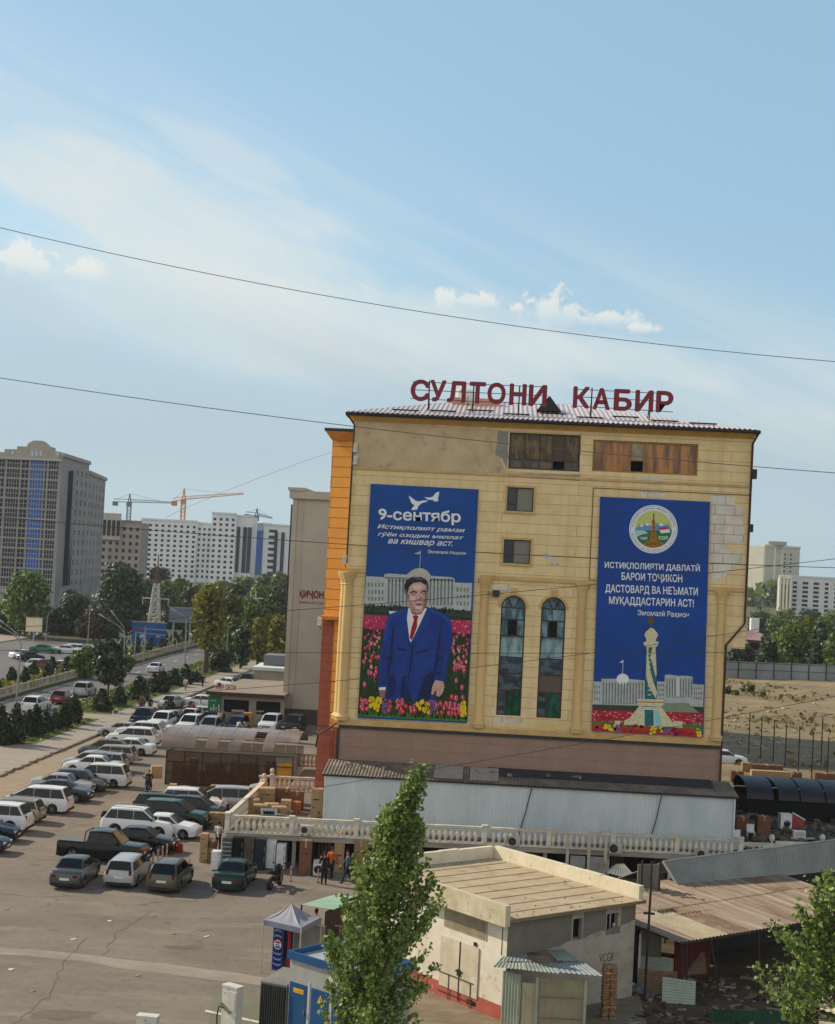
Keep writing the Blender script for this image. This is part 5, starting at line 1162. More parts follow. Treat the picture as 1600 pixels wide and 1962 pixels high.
# roof with felt seams and three parapets
b=MB();hbox(b,-.28,LR+.28,-.32,LL+.2,HZ,HZ+.14);b.build('roof',M_hroof,hut)
b=MB();hbox(b,-.2,LR+.2,-.345,-.321,HZ+.01,HZ+.13);b.build('roof_edge',mat('torn_felt_edge','8b7a5a','4f4432',5,stretch=(3,3,8)),hut)
b=MB()
for k in range(8):v=.5+k*1.05;hbox(b,.1,LR-.2,v,v+.035,HZ+.141,HZ+.16)
b.build('roof_seam',M_seam,hut)
PH=.66
b=MB();hbox(b,-.45,-.2,-.34,5.6,HZ-.12,HZ+PH);b.build('parapet',mat('stained_parapet','c3b9a0','a69a80',1.2,c3='6f6a5c',scale3=3.0,lo3=.6,hi3=.74,bump=.25),hut)
def panels(u0,u1,v0,v1,n,along):
 for k in range(n):
  t0,t1=k/n,(k+1)/n;b=MB();g_=.004
  if along=='v':hbox(b,u0,u1,v0+(v1-v0)*t0+g_,v0+(v1-v0)*t1-g_,HZ+.1,HZ+PH+r_.uniform(-.02,.02))
  else:hbox(b,u0+(u1-u0)*t0+g_,u0+(u1-u0)*t1-g_,v0,v1,HZ+.1,HZ+PH+r_.uniform(-.02,.02))
  b.build('parapet',M_para,hut)
panels(LR+.05,LR+.3,-.1,LL,8,'v');panels(-.2,LR+.04,LL,LL+.24,7,'u')
stf=MB()
for k in range(60):u,v=r_.uniform(.2,LR-.2),r_.choice((r_.uniform(-.2,.3),r_.uniform(LL-.8,LL-.1),r_.uniform(.5,4)));s=r_.uniform(.012,.035);q=hp(u,v,HZ+.16);stf.obox(q,(s*2,s,s),r_.uniform(0,3))
stuff(stf.build('roof_rubble',mat('rubble_brown','7d6444','5f4a30',6)))
# corrugated lean-to against the hut
M_tin=mat('galvanised_tin','a3aaa8','8b9392',1.2,rough=.42,metal=.35,c3='7f8f7a',scale3=1.0,lo3=.55,hi3=.7);M_tin2=mat('grey_green_tin','9aa494','848e7f',1.0,rough=.5,c3='8d7b5c',scale3=1.6,lo3=.6,hi3=.75);M_tinr=mat('rust_tin','77604c','5c4636',1.4,rough=.6,c3='8f8068',scale3=1.0)
lt=thing('lean_to','small corrugated tin lean-to with a patched sheet roof against the hut','shed',(0,0,0))
l0,l1=Vector((2.86,31.2,0)),Vector((5.75,31.05,0))
Lb0,Lb1=Vector((3.0,31.95,0)),Vector((5.9,33.1,0))
def lroof(u,v,dz=0):
 a=P(948,1852,57.2).lerp(P(1140,1866,57.0),u);c=P(965,1835,58.7).lerp(P(1080,1822,60.4),u);return a.lerp(c,v)+Vector((0,0,dz))
for i,(u0,u1,v0,v1,m) in enumerate(((-.02,.3,-.1,.5,M_tin2),(.3,.62,-.16,.45,M_tin),(.62,1.04,-.12,.5,M_tin),(-.02,.4,.44,1.02,M_tin),(.38,.78,.42,1.06,M_tinr),(.72,1.0,.46,1.02,M_tin2))):
 b=MB();vs=[];fs=[];n=34
 for k in range(n+1):
  u=u0+(u1-u0)*k/n;dz=.03*i*.4+(.025 if k%4 in (1,2) else 0)
  vs+=[tuple(lroof(u,v0,dz)),tuple(lroof(u,v1,dz))]
 for k in range(n):fs.append((2*k,2*k+2,2*k+3,2*k+1))
 b.add(vs,fs);b.build('roof_sheet',m,lt,fix=False)
zf=lroof(.5,0).z-.25
b=MB();corr_wall(b,(P(962,1900,57.6).x,57.7,0),(P(998,1900,57.3).x,57.2,0),-.1,zf,.13,.03);b.build('wall_sheet',M_tin2,lt,fix=False)
b=MB();corr_wall(b,(P(999,1900,57.3).x,57.3,0),(P(1029,1900,57.2).x,57.2,0),-.1,zf-.28,.16,.03);b.build('door',mat('cream_tin','b3ab8e','9c947a',1.0,rough=.5),lt,fix=False)
b=MB();corr_wall(b,(P(1030,1900,57.2).x,57.2,0),(P(1122,1900,57.2).x,57.2,0),-.1,zf-.05,.26,.02);b.build('wall_sheet',mat('olive_tin','8f8c74','7b7862',1.2,rough=.55),lt,fix=False)
for x in (P(1029,1900,57.1).x,P(1122,1900,57.1).x):b=MB();b.box(x-.05,57.08,-.1,x+.05,57.18,zf);b.build('post',M_tin2,lt)
for z in (.7,1.45):b=MB();b.tube([(P(1030,1900,57.1).x,57.14,z),(P(1121,1900,57.1).x,57.14,z+.04)],.025,4);b.build('rail',M_seam,lt)
bp_=thing('brick_pillar','stack of loose bricks standing at the right end of the lean-to','bricks',tuple(G(1165,1950)),.1)
b=MB()
for k in range(19):
 for j in range(2):
  for s in range(2):b.obox((-.14+j*.27+r_.uniform(-.02,.02),-.13+s*.26,.05+k*.105),(.25,.12 if k%2 else .24,.09),r_.uniform(-.1,.1))
b.build('brickwork',mat('old_brick','94714e','6f5236',7,c3='a98f6c',scale3=9),bp_)
# big rusty shed with an open front, and the grey upper roof behind it
M_rust=bpy.data.materials.new('rusty_roof_tin');M_rust.use_nodes=True
def _rust():
 nt=M_rust.node_tree;N,L=nt.nodes,nt.links;b_=N['Principled BSDF'];b_.inputs['Roughness'].default_value=.6;b_.inputs['Metallic'].default_value=.15
 tc=N.new('ShaderNodeTexCoord');mp=N.new('ShaderNodeMapping');mp.vector_type='TEXTURE';mp.inputs['Rotation'].default_value=(0,0,R(40.5));mp.inputs['Scale'].default_value=(.4,6,1);L.new(tc.outputs['Object'],mp.inputs[0])
 n1=N.new('ShaderNodeTexNoise');n1.inputs['Scale'].default_value=1.0;n1.inputs['Detail'].default_value=8;n1.inputs['Roughness'].default_value=.7;L.new(mp.outputs[0],n1.inputs[0])
 cr=N.new('ShaderNodeValToRGB');e=cr.color_ramp.elements;e[0].position=.33;e[0].color=SRGB('9c927e');e[1].position=.68;e[1].color=SRGB('604836');k=e.new(.5);k.color=SRGB('857361')
 L.new(n1.outputs[0],cr.inputs[0]);L.new(cr.outputs[0],b_.inputs['Base Color'])
_rust()
rs=thing('rusty_shed','open fronted shed with a big rusty corrugated roof on thin posts','shed',(0,0,0))
e0,e1=Vector((7.86,62.84,2.36)),Vector((17.6,71.2,2.4));r0,r1=Vector((3.4,68.2,2.82)),Vector((13.3,77.0,2.92))
def sp(t,s):q=e0.lerp(e1,t).lerp(r0.lerp(r1,t),s);return (q.x,q.y,0)
dE=(e1-e0);n=9
for i in range(n):
 for j in range(2):
  t0,t1=i/n-.004,(i+1)/n+.004;s0,s1=(0,.55) if j==0 else (.52,1)
  off_=.02*(j)+.008*(i%2)
  a,c,d,e=e0.lerp(e1,t0),e0.lerp(e1,t1),r0.lerp(r1,t0),r0.lerp(r1,t1)
  b=MB();z_=Vector((0,0,off_+r_.uniform(0,.012)));corr_slope(b,a.lerp(d,s0)+z_,c.lerp(e,s0)+z_,a.lerp(d,s1)+z_,c.lerp(e,s1)+z_,28,.036);m=M_rust
  if (i,j) in ((2,0),(7,1)):m=M_tinr
  if (i,j)==(1,0):m=mat('buff_tin','a39a80','8f856a',1.2,rough=.5)
  b.build('roof_sheet',m,rs,fix=False)
b=MB();q=e0.lerp(e1,.2).lerp(r0.lerp(r1,.2),.5);b.obox(tuple(q+Vector((0,0,.14))),(1.05,.3,.06),math.atan2(dE.y,dE.x),.1);b.build('loose_board',M_seam,rs)
for i,t in enumerate((.0,.02,.13,.36,.5,.68,.86)):
 q=e0.lerp(e1,t)+Vector((.06,.12,0));b=MB();b.tube([(q.x+(.45 if i==2 else .12),q.y+.1,0),(q.x,q.y,q.z-.04)],.05,6);b.build('post',mat('dark_timber','3a3028','2a221c',3),rs)
 q=r0.lerp(r1,t);b=MB();b.tube([(q.x,q.y,0),(q.x,q.y,q.z-.04)],.05,6);b.build('post',mat('dark_timber','3a3028'),rs)
b=MB();b.tube([tuple(e0-Vector((0,0,.05))),tuple(e1-Vector((0,0,.05)))],.05,5);b.tube([tuple(e0.lerp(r0,.1)-Vector((0,0,.06))),tuple(r0-Vector((0,0,.06)))],.05,5);b.build('beam',mat('dark_timber','3a3028'),rs)
# walls inside: pale board, red boards, dark back
def wallq(name,p0,p1,z0,z1,m,par):b=MB();p0,p1=Vector(p0),Vector(p1);d=(p1-p0).normalized();n_=Vector((-d.y,d.x,0))*.06;b.extz([(p0.x,p0.y),(p1.x,p1.y),(p1.x+n_.x,p1.y+n_.y),(p0.x+n_.x,p0.y+n_.y)],z0,z1);return b.build(name,m,par)
wallq('wall',sp(-.02,.5),sp(.2,.5),0,2.5,mat('grey_board_wall','7a766c','67635a',1.2),rs);wallq('wall',sp(.21,.4),sp(.38,.4),0,2.6,mat('dark_red_boards','5d1f18','451510',1.0,stretch=(4,4,.3)),rs)
wallq('wall',sp(.39,.7),sp(1.0,.7),0,2.6,mat('dark_back_wall','2d2a26','201e1b',1),rs)
wallq('fence_panel',(6.45,64.6,0),(6.75,67.0,0),0,2.2,M_hutw,rs)
gs=thing('grey_roofed_shed','shed with a steep dull grey corrugated roof behind the rusty roof','shed',(0,0,0))
f0=G(1300,1700,2.74);f1=G(1600,1668,2.8);g0=P(1271,1652,f0.y+.4);g1=P(1600,1611,f1.y+.4);f1=f0+(f1-f0)*1.18;g1=g0+(g1-g0)*1.18
b=MB();corr_slope(b,f0,f1,g0,g1,230,.03);b.build('roof',mat('dull_grey_tin','7a7d78','6a6d68',.8,rough=.55,c3='858781',scale3=.5),gs,fix=False)
h0,h1=g0+Vector((-2.0,2.4,-1.4)),g1+Vector((-2.0,2.4,-1.4));b=MB();corr_slope(b,g0,g1,h0,h1,230,.03);b.build('roof',mat('dull_grey_tin','7a7d78'),gs,fix=False)
b=MB();b.tube([tuple(f0),tuple(g0)],.06,5);b.build('barge_board',mat('pale_board','b7b0a0','9c9585',3),gs)
b=MB();b.tube([tuple(g0+Vector((0,0,.05))),tuple(g1+Vector((0,0,.05)))],.05,5);b.build('ridge_cap',M_tin,gs)
wallq('wall',(f0.x,f0.y+.3,0),(f1.x,f1.y+.3,0),0,2.7,M_dark,gs);wallq('wall',(P(1222,1680,70.6).x,70.6,0),(P(1266,1680,70.6).x,70.9,0),0,3.9,mat('grey_board_wall','7a766c'),gs)
for px in (1228,1246,1262):x=P(px,1680,70.4).x;b=MB();b.box(x,70.35,2.6,x+.08,70.45,4.1);b.build('post',mat('dark_timber','3a3028'),gs)
# grey tin roof peak seen between the hut parapet and the shed
ps=thing('small_tin_roof','small grey tin roof peeping between the hut parapet and the grey shed','roof',(0,0,0))
a,c,d=P(1160,1672,76),P(1228,1690,73.5),P(1196,1655,80)
b=MB();corr_slope(b,a,c,P(1180,1656,79),d,40,.02);b.build('roof_sheet',mat('dull_grey_tin','7a7d78'),ps,fix=False);b=MB();b.tube([tuple(a),tuple(d)],.04,5);b.tube([tuple(c),(c.x,c.y,0)],.06,6);b.build('frame',mat('dark_timber','3a3028'),ps)
pole=thing('service_pole','thin dark pole rising beside the right corner of the hut','pole',(6.55,63.04,0))
b=MB();b.tube([(0,0,0),(0.02,0,2.0),(.06,.05,4.6)],.05,7);b.build('pole_shaft',M_dark,pole);b=MB();b.box(-.2,-.04,3.35,.25,.04,3.43);b.build('cross_arm',M_dark,pole)
# scrap corrugated sheets under the shed
for i,(px,py,w,rz,m,lb) in enumerate(((1262,1905,1.6,.15,M_tinr,'brown corrugated sheet leaning lowest under the rusty shed'),(1255,1880,1.5,.1,M_tin2,'buff corrugated sheet leaning upright under the rusty shed'),(1330,1868,1.3,.35,M_tinr,'brown corrugated sheet with a bent end right of the shed posts'),(1300,1925,1.3,-.1,M_tin2,'torn sheet lying at the foot of the shed posts'))):
 c=G(px,py);b=MB();n_=36;vs=[];fs=[]
 for k in range(n_+1):
  z=k/n_*.95;y=.3*k/n_-(.03 if k%4 in (1,2) else 0);vs+=[(-w/2,y,z),(w/2,y+.05*i,z-.1*(k/n_))]
 for k in range(n_):fs.append((2*k,2*k+1,2*k+3,2*k+2))
 b.add(vs,fs);o=b.build('scrap_sheet',m,fix=False);o.location=c;o.rotation_euler.z=rz;tag(o,lb,'scrap sheet','scrap sheets under the rusty shed')
for i,(px,py,lb) in enumerate(((1224,1905,'grey plastic sack heap at the right foot of the hut wall'),(1205,1900,'white bag in the rubbish heap beside the hut'),(1236,1880,'dark sack leaning on the pole beside the hut'))):
 c=G(px,py);b=MB();bm=bmesh.new();bmesh.ops.create_icosphere(bm,subdivisions=3,radius=.32-.05*i)
 for v in bm.verts:v.co*=1+.28*math.sin(v.co.x*19+i)*math.sin(v.co.y*23)*math.cos(v.co.z*17);v.co.z*=.7
 me=bpy.data.meshes.new('rubbish_sack');bm.to_mesh(me);bm.free();me.materials.append(mat(('sack_grey','sack_white','sack_black')[i],('6d6f70','b9b9b4','26272a')[i],('4a4c4e','8f8f8a','1a1a1c')[i],9,rough=.5));o=link('rubbish_sack',me,None,(c.x,c.y,.18));tag(o,lb,'sack')
b=MB()
for k in range(330):
 q=G(r_.uniform(1200,1600),r_.uniform(1870,1962));s=r_.uniform(.03,.2);b.obox((q.x,q.y,.03),(s*r_.uniform(1,4),s,s*.5),r_.uniform(0,3),r_.uniform(-.3,.3),r_.uniform(-.3,.3),r_.randrange(3))
stuff(b.build('yard_rubble',(mat('rubble_brown','7d6444'),mat('rubble_grey','8c8579','6b6459',6),mat('rubble_dark','3f362c','2b241d',6))))
c=G(1470,1962);gf=thing('green_fence','dark green corrugated sheet fence at the bottom edge below the shed','fence',tuple(c),.12);b=MB();corr_wall(b,(-2.2,0,0),(2.2,0,0),0,.5,.2,.03);b.build('fence_sheet',mat('dark_green_tin','1f4a38','18392b',1.5,rough=.45),gf,fix=False)
for x in (-2.1,2.1):b=MB();b.tube([(x,.06,0),(x,.06,.5)],.04,5);b.build('post',M_dark,gf)
cr=thing('corner_roof','corner of a pale ribbed roof with a cable in the bottom right','roof',(0,0,0))
q=[P(1560,1915,51.5),P(1640,1905,51),P(1660,1960,46),P(1572,1935,49)]
b=MB();corr_slope(b,q[3],q[2],q[0],q[1],24,.03);b.build('roof_sheet',mat('pale_ribbed_tin','b8b29c','a19b86',1.5,rough=.5),cr,fix=False)
b=MB();b.extz([(q[3].x,q[3].y),(q[2].x,q[2].y),(q[1].x,q[1].y),(q[0].x,q[0].y)],0,min(v.z for v in q)-.05);b.build('wall',M_stuc,cr)
b=MB();a=P(1520,1975,48.7);b.tube([tuple(q[3]-Vector((0,0,.05))),tuple((q[3]+a)/2-Vector((0,0,.1))),tuple(a)],.018,5);b.build('cable',M_dark,cr)
# ------------------------------------------------------------------ blue transformer kiosk, louvred box, charger
M_kb=mat('kiosk_blue','1c4d7c','18436e',1.5,rough=.4);M_kg=mat('kiosk_grey','9b9c9a','8d8e8c',1.5,rough=.5);M_warn=mat('warning_yellow','d7a312','c99608',4)
kk=thing('transformer_kiosk','grey and blue transformer kiosk with blue doors behind the poplar','kiosk',tuple(G(557,1821,3.0).xy)+(0,),R(-39))
KL,KD,KH=3.6,2.4,3.0
b=MB();b.box(0,0,0,KL,KD,KH-.28);b.build('body',M_kg,kk)
b=MB()
for q in ((-.08,-.08,KL+.08,0.0),(-.08,KD,KL+.08,KD+.08),(-.08,.001,0,KD-.001),(KL,.001,KL+.08,KD-.001)):b.box(q[0],q[1],KH-.27,q[2],q[3],KH)
b.build('roof_rim',M_kb,kk)
b=MB();b.box(.002,.002,KH-.275,KL-.002,KD-.002,KH-.2);b.build('roof',mat('kiosk_roof_sheet','b4b9bb','9fa5a8',1.5,rough=.4,metal=.2),kk)
for x0,x1 in ((.08,.92),(1.16,2.0),(2.2,3.1)):
 b=MB();b.box(x0,-.03,.1,x1,-.002,1.95);d=b.build('door',M_kb,kk)
 b=MB();b.box(x1-.09,-.07,.92,x1-.05,-.031,1.1);b.build('handle',mat('steel_handle','a9acac'),d)
 if x0<.1:
  b=MB();b.box(x0+.2,-.038,1.62,x1-.14,-.031,1.78);s_=b.build('warning_sign',M_warn,d);b=MB();text_fit(b,'СТОЙ!',x0+.25,x1-.19,1.655,1.745,-.04);b.build('lettering',mat('sign_red_ink','b5431c','9c3512',5),s_,fix=False)
 else:
  b=MB();b.poly([(x0+.3,-.034,1.5),(x0+.62,-.034,1.5),(x0+.46,-.034,1.8)]);s_=b.build('warning_sign',M_warn,d,fix=False);b=MB();b.poly([(x0+.47,-.038,1.72),(x0+.42,-.038,1.62),(x0+.46,-.038,1.62),(x0+.44,-.038,1.54),(x0+.5,-.038,1.65),(x0+.46,-.038,1.65)]);b.build('lightning_mark',M_dark,s_,fix=False)
for x in (1.0,2.08):b=MB();b.box(x-.03,-.015,0,x+.07,-.002,2.1);b.build('door_post',mat('kiosk_trim','b3b4b2','a5a6a4',2),kk)
lb_=thing('louvred_box','grey louvred ventilation housing against the left side of the blue kiosk','housing',tuple(G(500,1880,1.75).xy)+(0,),R(-23))
b=MB();b.box(0,0,0,1.08,1.5,1.75);b.prism([(0,0,1.751),(1.08,0,1.751),(1.08,1.5,1.751),(0,1.5,1.751)],[(.02,.05,1.8),(1.06,.05,1.8),(1.06,1.48,1.95),(.02,1.48,1.95)]);b.build('housing_body',mat('housing_grey','7d7c76','6b6a64',1.5),lb_)
b=MB();b.box(.03,-.03,.0,1.05,-.002,1.68);gr=b.build('grille',mat('grille_black','20211f','171816',3),lb_)
for k in range(11):b=MB();b.box(.06+k*.09,-.07,.02,.10+k*.09,-.031,1.64);b.build('slat',mat('slat_grey','4a4c48','3b3d3a',3,rough=.5),gr)
c=G(441,1891,1.7);ch=thing('charging_post','tall white charging post with a looped cable on the green bay','charger',(c.x,c.y,0),R(-33))
M_ch=mat('charger_white','cfccc0','b9b6aa',2,rough=.5)
b=MB();b.box(-.34,-.02,0,.34,.32,1.68);b.box(-.36,-.04,1.681,.36,.34,1.74);b.build('post_body',M_ch,ch)
b=MB();b.box(-.06,-.04,.9,.28,-.021,1.55);b.build('door',mat('charger_panel','c2bfb3','b0ada1',3),ch)
b=MB();b.tube([(-.1,-.06,.95),(-.3,-.2,1.0),(-.36,-.2,.7),(-.4,-.15,.2),(-.38,-.12,0.02)],.025,6);b.build('cable',M_dark,ch)
b=MB();b.obox((-.1,-.08,.95),(.5,.06,.1),0,0,.5);b.build('cable_holder',mat('holder_grey','7a7a76','686864',3),ch)
b=MB();b.lathe([(.02,0),(.02,-.015)],8,(-.2,-.022,1.45),'Y');b.lathe([(.02,0),(.02,-.015)],8,(-.02,-.042,1.6),'Y');b.build('lock',M_dark,ch)
c=G(281,1948,1.62);ch2=copy_tree(ch,(c.x,c.y,-.1),R(-5),'white charging post of which only the top shows at the bottom edge')
ch['group']=ch2['group']='charging posts'
# grey gazebo tent
tn=thing('gazebo','pale grey gazebo canopy with a low peaked roof beside the drinks fridge','gazebo',(0,0,0))
tc_=[G(505,1762,2.15),G(577,1778,2.15),G(616,1757,2.15),G(546,1741,2.15)];pk=P(559,1731,sum(p.y for p in tc_)/4)
M_cv=mat('canopy_grey','8e9097','7e8088',1.5,rough=.7,bump=.2)
for i in range(4):
 a,c=tc_[i],tc_[(i+1)%4];b=MB();vs=[];fs=[];n=8
 for j in range(n+1):
  for k in range(n+1):
   q=a.lerp(c,k/n).lerp(pk,j/n);sag=-.14*math.sin(math.pi*j/n)-.03*math.sin(k*2.1)*math.sin(math.pi*j/n);vs.append((q.x,q.y,q.z+sag))
 for j in range(n):
  for k in range(n):fs.append((j*(n+1)+k,j*(n+1)+k+1,(j+1)*(n+1)+k+1,(j+1)*(n+1)+k))
 b.add(vs,fs);b.build('canopy_panel',M_cv,tn,smooth=60)
 b=MB();b.poly([tuple(a),tuple(c),(c.x,c.y,c.z-.22),(a.x,a.y,a.z-.22)]);b.build('valance',mat('valance_blue_grey','757a8c','686d7e',2),tn,fix=False)
 b=MB();b.tube([(a.x,a.y,0),(a.x,a.y,a.z)],.03,6);b.build('leg',M_acw,tn)
# drinks fridge with its round emblem
c0,c1=G(520,1858),G(537,1862);c2=G(555,1850)
df=thing('drinks_fridge','tall blue drinks fridge with a red white and blue round emblem under the gazebo','fridge',(c0.x,c0.y,0),math.atan2(c1.y-c0.y,c1.x-c0.x))
fw=(c1-c0).length+.06;fh=1.92
b=MB();b.box(0,0,0,fw,.68,fh);b.build('body',mat('drinks_blue','2b3f8a','24367c',2,rough=.35),df)
Mn,Ml=mat('drinks_navy','0c1436','0a1130',3,rough=.3),mat('drinks_light_blue','6474b8','5464a8',3,rough=.3)
b=MB();b.box(.05,-.006,.08,fw-.05,-.001,fh-.05);side=b.build('side_panel',Mn,df)
b=MB();cx=fw/2
for k,z in enumerate((.2,.42,.64,1.38,1.6,1.8)):
 arc=[(cx+(fw/2-.06)*t,z+(.05 if z<1 else-.05)*(t*t)) for t in np.linspace(-1,1,9)]
 for i in range(8):b.poly([(arc[i][0],-.009,arc[i][1]),(arc[i+1][0],-.009,arc[i+1][1]),(arc[i+1][0],-.009,arc[i+1][1]+.08),(arc[i][0],-.009,arc[i][1]+.08)])
b.build('wave_stripe',Ml,side,fix=False)
def disc(mb,r,y,z0,z1,n=28,mi=0):
 pts=[(cx+r*math.cos(2*math.pi*k/n),r*math.sin(2*math.pi*k/n)) for k in range(n)];pts=[(x,max(z0,min(z1,z))) for x,z in pts];mb.poly([(x,y,1.06+z) for x,z in pts],mi)
b=MB();disc(b,.19,-.011,-1,1);disc(b,.165,-.014,.05,1,mi=1);disc(b,.165,-.014,-1,-.06,mi=2);text_fit(b,'PEPSI',cx-.13,cx+.13,1.03,1.08,-.017,3,.02)
b.build('emblem',(WH,mat('emblem_red','b81c2c','a51626',3),mat('emblem_blue','1f3f98','19358a',3),mat('emblem_ink','14204a','0f1a40',3)),side,fix=False)
b=MB();b.box(fw+.001,.06,.12,fw+.03,.62,fh-.3);b.build('door',M_gl_dark,df);b=MB();b.box(fw+.031,.1,.2,fw+.04,.56,.5);b.build('shelf_goods',mat('mixed_bottles','6d6a5c','2f332a',14),df)
rp=thing('red_post','red upright post beside the drinks fridge under the gazebo','post',tuple(G(551,1862)))
b=MB();b.box(-.05,-.05,0,.05,.05,1.9);b.box(-.09,-.09,0,.09,.09,.03);b.build('post_shaft',mat('post_red','9c1620','860f18',2,rough=.4),rp)
# booth behind with the green tin roof
gb=thing('green_roofed_booth','dark booth with a pale green tin roof behind the gazebo','booth',(0,0,0))
ga,gb1=G(588,1738,2.55),G(700,1722,2.55);gc,gd=G(575,1728,2.65),G(690,1703,2.75)
q=[P(578,1733,66),P(640,1743,65.4),P(700,1718,70.3),P(640,1715,71.2)]
b=MB();corr_slope(b,q[1],q[2],q[0],q[3],60,.02);b.build('roof',mat('pale_green_tin','8fae98','7d9c86',1.2,rough=.45),gb,fix=False)
for i in range(4):
 b=MB();b.tube([(q[i].x,q[i].y,0),(q[i].x,q[i].y,q[i].z-.02)],.04,5);b.build('leg',M_dark,gb)
wallq('wall',(q[1].x-.35,q[1].y+.35,0),(q[2].x,q[2].y+.2,0),0,q[1].z-.2,mat('booth_brown','4a362c','3a2a22',1.5),gb);wallq('wall',(q[1].x+.4,q[1].y+.1,0),(q[1].x+1.6,q[1].y+.6,0),0,2.0,mat('booth_panel','6f6a62','5f5a52',2),gb)
wallq('wall',(c2.x+.1,c2.y,0),(c2.x+1.4,c2.y-.2,0),0,1.75,mat('pale_grey_sheet','8f8f89','80807a',1.5),gb)
c=G(605,1836,0);hr=thing('handrail','white tube handrail behind the blue kiosk','rail',(c.x,c.y+.6,0));b=MB();b.tube([(-.3,0,0),(-.3,0,1.35),(1.2,.1,1.2),(1.2,.1,0)],.035,7);b.build('rail_tube',mat('rail_white','c9c6be','b5b2aa',3),hr)
for x in (.1,.5,.9):b=MB();b.tube([(x,.03,0),(x,.03,1.3)],.02,5);b.build('bar',mat('rail_white','c9c6be'),hr)
# dark tarpaulin tunnel, junk and rail on the right of the building
tu=thing('tarpaulin_tunnel','dark tarpaulin barrel tunnel in the shade right of the building','tunnel',(0,0,0))
a,c=P(1432,1530,101.5),P(1680,1545,101.5);tz=P(1450,1489,104.5).z;M_tarp=mat('dark_tarpaulin','26262c','1d1d22',1.0,rough=.5,c3='2f3038',scale3=.6)
for k in range(5):
 x0=a.x+(c.x-a.x)*k/5+(.12 if k else 0);x1=a.x+(c.x-a.x)*(k+1)/5;b=MB();vs=[];fs=[]
 for j in range(13):
  t=math.pi*j/12;y=104.5-3.0*math.cos(t);z=a.z+(tz-a.z)*math.sin(t)**.8;vs+=[(x0+.25*(1 if k==1 else 0)*math.cos(t),y,z),(x1,y,z)]
 for j in range(12):fs.append((2*j,2*j+1,2*j+3,2*j+2))
 b.add(vs,fs);b.build('cover_sheet',M_tarp,tu,smooth=60,fix=False)
b=MB();b.box(a.x+.05,101.6,0,c.x,107.4,a.z-.02);b.build('stall_base',M_black,tu)
for k in range(6):
 x=a.x+(c.x-a.x)*k/5;b=MB();b.tube([(x,104.5-3.0*math.cos(math.pi*j/10),a.z+(tz-a.z-.03)*math.sin(math.pi*j/10)**.8) for j in range(11)],.04,5);b.build('hoop',M_dark,tu)
r_=random.Random(21);b=MB()
for k in range(260):
 q=G(r_.uniform(1405,1620),r_.uniform(1548,1630),1.6);s=r_.uniform(.08,.4);b.obox((q.x,max(87.5,q.y),1.6+s*.3),(s*r_.uniform(.8,2.5),s,s*.7),r_.uniform(0,3),r_.uniform(-.3,.3),r_.uniform(-.3,.3),r_.randrange(4))
stuff(b.build('scrap_clutter',(M_dark,mat('scrap_brown','4a3a2e','362a21',4),mat('scrap_grey','5d5c58','474642',4),mat('scrap_tan','6e5d45','584a37',4))))
r_=random.Random(4)
GJ='junk on the right end of the terrace'
sheet('terrace_ground',[(13.1,86.2),(26,87),(26,101),(13.1,101)],1.6,mat('shade_darkened_deck','433d36','332e29',1.5))  # building's shadow deepened here by a darker deck colour
b=MB();b.extz([(13.15,86.22),(25.9,87.1),(25.9,100.9),(13.15,100.9)],0,1.59);struct(b.build('terrace_ground',M_deck))
for i,(x0,x1,y0,y1,m,lb) in enumerate(((1473,1495,1530,1560,M_card2,'tan carton standing before the dark tunnel'),(1450,1476,1565,1605,M_card3,'brown carton below the tan one right of the blue shed'),(1410,1436,1566,1600,M_card3,'dark low carton beside the right corner of the blue shed'),(1434,1452,1531,1556,M_card,'framed carton left of the tan carton before the tunnel'),(1400,1424,1478,1500,M_card3,'reddish carton behind the building corner near the white car'),(1422,1440,1462,1480,M_card,'grey brown carton on the pallet row behind the building'),(1440,1500,1466,1476,M_card3,'long flat crate on the pallet row behind the building'),(1440,1515,1478,1490,M_card2,'longest flat crate in front of the pallet row'),(1520,1536,1480,1492,M_card3,'small crate left of the thin posts in the vacant lot'),(1562,1600,1482,1494,M_card3,'dark reddish crate behind the tunnel at the right edge'))):
 zz=1.6 if y1>1550 else 0;c,w,h=at(x0,x1,y0,y1,zz)
 carton(c.x,c.y+.4,zz,w,.8,h,.05,lb,m,GJ,prints=False)
c,w,h=at(1494,1516,1560,1590,1.6);fz=thing('washing_machine','white machine with a dark round door among the junk right of the blue shed','washing machine',(c.x,c.y+.3,1.6),.15)
b=MB();b.box(-w/2,-.28,.02,w/2,.28,h);b.build('body',M_fw,fz);b=MB();b.lathe([(w*.3,0),(w*.3,-.03),(w*.1,-.05)],14,(.05,-.282,h*.4),'Y');b.build('door',M_gl_dark,fz)
c=G(1527,1588,1.6);rd=thing('signboard','red signboard with a white edge leaning among the junk right of the shed','signboard',tuple(c),.3);b=MB();b.prism([(-.5,0,0),(.35,0,.05),(.6,.1,.5),(-.3,.1,.95)],[(-.5,.04,0),(.35,.04,.05),(.6,.14,.5),(-.3,.14,.95)]);b.build('board',mat('panel_red','8c1018','780c12',2,rough=.4),rd);b=MB();b.tube([(-.3,.1,.97),(.6,.1,.52)],.04,5);b.build('edge',M_fw,rd)
c=G(1532,1608,1.6);ac=thing('air_conditioner','boxy white window unit on a plank among the junk right of the shed','air conditioner',tuple(c),.1);b=MB();b.box(-.36,0,.1,.36,.35,.48);b.build('casing',M_fw,ac);b=MB();b.box(-.28,-.012,.16,.28,-.001,.42);b.build('grille',M_acw,ac);b=MB();b.box(-.9,-.1,0,.9,.3,.09);b.build('plank',mat('pale_board','b7b0a0'),ac)
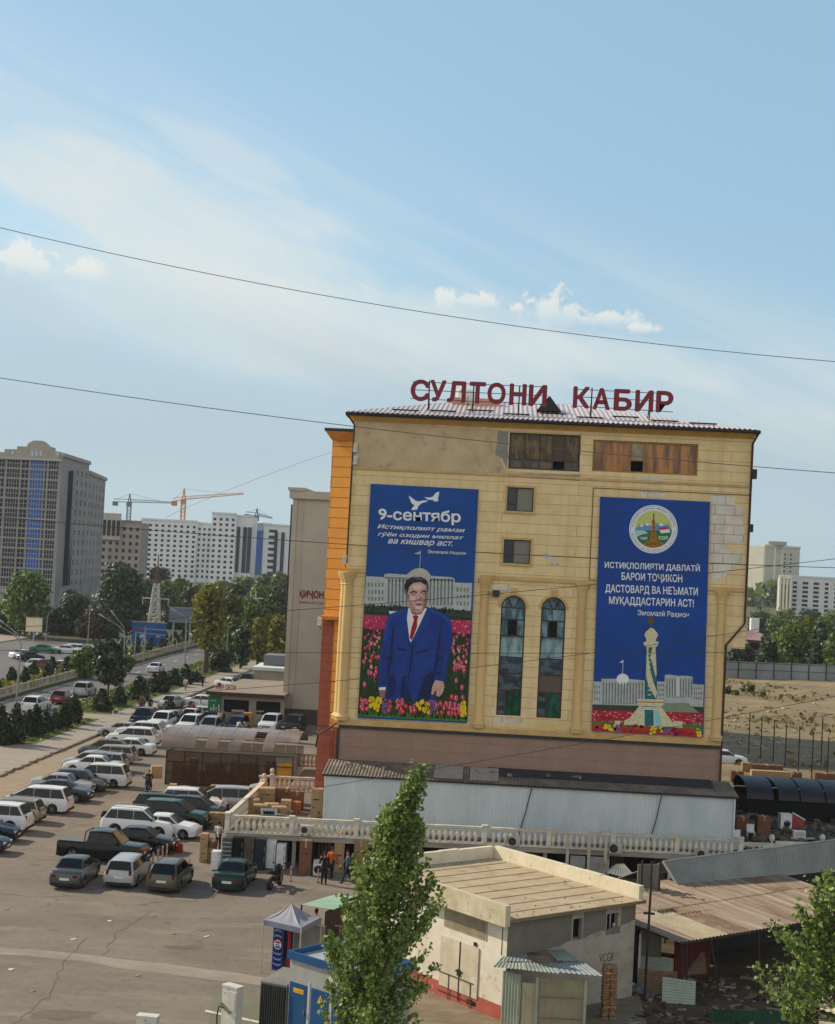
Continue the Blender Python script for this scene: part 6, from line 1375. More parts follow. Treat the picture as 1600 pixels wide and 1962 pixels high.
for i,(px,py,lb) in enumerate(((1438,1608,'left white plastic chair by the right end of the balustrade'),(1415,1620,'lower white plastic chair by the right end of the balustrade'))):
 c=G(px,py,1.6);t=thing('plastic_chair',lb,'chair',tuple(c),.4*i,group='white plastic chairs on the terrace');b=MB();b.box(-.22,-.22,.42,.22,.22,.46);b.build('seat',M_fw,t);b=MB();b.box(-.22,.2,.461,.22,.24,.85);b.build('backrest',M_fw,t)
 for sx in (-.2,.2):
  for sy in (-.2,.2):b=MB();b.tube([(sx*1.1,sy*1.1,0),(sx,sy,.42)],.025,5);b.build('leg',M_fw,t)
br_=thing('balustrade','low white wall with two ball finials at the right end of the terrace','balustrade',tuple(G(1478,1630,1.6)),.12)
b=MB();b.box(-3.5,-.1,0,.2,.1,.42);b.box(.21,-.1,0,3.2,.1,.55);b.build('low_wall',M_balu,br_)
for x,z in ((0,.421),(2.9,.551)):b=MB();b.lathe([(.08,0),(.06,.08),(.16,.2),(.18,.3),(.14,.42),(.03,.5)],10,(x,0,z));b.build('finial',M_balu,br_,smooth=60)
# ================================================================== CARS
M_tyre=mat('tyre_rubber','1a1a1a','121212',6,rough=.85);M_rim=mat('alloy_rim','a4a7a8','8d9092',6,metal=.7,rough=.35);M_cgl=glass_mat('car_glass','0b1012',.05,spec=.3)
M_tail=mat('tail_light_red','6a1014','500a0d',5,rough=.2);M_head=glass_mat('headlight_glass','bcc3c6',.1);M_plate=mat('number_plate','d0d0cc','b9b9b4',6,rough=.5);M_under=mat('car_black_plastic','1c1c1d','131313',5,rough=.6)
def paint(name,c,rough=.22,metal=.0):
 m=mat('paint_'+name,c,None,rough=rough,metal=metal,spec=.35);b=m.node_tree.nodes['Principled BSDF'];b.inputs['Coat Weight'].default_value=.22;b.inputs['Coat Roughness'].default_value=.06
 if int(c[:2],16)<64:b.inputs['Coat Weight'].default_value=.1;b.inputs['Specular IOR Level'].default_value=.2
 return m
PT={k:paint(k,*v) for k,v in dict(white=('cfd1d2',),pearl=('c4c6c4',),silver=('9b9e9f',.3,.15),grey=('4b4e4d',.28,.4),charcoal=('2c2f31',.25,.3),black=('0e0f11',.2),navy=('161d2a',.22,.2),olive=('4c4b3f',.3,.35),green=('173129',.25,.2),red=('6e1016',.25),taxi=('1d6a4a',.3),beige=('94897a',.3,.3),teal=('3e6f70',.3)).items()}
KIND={
 # L, W, wheel r, front axle, rear axle, deck line [(x,z)], cabin (rear base, rear top, front top, front base), belt z, roof z, window splits
 'sedan':(4.55,1.74,.31,1.42,-1.28,[(-2.28,.82),(-2.1,.98),(-1.5,1.0),(1.0,.96),(1.9,.84),(2.28,.66)],(-1.62,-.78,.42,1.16),.94,1.43,(-.28,)),
 'hatch':(4.2,1.74,.31,1.32,-1.25,[(-2.1,.9),(-2.0,1.0),(-1.6,1.0),(.9,.98),(1.75,.86),(2.1,.64)],(-2.02,-1.42,.35,1.22),.97,1.53,(-.3,-1.15)),
 'wagon':(4.6,1.72,.31,1.45,-1.25,[(-2.3,.88),(-2.2,.98),(-1.6,.98),(1.1,.96),(1.95,.84),(2.3,.66)],(-2.22,-1.92,.45,1.22),.95,1.48,(-.22,-1.2)),
 'suv':(4.75,1.88,.37,1.45,-1.38,[(-2.38,1.0),(-2.28,1.14),(-1.6,1.14),(1.1,1.12),(2.1,1.02),(2.38,.74)],(-2.26,-1.8,.3,1.3),1.1,1.76,(-.25,-1.3)),
 'minivan':(4.75,1.78,.32,1.6,-1.35,[(-2.38,.96),(-2.3,1.08),(-1.6,1.08),(1.55,1.02),(2.1,.9),(2.38,.66)],(-2.3,-1.9,.45,1.8),1.04,1.74,(.0,-1.15)),
 'pickup':(5.25,1.86,.38,1.62,-1.6,[(-2.62,1.08),(-2.58,1.12),(-.9,1.12),(1.0,1.12),(2.3,1.04),(2.62,.74)],(-.85,-.7,.55,1.3),1.1,1.8,(-.05,)),
}
CS=.92
CAR_G='cars parked in the market car park'
_wheel={}
def wheel_mesh(r):
 if r in _wheel:return _wheel[r]
 t=MB();w=.2;t.lathe([(r*.62,-w/2),(r*.93,-w/2),(r,-w/2+.04),(r,w/2-.04),(r*.93,w/2),(r*.62,w/2)],20,axis='Y')
 m=MB();m.lathe([(r*.1,-w/2-.0),(r*.18,-w/2-.004),(r*.2,-w/2+.03),(r*.6,-w/2+.05),(r*.64,-w/2-.004),(r*.66,-w/2+.02),(r*.6,w/2-.02)],20,axis='Y')
 for k in range(5):
  a=k*2*math.pi/5;m.obox((r*.38*math.cos(a),-w/2+.012,r*.38*math.sin(a)),(r*.52,.03,r*.15),0,0,-a)
 _wheel[r]=(t.mesh('tyre',M_tyre,50),m.mesh('rim',M_rim,40));return _wheel[r]
_car={}
def car_mesh(kind):
 if kind in _car:return _car[kind]
 L_,W,wr,fa,ra,deck,cab,belt,roofz,splits=KIND[kind];hw0=W/2;b=MB()
 dx=[p[0] for p in deck];dz=[p[1] for p in deck];zt=lambda x:float(np.interp(x,dx,dz))
 st=sorted(set([-L_/2,-L_/2+.05,-L_/2+.15,-L_/2+.32,L_/2-.32,L_/2-.15,L_/2-.05,L_/2]+list(np.linspace(-L_/2+.4,L_/2-.4,16))+[ax+s*(wr+.07)*math.cos(t) for ax in (fa,ra) for s in (-1,1) for t in (0,.35,.75,1.15,1.571)]+[ax+s*(wr+.075) for ax in (fa,ra) for s in (-1,1)]))
 g_=wr*.62;rows=[]
 for x in st:
  e=max(0,(abs(x)-(L_/2-.42))/.42);hw=hw0*(1-.09*e**2.2);z1=zt(x);zb=g_+.10*e**3
  if abs(abs(x)-L_/2)<1e-6:hw-=.04;z1-=.06;zb+=.05
  za=zb
  for ax in (fa,ra):
   if abs(x-ax)<wr+.07:za=max(za,wr+math.sqrt(max(0,(wr+.07)**2-(x-ax)**2)))
  zm=max(.56,za+.02);zs=max(z1-.16,zm+.01);hi=hw-.24
  rows.append([(0,g_-.02+.1*e),(hi,g_-.02+.1*e),(hi+.001,za),(hw-.025,za+.001),(hw+.0,max(zm-.12,za+.01)),(hw+.012,zm),(hw-.015,zs),(hw-.06,z1-.035),(hw-.16,z1),(hw*.5,z1+.018),(0,z1+.025)])
 n=len(rows[0]);vs=[];fs=[]
 for x,r in zip(st,rows):vs+=[(x,y,z) for y,z in r]+[(x,-y,z) for y,z in r[1:-1][::-1]]
 m=2*n-2
 for i in range(len(st)-1):
  for k in range(m):fs.append((i*m+k,i*m+(k+1)%m,(i+1)*m+(k+1)%m,(i+1)*m+k))
 fs.append(tuple(range(m)));fs.append(tuple(range((len(st)-1)*m,len(st)*m))[::-1]);b.add(vs,fs)
 # cabin
 xbr,xtr,xtf,xbf=cab;hb,hr=hw0-.07,hw0-(.24 if kind in ('sedan','hatch','wagon') else .235);b0=belt-.06
 zr=lambda x:float(np.interp(x,[xbr,xtr,(xtr+xtf)/2,xtf,xbf],[b0,roofz-.045,roofz,roofz-.035,b0]))
 xs=sorted(set(list(np.linspace(xbr,xtr,5))+list(np.linspace(xtr,xtf,8))+list(np.linspace(xtf,xbf,6))));vs=[];fs=[]
 for x in xs:
  z=zr(x);t=(z-b0)/(roofz-b0);hh=hb+(hr-hb)*t;sec=[(hb,b0-.03),(hb+(hr-hb)*t*.9,b0+(z-b0)*.9),(hh-.05,z-.005),(hh*.5,z+.02*t),(0,z+.03*t)]
  vs+=[(x,y,zz) for y,zz in sec]+[(x,-y,zz) for y,zz in sec[:-1][::-1]]
 for i in range(len(xs)-1):
  for k in range(8):fs.append((i*9+k,i*9+k+1,(i+1)*9+k+1,(i+1)*9+k))
 fs.append(tuple(range(9)));fs.append(tuple(range((len(xs)-1)*9,len(xs)*9))[::-1]);b.add(vs,fs)
 glass=[]
 def q(x,z,side):
  t=(z-b0)/(roofz-b0);return (x,side*(hb+(hr-hb)*t+.013),z)
 z0,z1=belt+.015,roofz-.11
 edges=[xbr]+sorted(splits)+[xbf]
 rl=lambda z:np.interp(z,[b0,roofz],[xbr,xtr])+.11;fl=lambda z:np.interp(z,[b0,roofz],[xbf,xtf])-.12
 for s in (1,-1):
  for i in range(len(edges)-1):
   gp=.016 if kind in ('minivan','suv') else .035;a0,a1=edges[i]+gp,edges[i+1]-gp;P4=[]
   for z in (z0,z1):P4.append((max(a0,rl(z)),min(a1,fl(z))))
   if P4[0][1]-P4[0][0]<.1:continue
   mb=MB();pts=[q(P4[0][0],z0,s),q(P4[0][1],z0,s),q(P4[1][1] if P4[1][1]>P4[1][0] else (P4[1][0]+.05),z1,s),q(P4[1][0],z1,s)];mb.poly(pts);glass.append(('side_window',mb))
 for nm,xb,xt,sg in (('windscreen',xbf,xtf,1),('rear_window',xbr,xtr,-1)):
  mb=MB();k0,k1=(.14,.93) if nm=='windscreen' else (.2 if kind !='sedan' else .12,.9);pts=[];nn=7
  if nm=='rear_window' and kind in ('suv','minivan','wagon','hatch','pickup'):k0=.18
  nx=(roofz-b0);nz=abs(xb-xt);ln=math.hypot(nx,nz);ox,oz=sg*nx/ln*.03,nz/ln*.03
  vs=[]
  for k in (k0,k1):
   x=xb+(xt-xb)*k;z=b0+(roofz-.018-b0)*k;hh=hb+(hr-hb)*k-.1
   for j in range(nn):u=-1+2*j/(nn-1);vs.append((x+ox,u*hh,z+oz+.02*k*(1-u*u)))
  mb.add(vs,[(j,j+1,nn+j+1,nn+j) for j in range(nn-1)]);glass.append((nm,mb))
 body=b.mesh('body',PT['white'],38);_car[kind]=(body,[(nm,mb.mesh(nm,M_cgl,fix=False)) for nm,mb in glass]);return _car[kind]
_extra={}
def car(kind,color,loc,rz,label,full=True,group=CAR_G,rails=False,tailgate=False,z=0.004,plate=True,scale=None):
 L_,W,wr,fa,ra,deck,cab,belt,roofz,splits=KIND[kind];hw=W/2;body,glass=car_mesh(kind)
 t=thing('parked_car',label,{'sedan':'car','hatch':'hatchback','wagon':'estate car','suv':'off-roader','minivan':'minivan','pickup':'pickup'}[kind],(loc[0],loc[1],loc[2] if len(loc)>2 and loc[2] else z),rz,group)
 o=link('body',body,t);o.material_slots[0].link='OBJECT';o.material_slots[0].material=PT[color]
 for nm,me in glass:link(nm,me,t)
 ty,rm=wheel_mesh(wr)
 for ax in (fa,ra):
  for s in (-1,1):
   w_=link('wheel',ty,t,(ax,s*(hw-.12),wr));w_.rotation_euler.z=0 if s<0 else math.pi;link('rim',rm,w_)
 key=kind
 if key not in _extra:
  d={};x0=-L_/2;zt0=deck[0][1]
  tall=kind in ('suv','minivan','wagon','hatch')
  def bx(nm,m,*bxs):
   mb=MB()
   for q in bxs:mb.box(*q)
   return mb.mesh(nm,m)
  h0=zt0-.2 if not tall else zt0-.15;h1=zt0+.0 if not tall else zt0+.14
  d['tail_light']=[bx('tail_light',M_tail,(x0-.006,s*(hw-.3)-.13 if not tall else s*(hw-.24)-.07,h0+.03,x0+.14,s*(hw-.3)+.13 if not tall else s*(hw-.24)+.07,h1-.02)) for s in (-1,1)]
  d['headlight']=[bx('headlight',M_head,(L_/2-.2,s*(hw-.34)-.17,deck[-1][1]-.1,L_/2-.004,s*(hw-.34)+.17,deck[-1][1]+.04)) for s in (-1,1)]
  d['bumper']=[bx('bumper',M_under,(x0-.03,-hw+.16,wr*.62+.02,x0+.1,hw-.16,wr*.62+.18)),bx('bumper',M_under,(L_/2-.1,-hw+.16,wr*.62+.02,L_/2+.03,hw-.16,wr*.62+.16))]
  d['number_plate']=[bx('number_plate',M_plate,(x0-.03,-.26,zt0-.3,x0-.005,.26,zt0-.17)),bx('number_plate',M_plate,(L_/2+.031,-.26,.42,L_/2+.04,.26,.53))]
  d['grille']=[bx('grille',M_under,(L_/2-.06,-.42,deck[-1][1]-.14,L_/2+.006,.42,deck[-1][1]-.01))]
  xm=cab[3]-.32;d['mirror']=[bx('mirror',M_under,(xm-.05,s*(hw+.02)-.08,belt+.0,xm+.06,s*(hw+.02)+.08,belt+.14)) for s in (-1,1)]
  mb=MB()
  for s in (-1,1):mb.tube([(cab[1]+.1,s*(hw-.3),roofz+.03),(cab[1]+.15,s*(hw-.3),roofz+.07),(cab[2]-.15,s*(hw-.3),roofz+.07),(cab[2]-.05,s*(hw-.3),roofz+.02)],.02,5)
  d['roof_rail']=[mb.mesh('roof_rail',M_rim)]
  _extra[key]=d
 d=_extra[key]
 for nm in (('tail_light','headlight','bumper','number_plate','grille','mirror') if full else ('tail_light','headlight','number_plate')):
  for me in d[nm]:link(nm,me,t)
 if rails:link('roof_rail',d['roof_rail'][0],t)
 if kind=='pickup':
  mb=MB();mb.box(-2.5,-hw+.12,1.135,-.92,hw-.12,1.16);mb.build('bed_cover',mat('bed_cover_grey','6a6a68','5a5a58',2,rough=.6),t)
  mb=MB();mb.tube([(-1.0,-hw+.2,1.15),(-.95,-hw+.25,1.72),(-.95,hw-.25,1.72),(-1.0,hw-.2,1.15)],.035,6);mb.build('roll_bar',M_under,t)
 if tailgate:
  mb=MB();xg=cab[1];mb.obox((xg-.42,0,roofz+.12),(.95,W-.35,.06),0,0,.25);g_=mb.build('tailgate',PT[color],t)
  mb=MB();mb.box(-L_/2-.01,-hw+.22,.75,-L_/2+.1,hw-.22,roofz-.2);mb.build('boot_opening',M_black,t)
 t.scale=(CS,)*3
 return t
def cg(px,py):return G(px,py)
W_=math.pi
# four cars in the near row, tails to the viewer, noses up and a little to the right
def near(kind,color,pl,pr,py,hd,label,**k):
 """pl, pr: pixel x of the rear wheels' outer edges, py: pixel y of the tyre contact"""
 a=G((pl+pr)/2,py);L_=KIND[kind][0];ra=KIND[kind][4]
 f=Vector((math.cos(hd),math.sin(hd),0));c=a-f*(ra*CS-.05);return car(kind,color,c,hd,label,**k)
near('sedan','grey',100,162,1699,R(90),'dark grey saloon with tail to the viewer, leftmost of the front row');near('wagon','silver',206,262,1697,R(90),'silver white estate car between the two grey cars of the front row',rails=False)
near('hatch','olive',284,345,1708,R(88),'olive grey hatchback with roof rails in the middle of the front row',rails=True);near('sedan','green',412,468,1705,R(88),'dark green saloon parked alone in front of the fridges')
# black pickup, black saloon and white off-roader side on, noses right
def side(kind,color,px0,px1,py,hd,label,**k):
 c=G((px0+px1)/2,py);return car(kind,color,(c.x,c.y+KIND[kind][1]/2*.85,0),hd,label,**k)
side('pickup','black',108,276,1654,R(-4),'black double cab pickup with a grey bed cover');side('sedan','black',200,322,1634,R(-2),'black saloon with bright alloy wheels behind the black pickup')
t=side('suv','white',192,332,1605,R(-4),'white off-roader with a spare wheel on its tailgate',rails=True)
sp,rm_=wheel_mesh(.37);w_=link('spare_wheel',sp,t,(-2.48,.15,1.0));w_.rotation_euler.z=R(-90);link('rim',rm_,w_)
side('sedan','white',268,352,1606,R(-5),'white saloon bonnet peeking out between white off-roader and bollards',full=False)
side('wagon','green',283,350,1567,R(-2),'dark green estate car with a roof rack behind the green van',rails=True);side('suv','green',290,368,1588,R(-4),'dark green off-roader with nose to the right between the white cars');side('hatch','charcoal',345,395,1572,R(-6),'charcoal hatchback half hidden by the green off-roader',full=False)
side('suv','white',326,402,1562,R(4),'white off-roader with its tail towards the open silver van',tailgate=False);side('minivan','silver',392,450,1556,R(186),'silver minivan with its tailgate raised over stacked goods',tailgate=True)
# the row along the kerb, right ends given
def row(kind,color,pxr,py,hd,label,**k):
 c=G(pxr,py);f=Vector((math.cos(hd),math.sin(hd),0));L_=KIND[kind][0];sgn=1 if math.cos(hd)>0 else-1
 return car(kind,color,(c.x-f.x*sgn*L_*CS/2,c.y+KIND[kind][1]/2*.9-f.y*sgn*L_*CS/2,0),hd,label,**k)
row('sedan','navy',27,1617,R(-2),'navy saloon whose nose just enters the frame at the left edge');row('sedan','charcoal',6,1640,R(-2),'charcoal car of which only the nose tip shows at the left edge',full=False)
row('suv','white',48,1599,R(178),'white off-roader with tail to the right at the left edge of the kerb row');row('wagon','beige',74,1580,R(178),'beige estate car beside the white minivan at the near end of the kerb row',rails=True)
row('minivan','white',128,1562,R(178),'white minivan with a glossy black side window band');row('sedan','charcoal',168,1540,R(-2),'dark slate saloon with nose to the right behind the white minivan')
row('sedan','silver',172,1526,R(-2),'silver saloon behind the dark slate one with nose right');row('hatch','grey',199,1520,R(-2),'dark grey hatchback nose right behind the silver saloon')
row('minivan','pearl',242,1512,R(179),'pearl white minivan with tail right in the middle of the kerb row');row('sedan','white',226,1487,R(179),'white saloon mostly hidden by the pearl white minivan',full=False);row('hatch','silver',214,1480,R(179),'silver hatchback roof behind the white saloon',full=False)
row('wagon','silver',238,1481,R(179),'silver estate car with a roof rack before the beige one',rails=True);row('wagon','beige',256,1466,R(179),'beige estate car at the far side of the silver estate',full=False);row('hatch','grey',240,1455,R(179),'dark grey hatchback roof beyond the beige estate',full=False)
row('sedan','white',292,1450,R(178),'white saloon seen side on left of the vaulted hall');row('suv','white',298,1434,R(178),'white off-roader with tail right behind the white saloon by the hall');row('suv','pearl',312,1422,R(178),'pearl off-roader nearest the left end of the hall roof',full=False);row('sedan','silver',275,1416,R(178),'silver saloon roof between the white off-roaders',full=False)
row('sedan','white',332,1412,R(180),'white coupe shaped saloon beyond the hall roof');
def facing(kind,color,px,py,hd,label,**k):c=G(px,py);f=Vector((math.cos(hd),math.sin(hd),0));return car(kind,color,(c.x-f.x*KIND[kind][0]/2,c.y-f.y*KIND[kind][0]/2,0),hd,label,**k)
facing('suv','navy',262,1394,R(-92),'dark blue off-roader facing the viewer at the end of the kerb');facing('suv','white',298,1402,R(-92),'white off-roader facing the viewer right of the dark blue one')
facing('suv','white',350,1408,R(-95),'white jeep facing the viewer behind the hall roof');facing('sedan','pearl',352,1388,R(-95),'pearl saloon behind the white jeep',full=False);facing('hatch','charcoal',393,1396,R(-92),'charcoal hatchback behind the silver minivan by the hall',full=False)
facing('minivan','silver',392,1412,R(-92),'silver minivan facing the viewer behind the hall roof');side('wagon','white',384,432,1382,R(-6),'white estate car side on before the low shop front',rails=True);facing('minivan','charcoal',444,1410,R(-92),'dark van facing the viewer beside the loaders')
facing('suv','white',508,1406,R(-94),'white off-roader facing the viewer below the grey building');facing('suv','charcoal',552,1408,R(-94),'charcoal off-roader facing the viewer beside the plinth of the grey building');facing('hatch','grey',318,1394,R(-95),'grey hatchback behind the white off-roader near the small fir',full=False);facing('sedan','silver',312,1360,R(-100),'silver blue saloon on the walk behind the small fir',full=False)
facing('suv','olive',462,1318,R(-100),'olive off-roader parked behind the low shop');facing('sedan','white',470,1322,R(-30),'white car roof just behind the low shop',full=False);side('sedan','white',375,400,1356,R(0),'white car nose at the left side of the green shop board',full=False)
GR_='cars on the avenue'
def road(kind,color,px,py,hd,label):c=G(px,py);return car(kind,color,(c.x,c.y,0),hd,label,full=False,group=GR_)
AV=R(90)
road('sedan','white',298,1288,AV,'white saloon driving alone up the empty avenue')
for a in (('hatch','silver',42,1398,'silver hatchback at the avenue edge behind the dark hedge trees'),('suv','white',112,1366,'white off-roader half hidden by a dark fir at the avenue edge'),('sedan','white',158,1366,'white saloon showing its front wheel right of the dark fir'),('hatch','red',170,1350,'dark red hatchback with raised tail behind the white saloon'),('suv','silver',206,1336,'silver off-roader beside the slender tree trunk at the avenue edge')):
 c=G(a[2],a[3]);car(a[0],a[1],(kx(c.y)-10.6,c.y,0),AV,a[4],full=False,group=GR_)
for a in (('hatch','white',78,1283,'white hatchback in front of the red one on the far carriageway',.1),('hatch','red',96,1284,'red hatchback on the far carriageway',.15),('sedan','white',122,1284,'white saloon right of the red car on the far carriageway',.2),('sedan','white',45,1262,'white saloon in the queue on the far carriageway',.9),('sedan','charcoal',56,1266,'charcoal saloon beside the white one in the queue',.9),('sedan','taxi',84,1251,'green taxi on the far carriageway',0.),('sedan','white',130,1252,'white saloon far behind the green taxi',0.),('wagon','white',152,1251,'white estate far right of the green taxi',0.)):
 c=G(a[2],a[3]);car(a[0],a[1],(c.x,c.y,0),a[5],a[4],full=False,group=GR_)
side('sedan','white',1358,1416,1466,R(0),'white saloon behind the right edge of the market building')
# ================================================================== PEOPLE, MOTORCYCLES
M_skin=mat('skin','a27a5f','936c53',8,rough=.6);M_hair=mat('hair_black','15120f','0d0b09',20,rough=.7)
def capsules(name,segs,m,parent,vox=.014):
 """tapered limbs fused into one continuous skin"""
 b=MB()
 for (p,q,r0,r1) in segs:
  p,q=Vector(p),Vector(q);d=(q-p);L_=max(d.length,1e-4);d=d/L_
  pts=[];rs=[]
  for t in (-90,-55,-25):s=math.sin(R(t));pts.append(p+d*r0*s);rs.append(max(.001,r0*math.cos(R(t))))
  pts+=[p,q];rs+=[r0,r1]
  for t in (25,55,90):s=math.sin(R(t));pts.append(q+d*r1*s);rs.append(max(.001,r1*math.cos(R(t))))
  b.tube([tuple(x) for x in pts],rs,8)
 o=b.build(name,m,parent,smooth=180)
 mod=o.modifiers.new('fuse','REMESH');mod.mode='VOXEL';mod.voxel_size=vox;mod.use_smooth_shade=True
 sm=o.modifiers.new('soften','SMOOTH');sm.iterations=2;sm.factor=.5
 return o
def person(loc,rz,label,top,bottom,pose='stand',hair=True,face=False,hold=None,group=None,shoes=None,scale=1.0,bend=0.0):
 """local frame: faces +X; left is +Y"""
 t=thing('person',label,'person',loc,rz,group);V=Vector
 hipz=.93;lean=bend
 hl,hr=V((0,.09,hipz)),V((0,-.09,hipz))
 if pose=='walk':fl,fr,kl,kr=V((.30,.09,.09)),V((-.34,-.09,.13)),V((.2,.09,.50)),V((-.07,-.09,.49));hipz-=.02
 elif pose=='ride':fl,fr,kl,kr=V((.05,.2,.3)),V((.05,-.2,.3)),V((.36,.2,.66)),V((.36,-.2,.66));hl,hr=V((-.05,.1,.80)),V((-.05,-.1,.80))
 else:fl,fr,kl,kr=V((.02,.11,.08)),V((-.02,-.11,.08)),V((.03,.1,.5)),V((.03,-.1,.5))
 base=(hl+hr)/2;ax=V((math.sin(lean),0,math.cos(lean)))
 pt=lambda h,y=0.0,f=0.0:base+ax*h+V((f*math.cos(lean),y,-f*math.sin(lean)))
 sl,sr=pt(.49,.19),pt(.49,-.19);nk,hd=pt(.56,0,.01),pt(.71,0,.03)
 A={'stand':((.24,.05,.04,.05,.0),(.24,.05,.04,.05,.0))}
 def arm(s,sh):
  if pose in ('carry','ride') or hold:el=sh+V((.08+.1*(pose=='ride'),s*.06,-.25));ha=el+V((.25,-s*.04,.03 if pose !='ride' else-.06))
  elif pose=='walk':el=sh+V((-.1*s,s*.05,-.26));ha=el+V((.12-.1*s,s*.0,-.22))
  elif pose=='phone' and s>0:el=sh+V((.05,.08,-.25));ha=el+V((.14,-.06,.24))
  else:el=sh+V((-.02,s*.06,-.27));ha=el+V((.06,s*.0,-.24))
  if lean>.3:el=sh+V((.12,s*.03,-.24));ha=el+V((.14,-s*.02,-.2))
  return el,ha
 el_l,ha_l=arm(1,sl);el_r,ha_r=arm(-1,sr)
 segs=[(hl,kl,.075,.052),(kl,fl,.05,.036),(hr,kr,.075,.052),(kr,fr,.05,.036),(hl,hr,.1,.1),(base,pt(.25),.11,.11),(pt(.25),pt(.45),.115,.12),(sl,sr,.065,.065),(nk-ax*.06,nk+ax*.08,.052,.048),(sl,el_l,.048,.037),(el_l,ha_l,.036,.026),(sr,el_r,.048,.037),(el_r,ha_r,.036,.026),
   (hd,hd+ax*.085,.079,.086),(hd+ax*-.05+V((.03,0,0)),hd+ax*.0+V((.025,0,0)),.05,.065),(hd+ax*.02+V((.085,0,0)),hd+ax*-.015+V((.103,0,0)),.011,.016),(hd+V((0,.082,.01)),hd+V((-.005,.084,.035)),.012,.014),(hd+V((0,-.082,.01)),hd+V((-.005,-.084,.035)),.012,.014)]
 for s,el,ha in ((1,el_l,ha_l),(-1,el_r,ha_r)):
  d=(ha-el).normalized();sd=V((0,0,1)).cross(d);sd=sd.normalized() if sd.length>.1 else V((1,0,0));dn=d.cross(sd)
  segs.append((ha+d*.02-sd*.018,ha+d*.075-sd*.02,.02,.018));segs.append((ha+d*.02+sd*.018,ha+d*.075+sd*.02,.02,.018))
  for k,ln in enumerate((.065,.08,.075,.055)):
   f0=ha+d*.085+sd*(-.03+k*.02);f1=f0+d*ln*.55+dn*.008;f2=f1+d*ln*.4+dn*.022;segs+=[(f0,f1,.0105,.0095),(f1,f2,.0095,.008)]
  th=ha+d*.03+sd*(-.036);segs+=[(th,th+d*.04-sd*.025,.012,.011),(th+d*.04-sd*.025,th+d*.07-sd*.02+dn*.015,.011,.009)]
 capsules('body',segs,M_skin,t,.0105)
 capsules('top',[(pt(.0),pt(.25),.135,.128),(pt(.25),pt(.44),.128,.135),(sl-V((0,.01,.0)),sr+V((0,.01,0)),.085,.085),(sl,el_l,.068,.056),(el_l,el_l.lerp(ha_l,.85),.054,.044),(sr,el_r,.068,.056),(el_r,el_r.lerp(ha_r,.85),.054,.044)],top,t,.018)
 capsules('trousers',[(hl,kl,.1,.074),(kl,fl+V((0,0,.04)),.072,.058),(hr,kr,.1,.074),(kr,fr+V((0,0,.04)),.072,.058),(hl+V((0,0,.06)),hr+V((0,0,.06)),.115,.115)],bottom,t,.018)
 for f in (fl,fr):capsules('shoe',[(f+V((-.03,0,-.035)),f+V((.15,0,-.045)),.045,.036)],shoes or M_under,t,.016)
 if hair:capsules('hair',[(hd+ax*.09+V((-.012,0,0)),hd+ax*.105+V((.01,0,0)),.088,.084),(hd+ax*.03+V((-.03,0,0)),hd+ax*.09+V((-.02,0,0)),.075,.088)],M_hair,t,.014)
 if face:
  for s in (-1,1):b=MB();b.lathe([(.004,-.009),(.011,0),(.004,.009)],8,tuple(hd+ax*.035+V((.083,s*.03,0))),'Y');b.build('eye',M_hair,t)
  b=MB();b.obox(tuple(hd+ax*-.045+V((.083,0,0))),(.012,.045,.009));b.build('mouth',mat('lips','7d4a42','6d3f38',8),t)
 t.scale=(scale*.93,)*3
 return t,ha_l,ha_r
def cl(n,c):return mat('cloth_'+n,c,tuple(v*.75 for v in SRGB(c)[:3])+(1,),6,rough=.9)
BK,OR,GYB,NV,WHc,RDc,KH,BRc,LB=cl('black','161616'),cl('orange','b8501f'),cl('slate','4a5460'),cl('navy','1c2232'),cl('white','c8c6c0'),cl('red','93382a'),cl('khaki','7f735a'),cl('brown','5a4636'),cl('lightblue','8fa3b0')
def pp(px,py,hd,label,top,bot,**k):c=G(px,py);return person((c.x,c.y,0.006),hd,label,top,bot,**k)
pp(620,1695,R(100),'man in black standing before the washing machine',BK,BK,pose='phone',face=True);pp(634,1684,R(70),'man in an orange jacket and black trousers among the cartons',OR,BK,pose='walk',face=True);pp(665,1692,R(200),'man in slate grey walking left near the poplar',GYB,NV,pose='walk',face=True,hold=False)
pp(417,1631,R(80),'man in a white shirt and dark trousers beside the stacked cartons',WHc,NV,pose='carry',face=True);pp(435,1572,R(180),'man in a white shirt bending over goods at the terrace corner',WHc,BK,bend=.75,pose='stand')
pp(287,1366,R(-90),'person in dark blue standing on the walk beyond the kerb cars',NV,NV);pp(269,1364,R(-80),'left of two people in brown on the grass beside the walk',BRc,BK);pp(274,1363,R(-100),'right of two people in olive on the grass beside the walk',KH,BK)
pp(355,1325,R(90),'person in a pale shirt on the far grass strip',WHc,KH,pose='walk');pp(388,1318,R(-100),'person in black walking on the far path',BK,BK,pose='walk')
pp(382,1370,R(0),'man in white carrying something near the green shop board',WHc,KH,pose='carry');pp(368,1378,R(-60),'person in red brown beside the white jeep',RDc,RDc);
pp(413,1392,R(20),'left loader in black beside the white estate car',BK,BK);pp(420,1394,R(-60),'middle loader in a pale shirt beside the dark van',WHc,GYB);pp(428,1394,R(200),'right loader in black beside the dark van',BK,NV);pp(461,1398,R(10),'person in red behind the tall orange carton',RDc,BK)
pp(453,1412,R(60),'person in white bending beside the tall orange carton',WHc,GYB,bend=.6);pp(574,1408,R(200),'person in black right of the charcoal off-roader',BK,BK)
c=G(598,1825);person((c.x,c.y+.8,.006),R(60),'person in an orange top standing inside the green roofed booth',OR,BK)
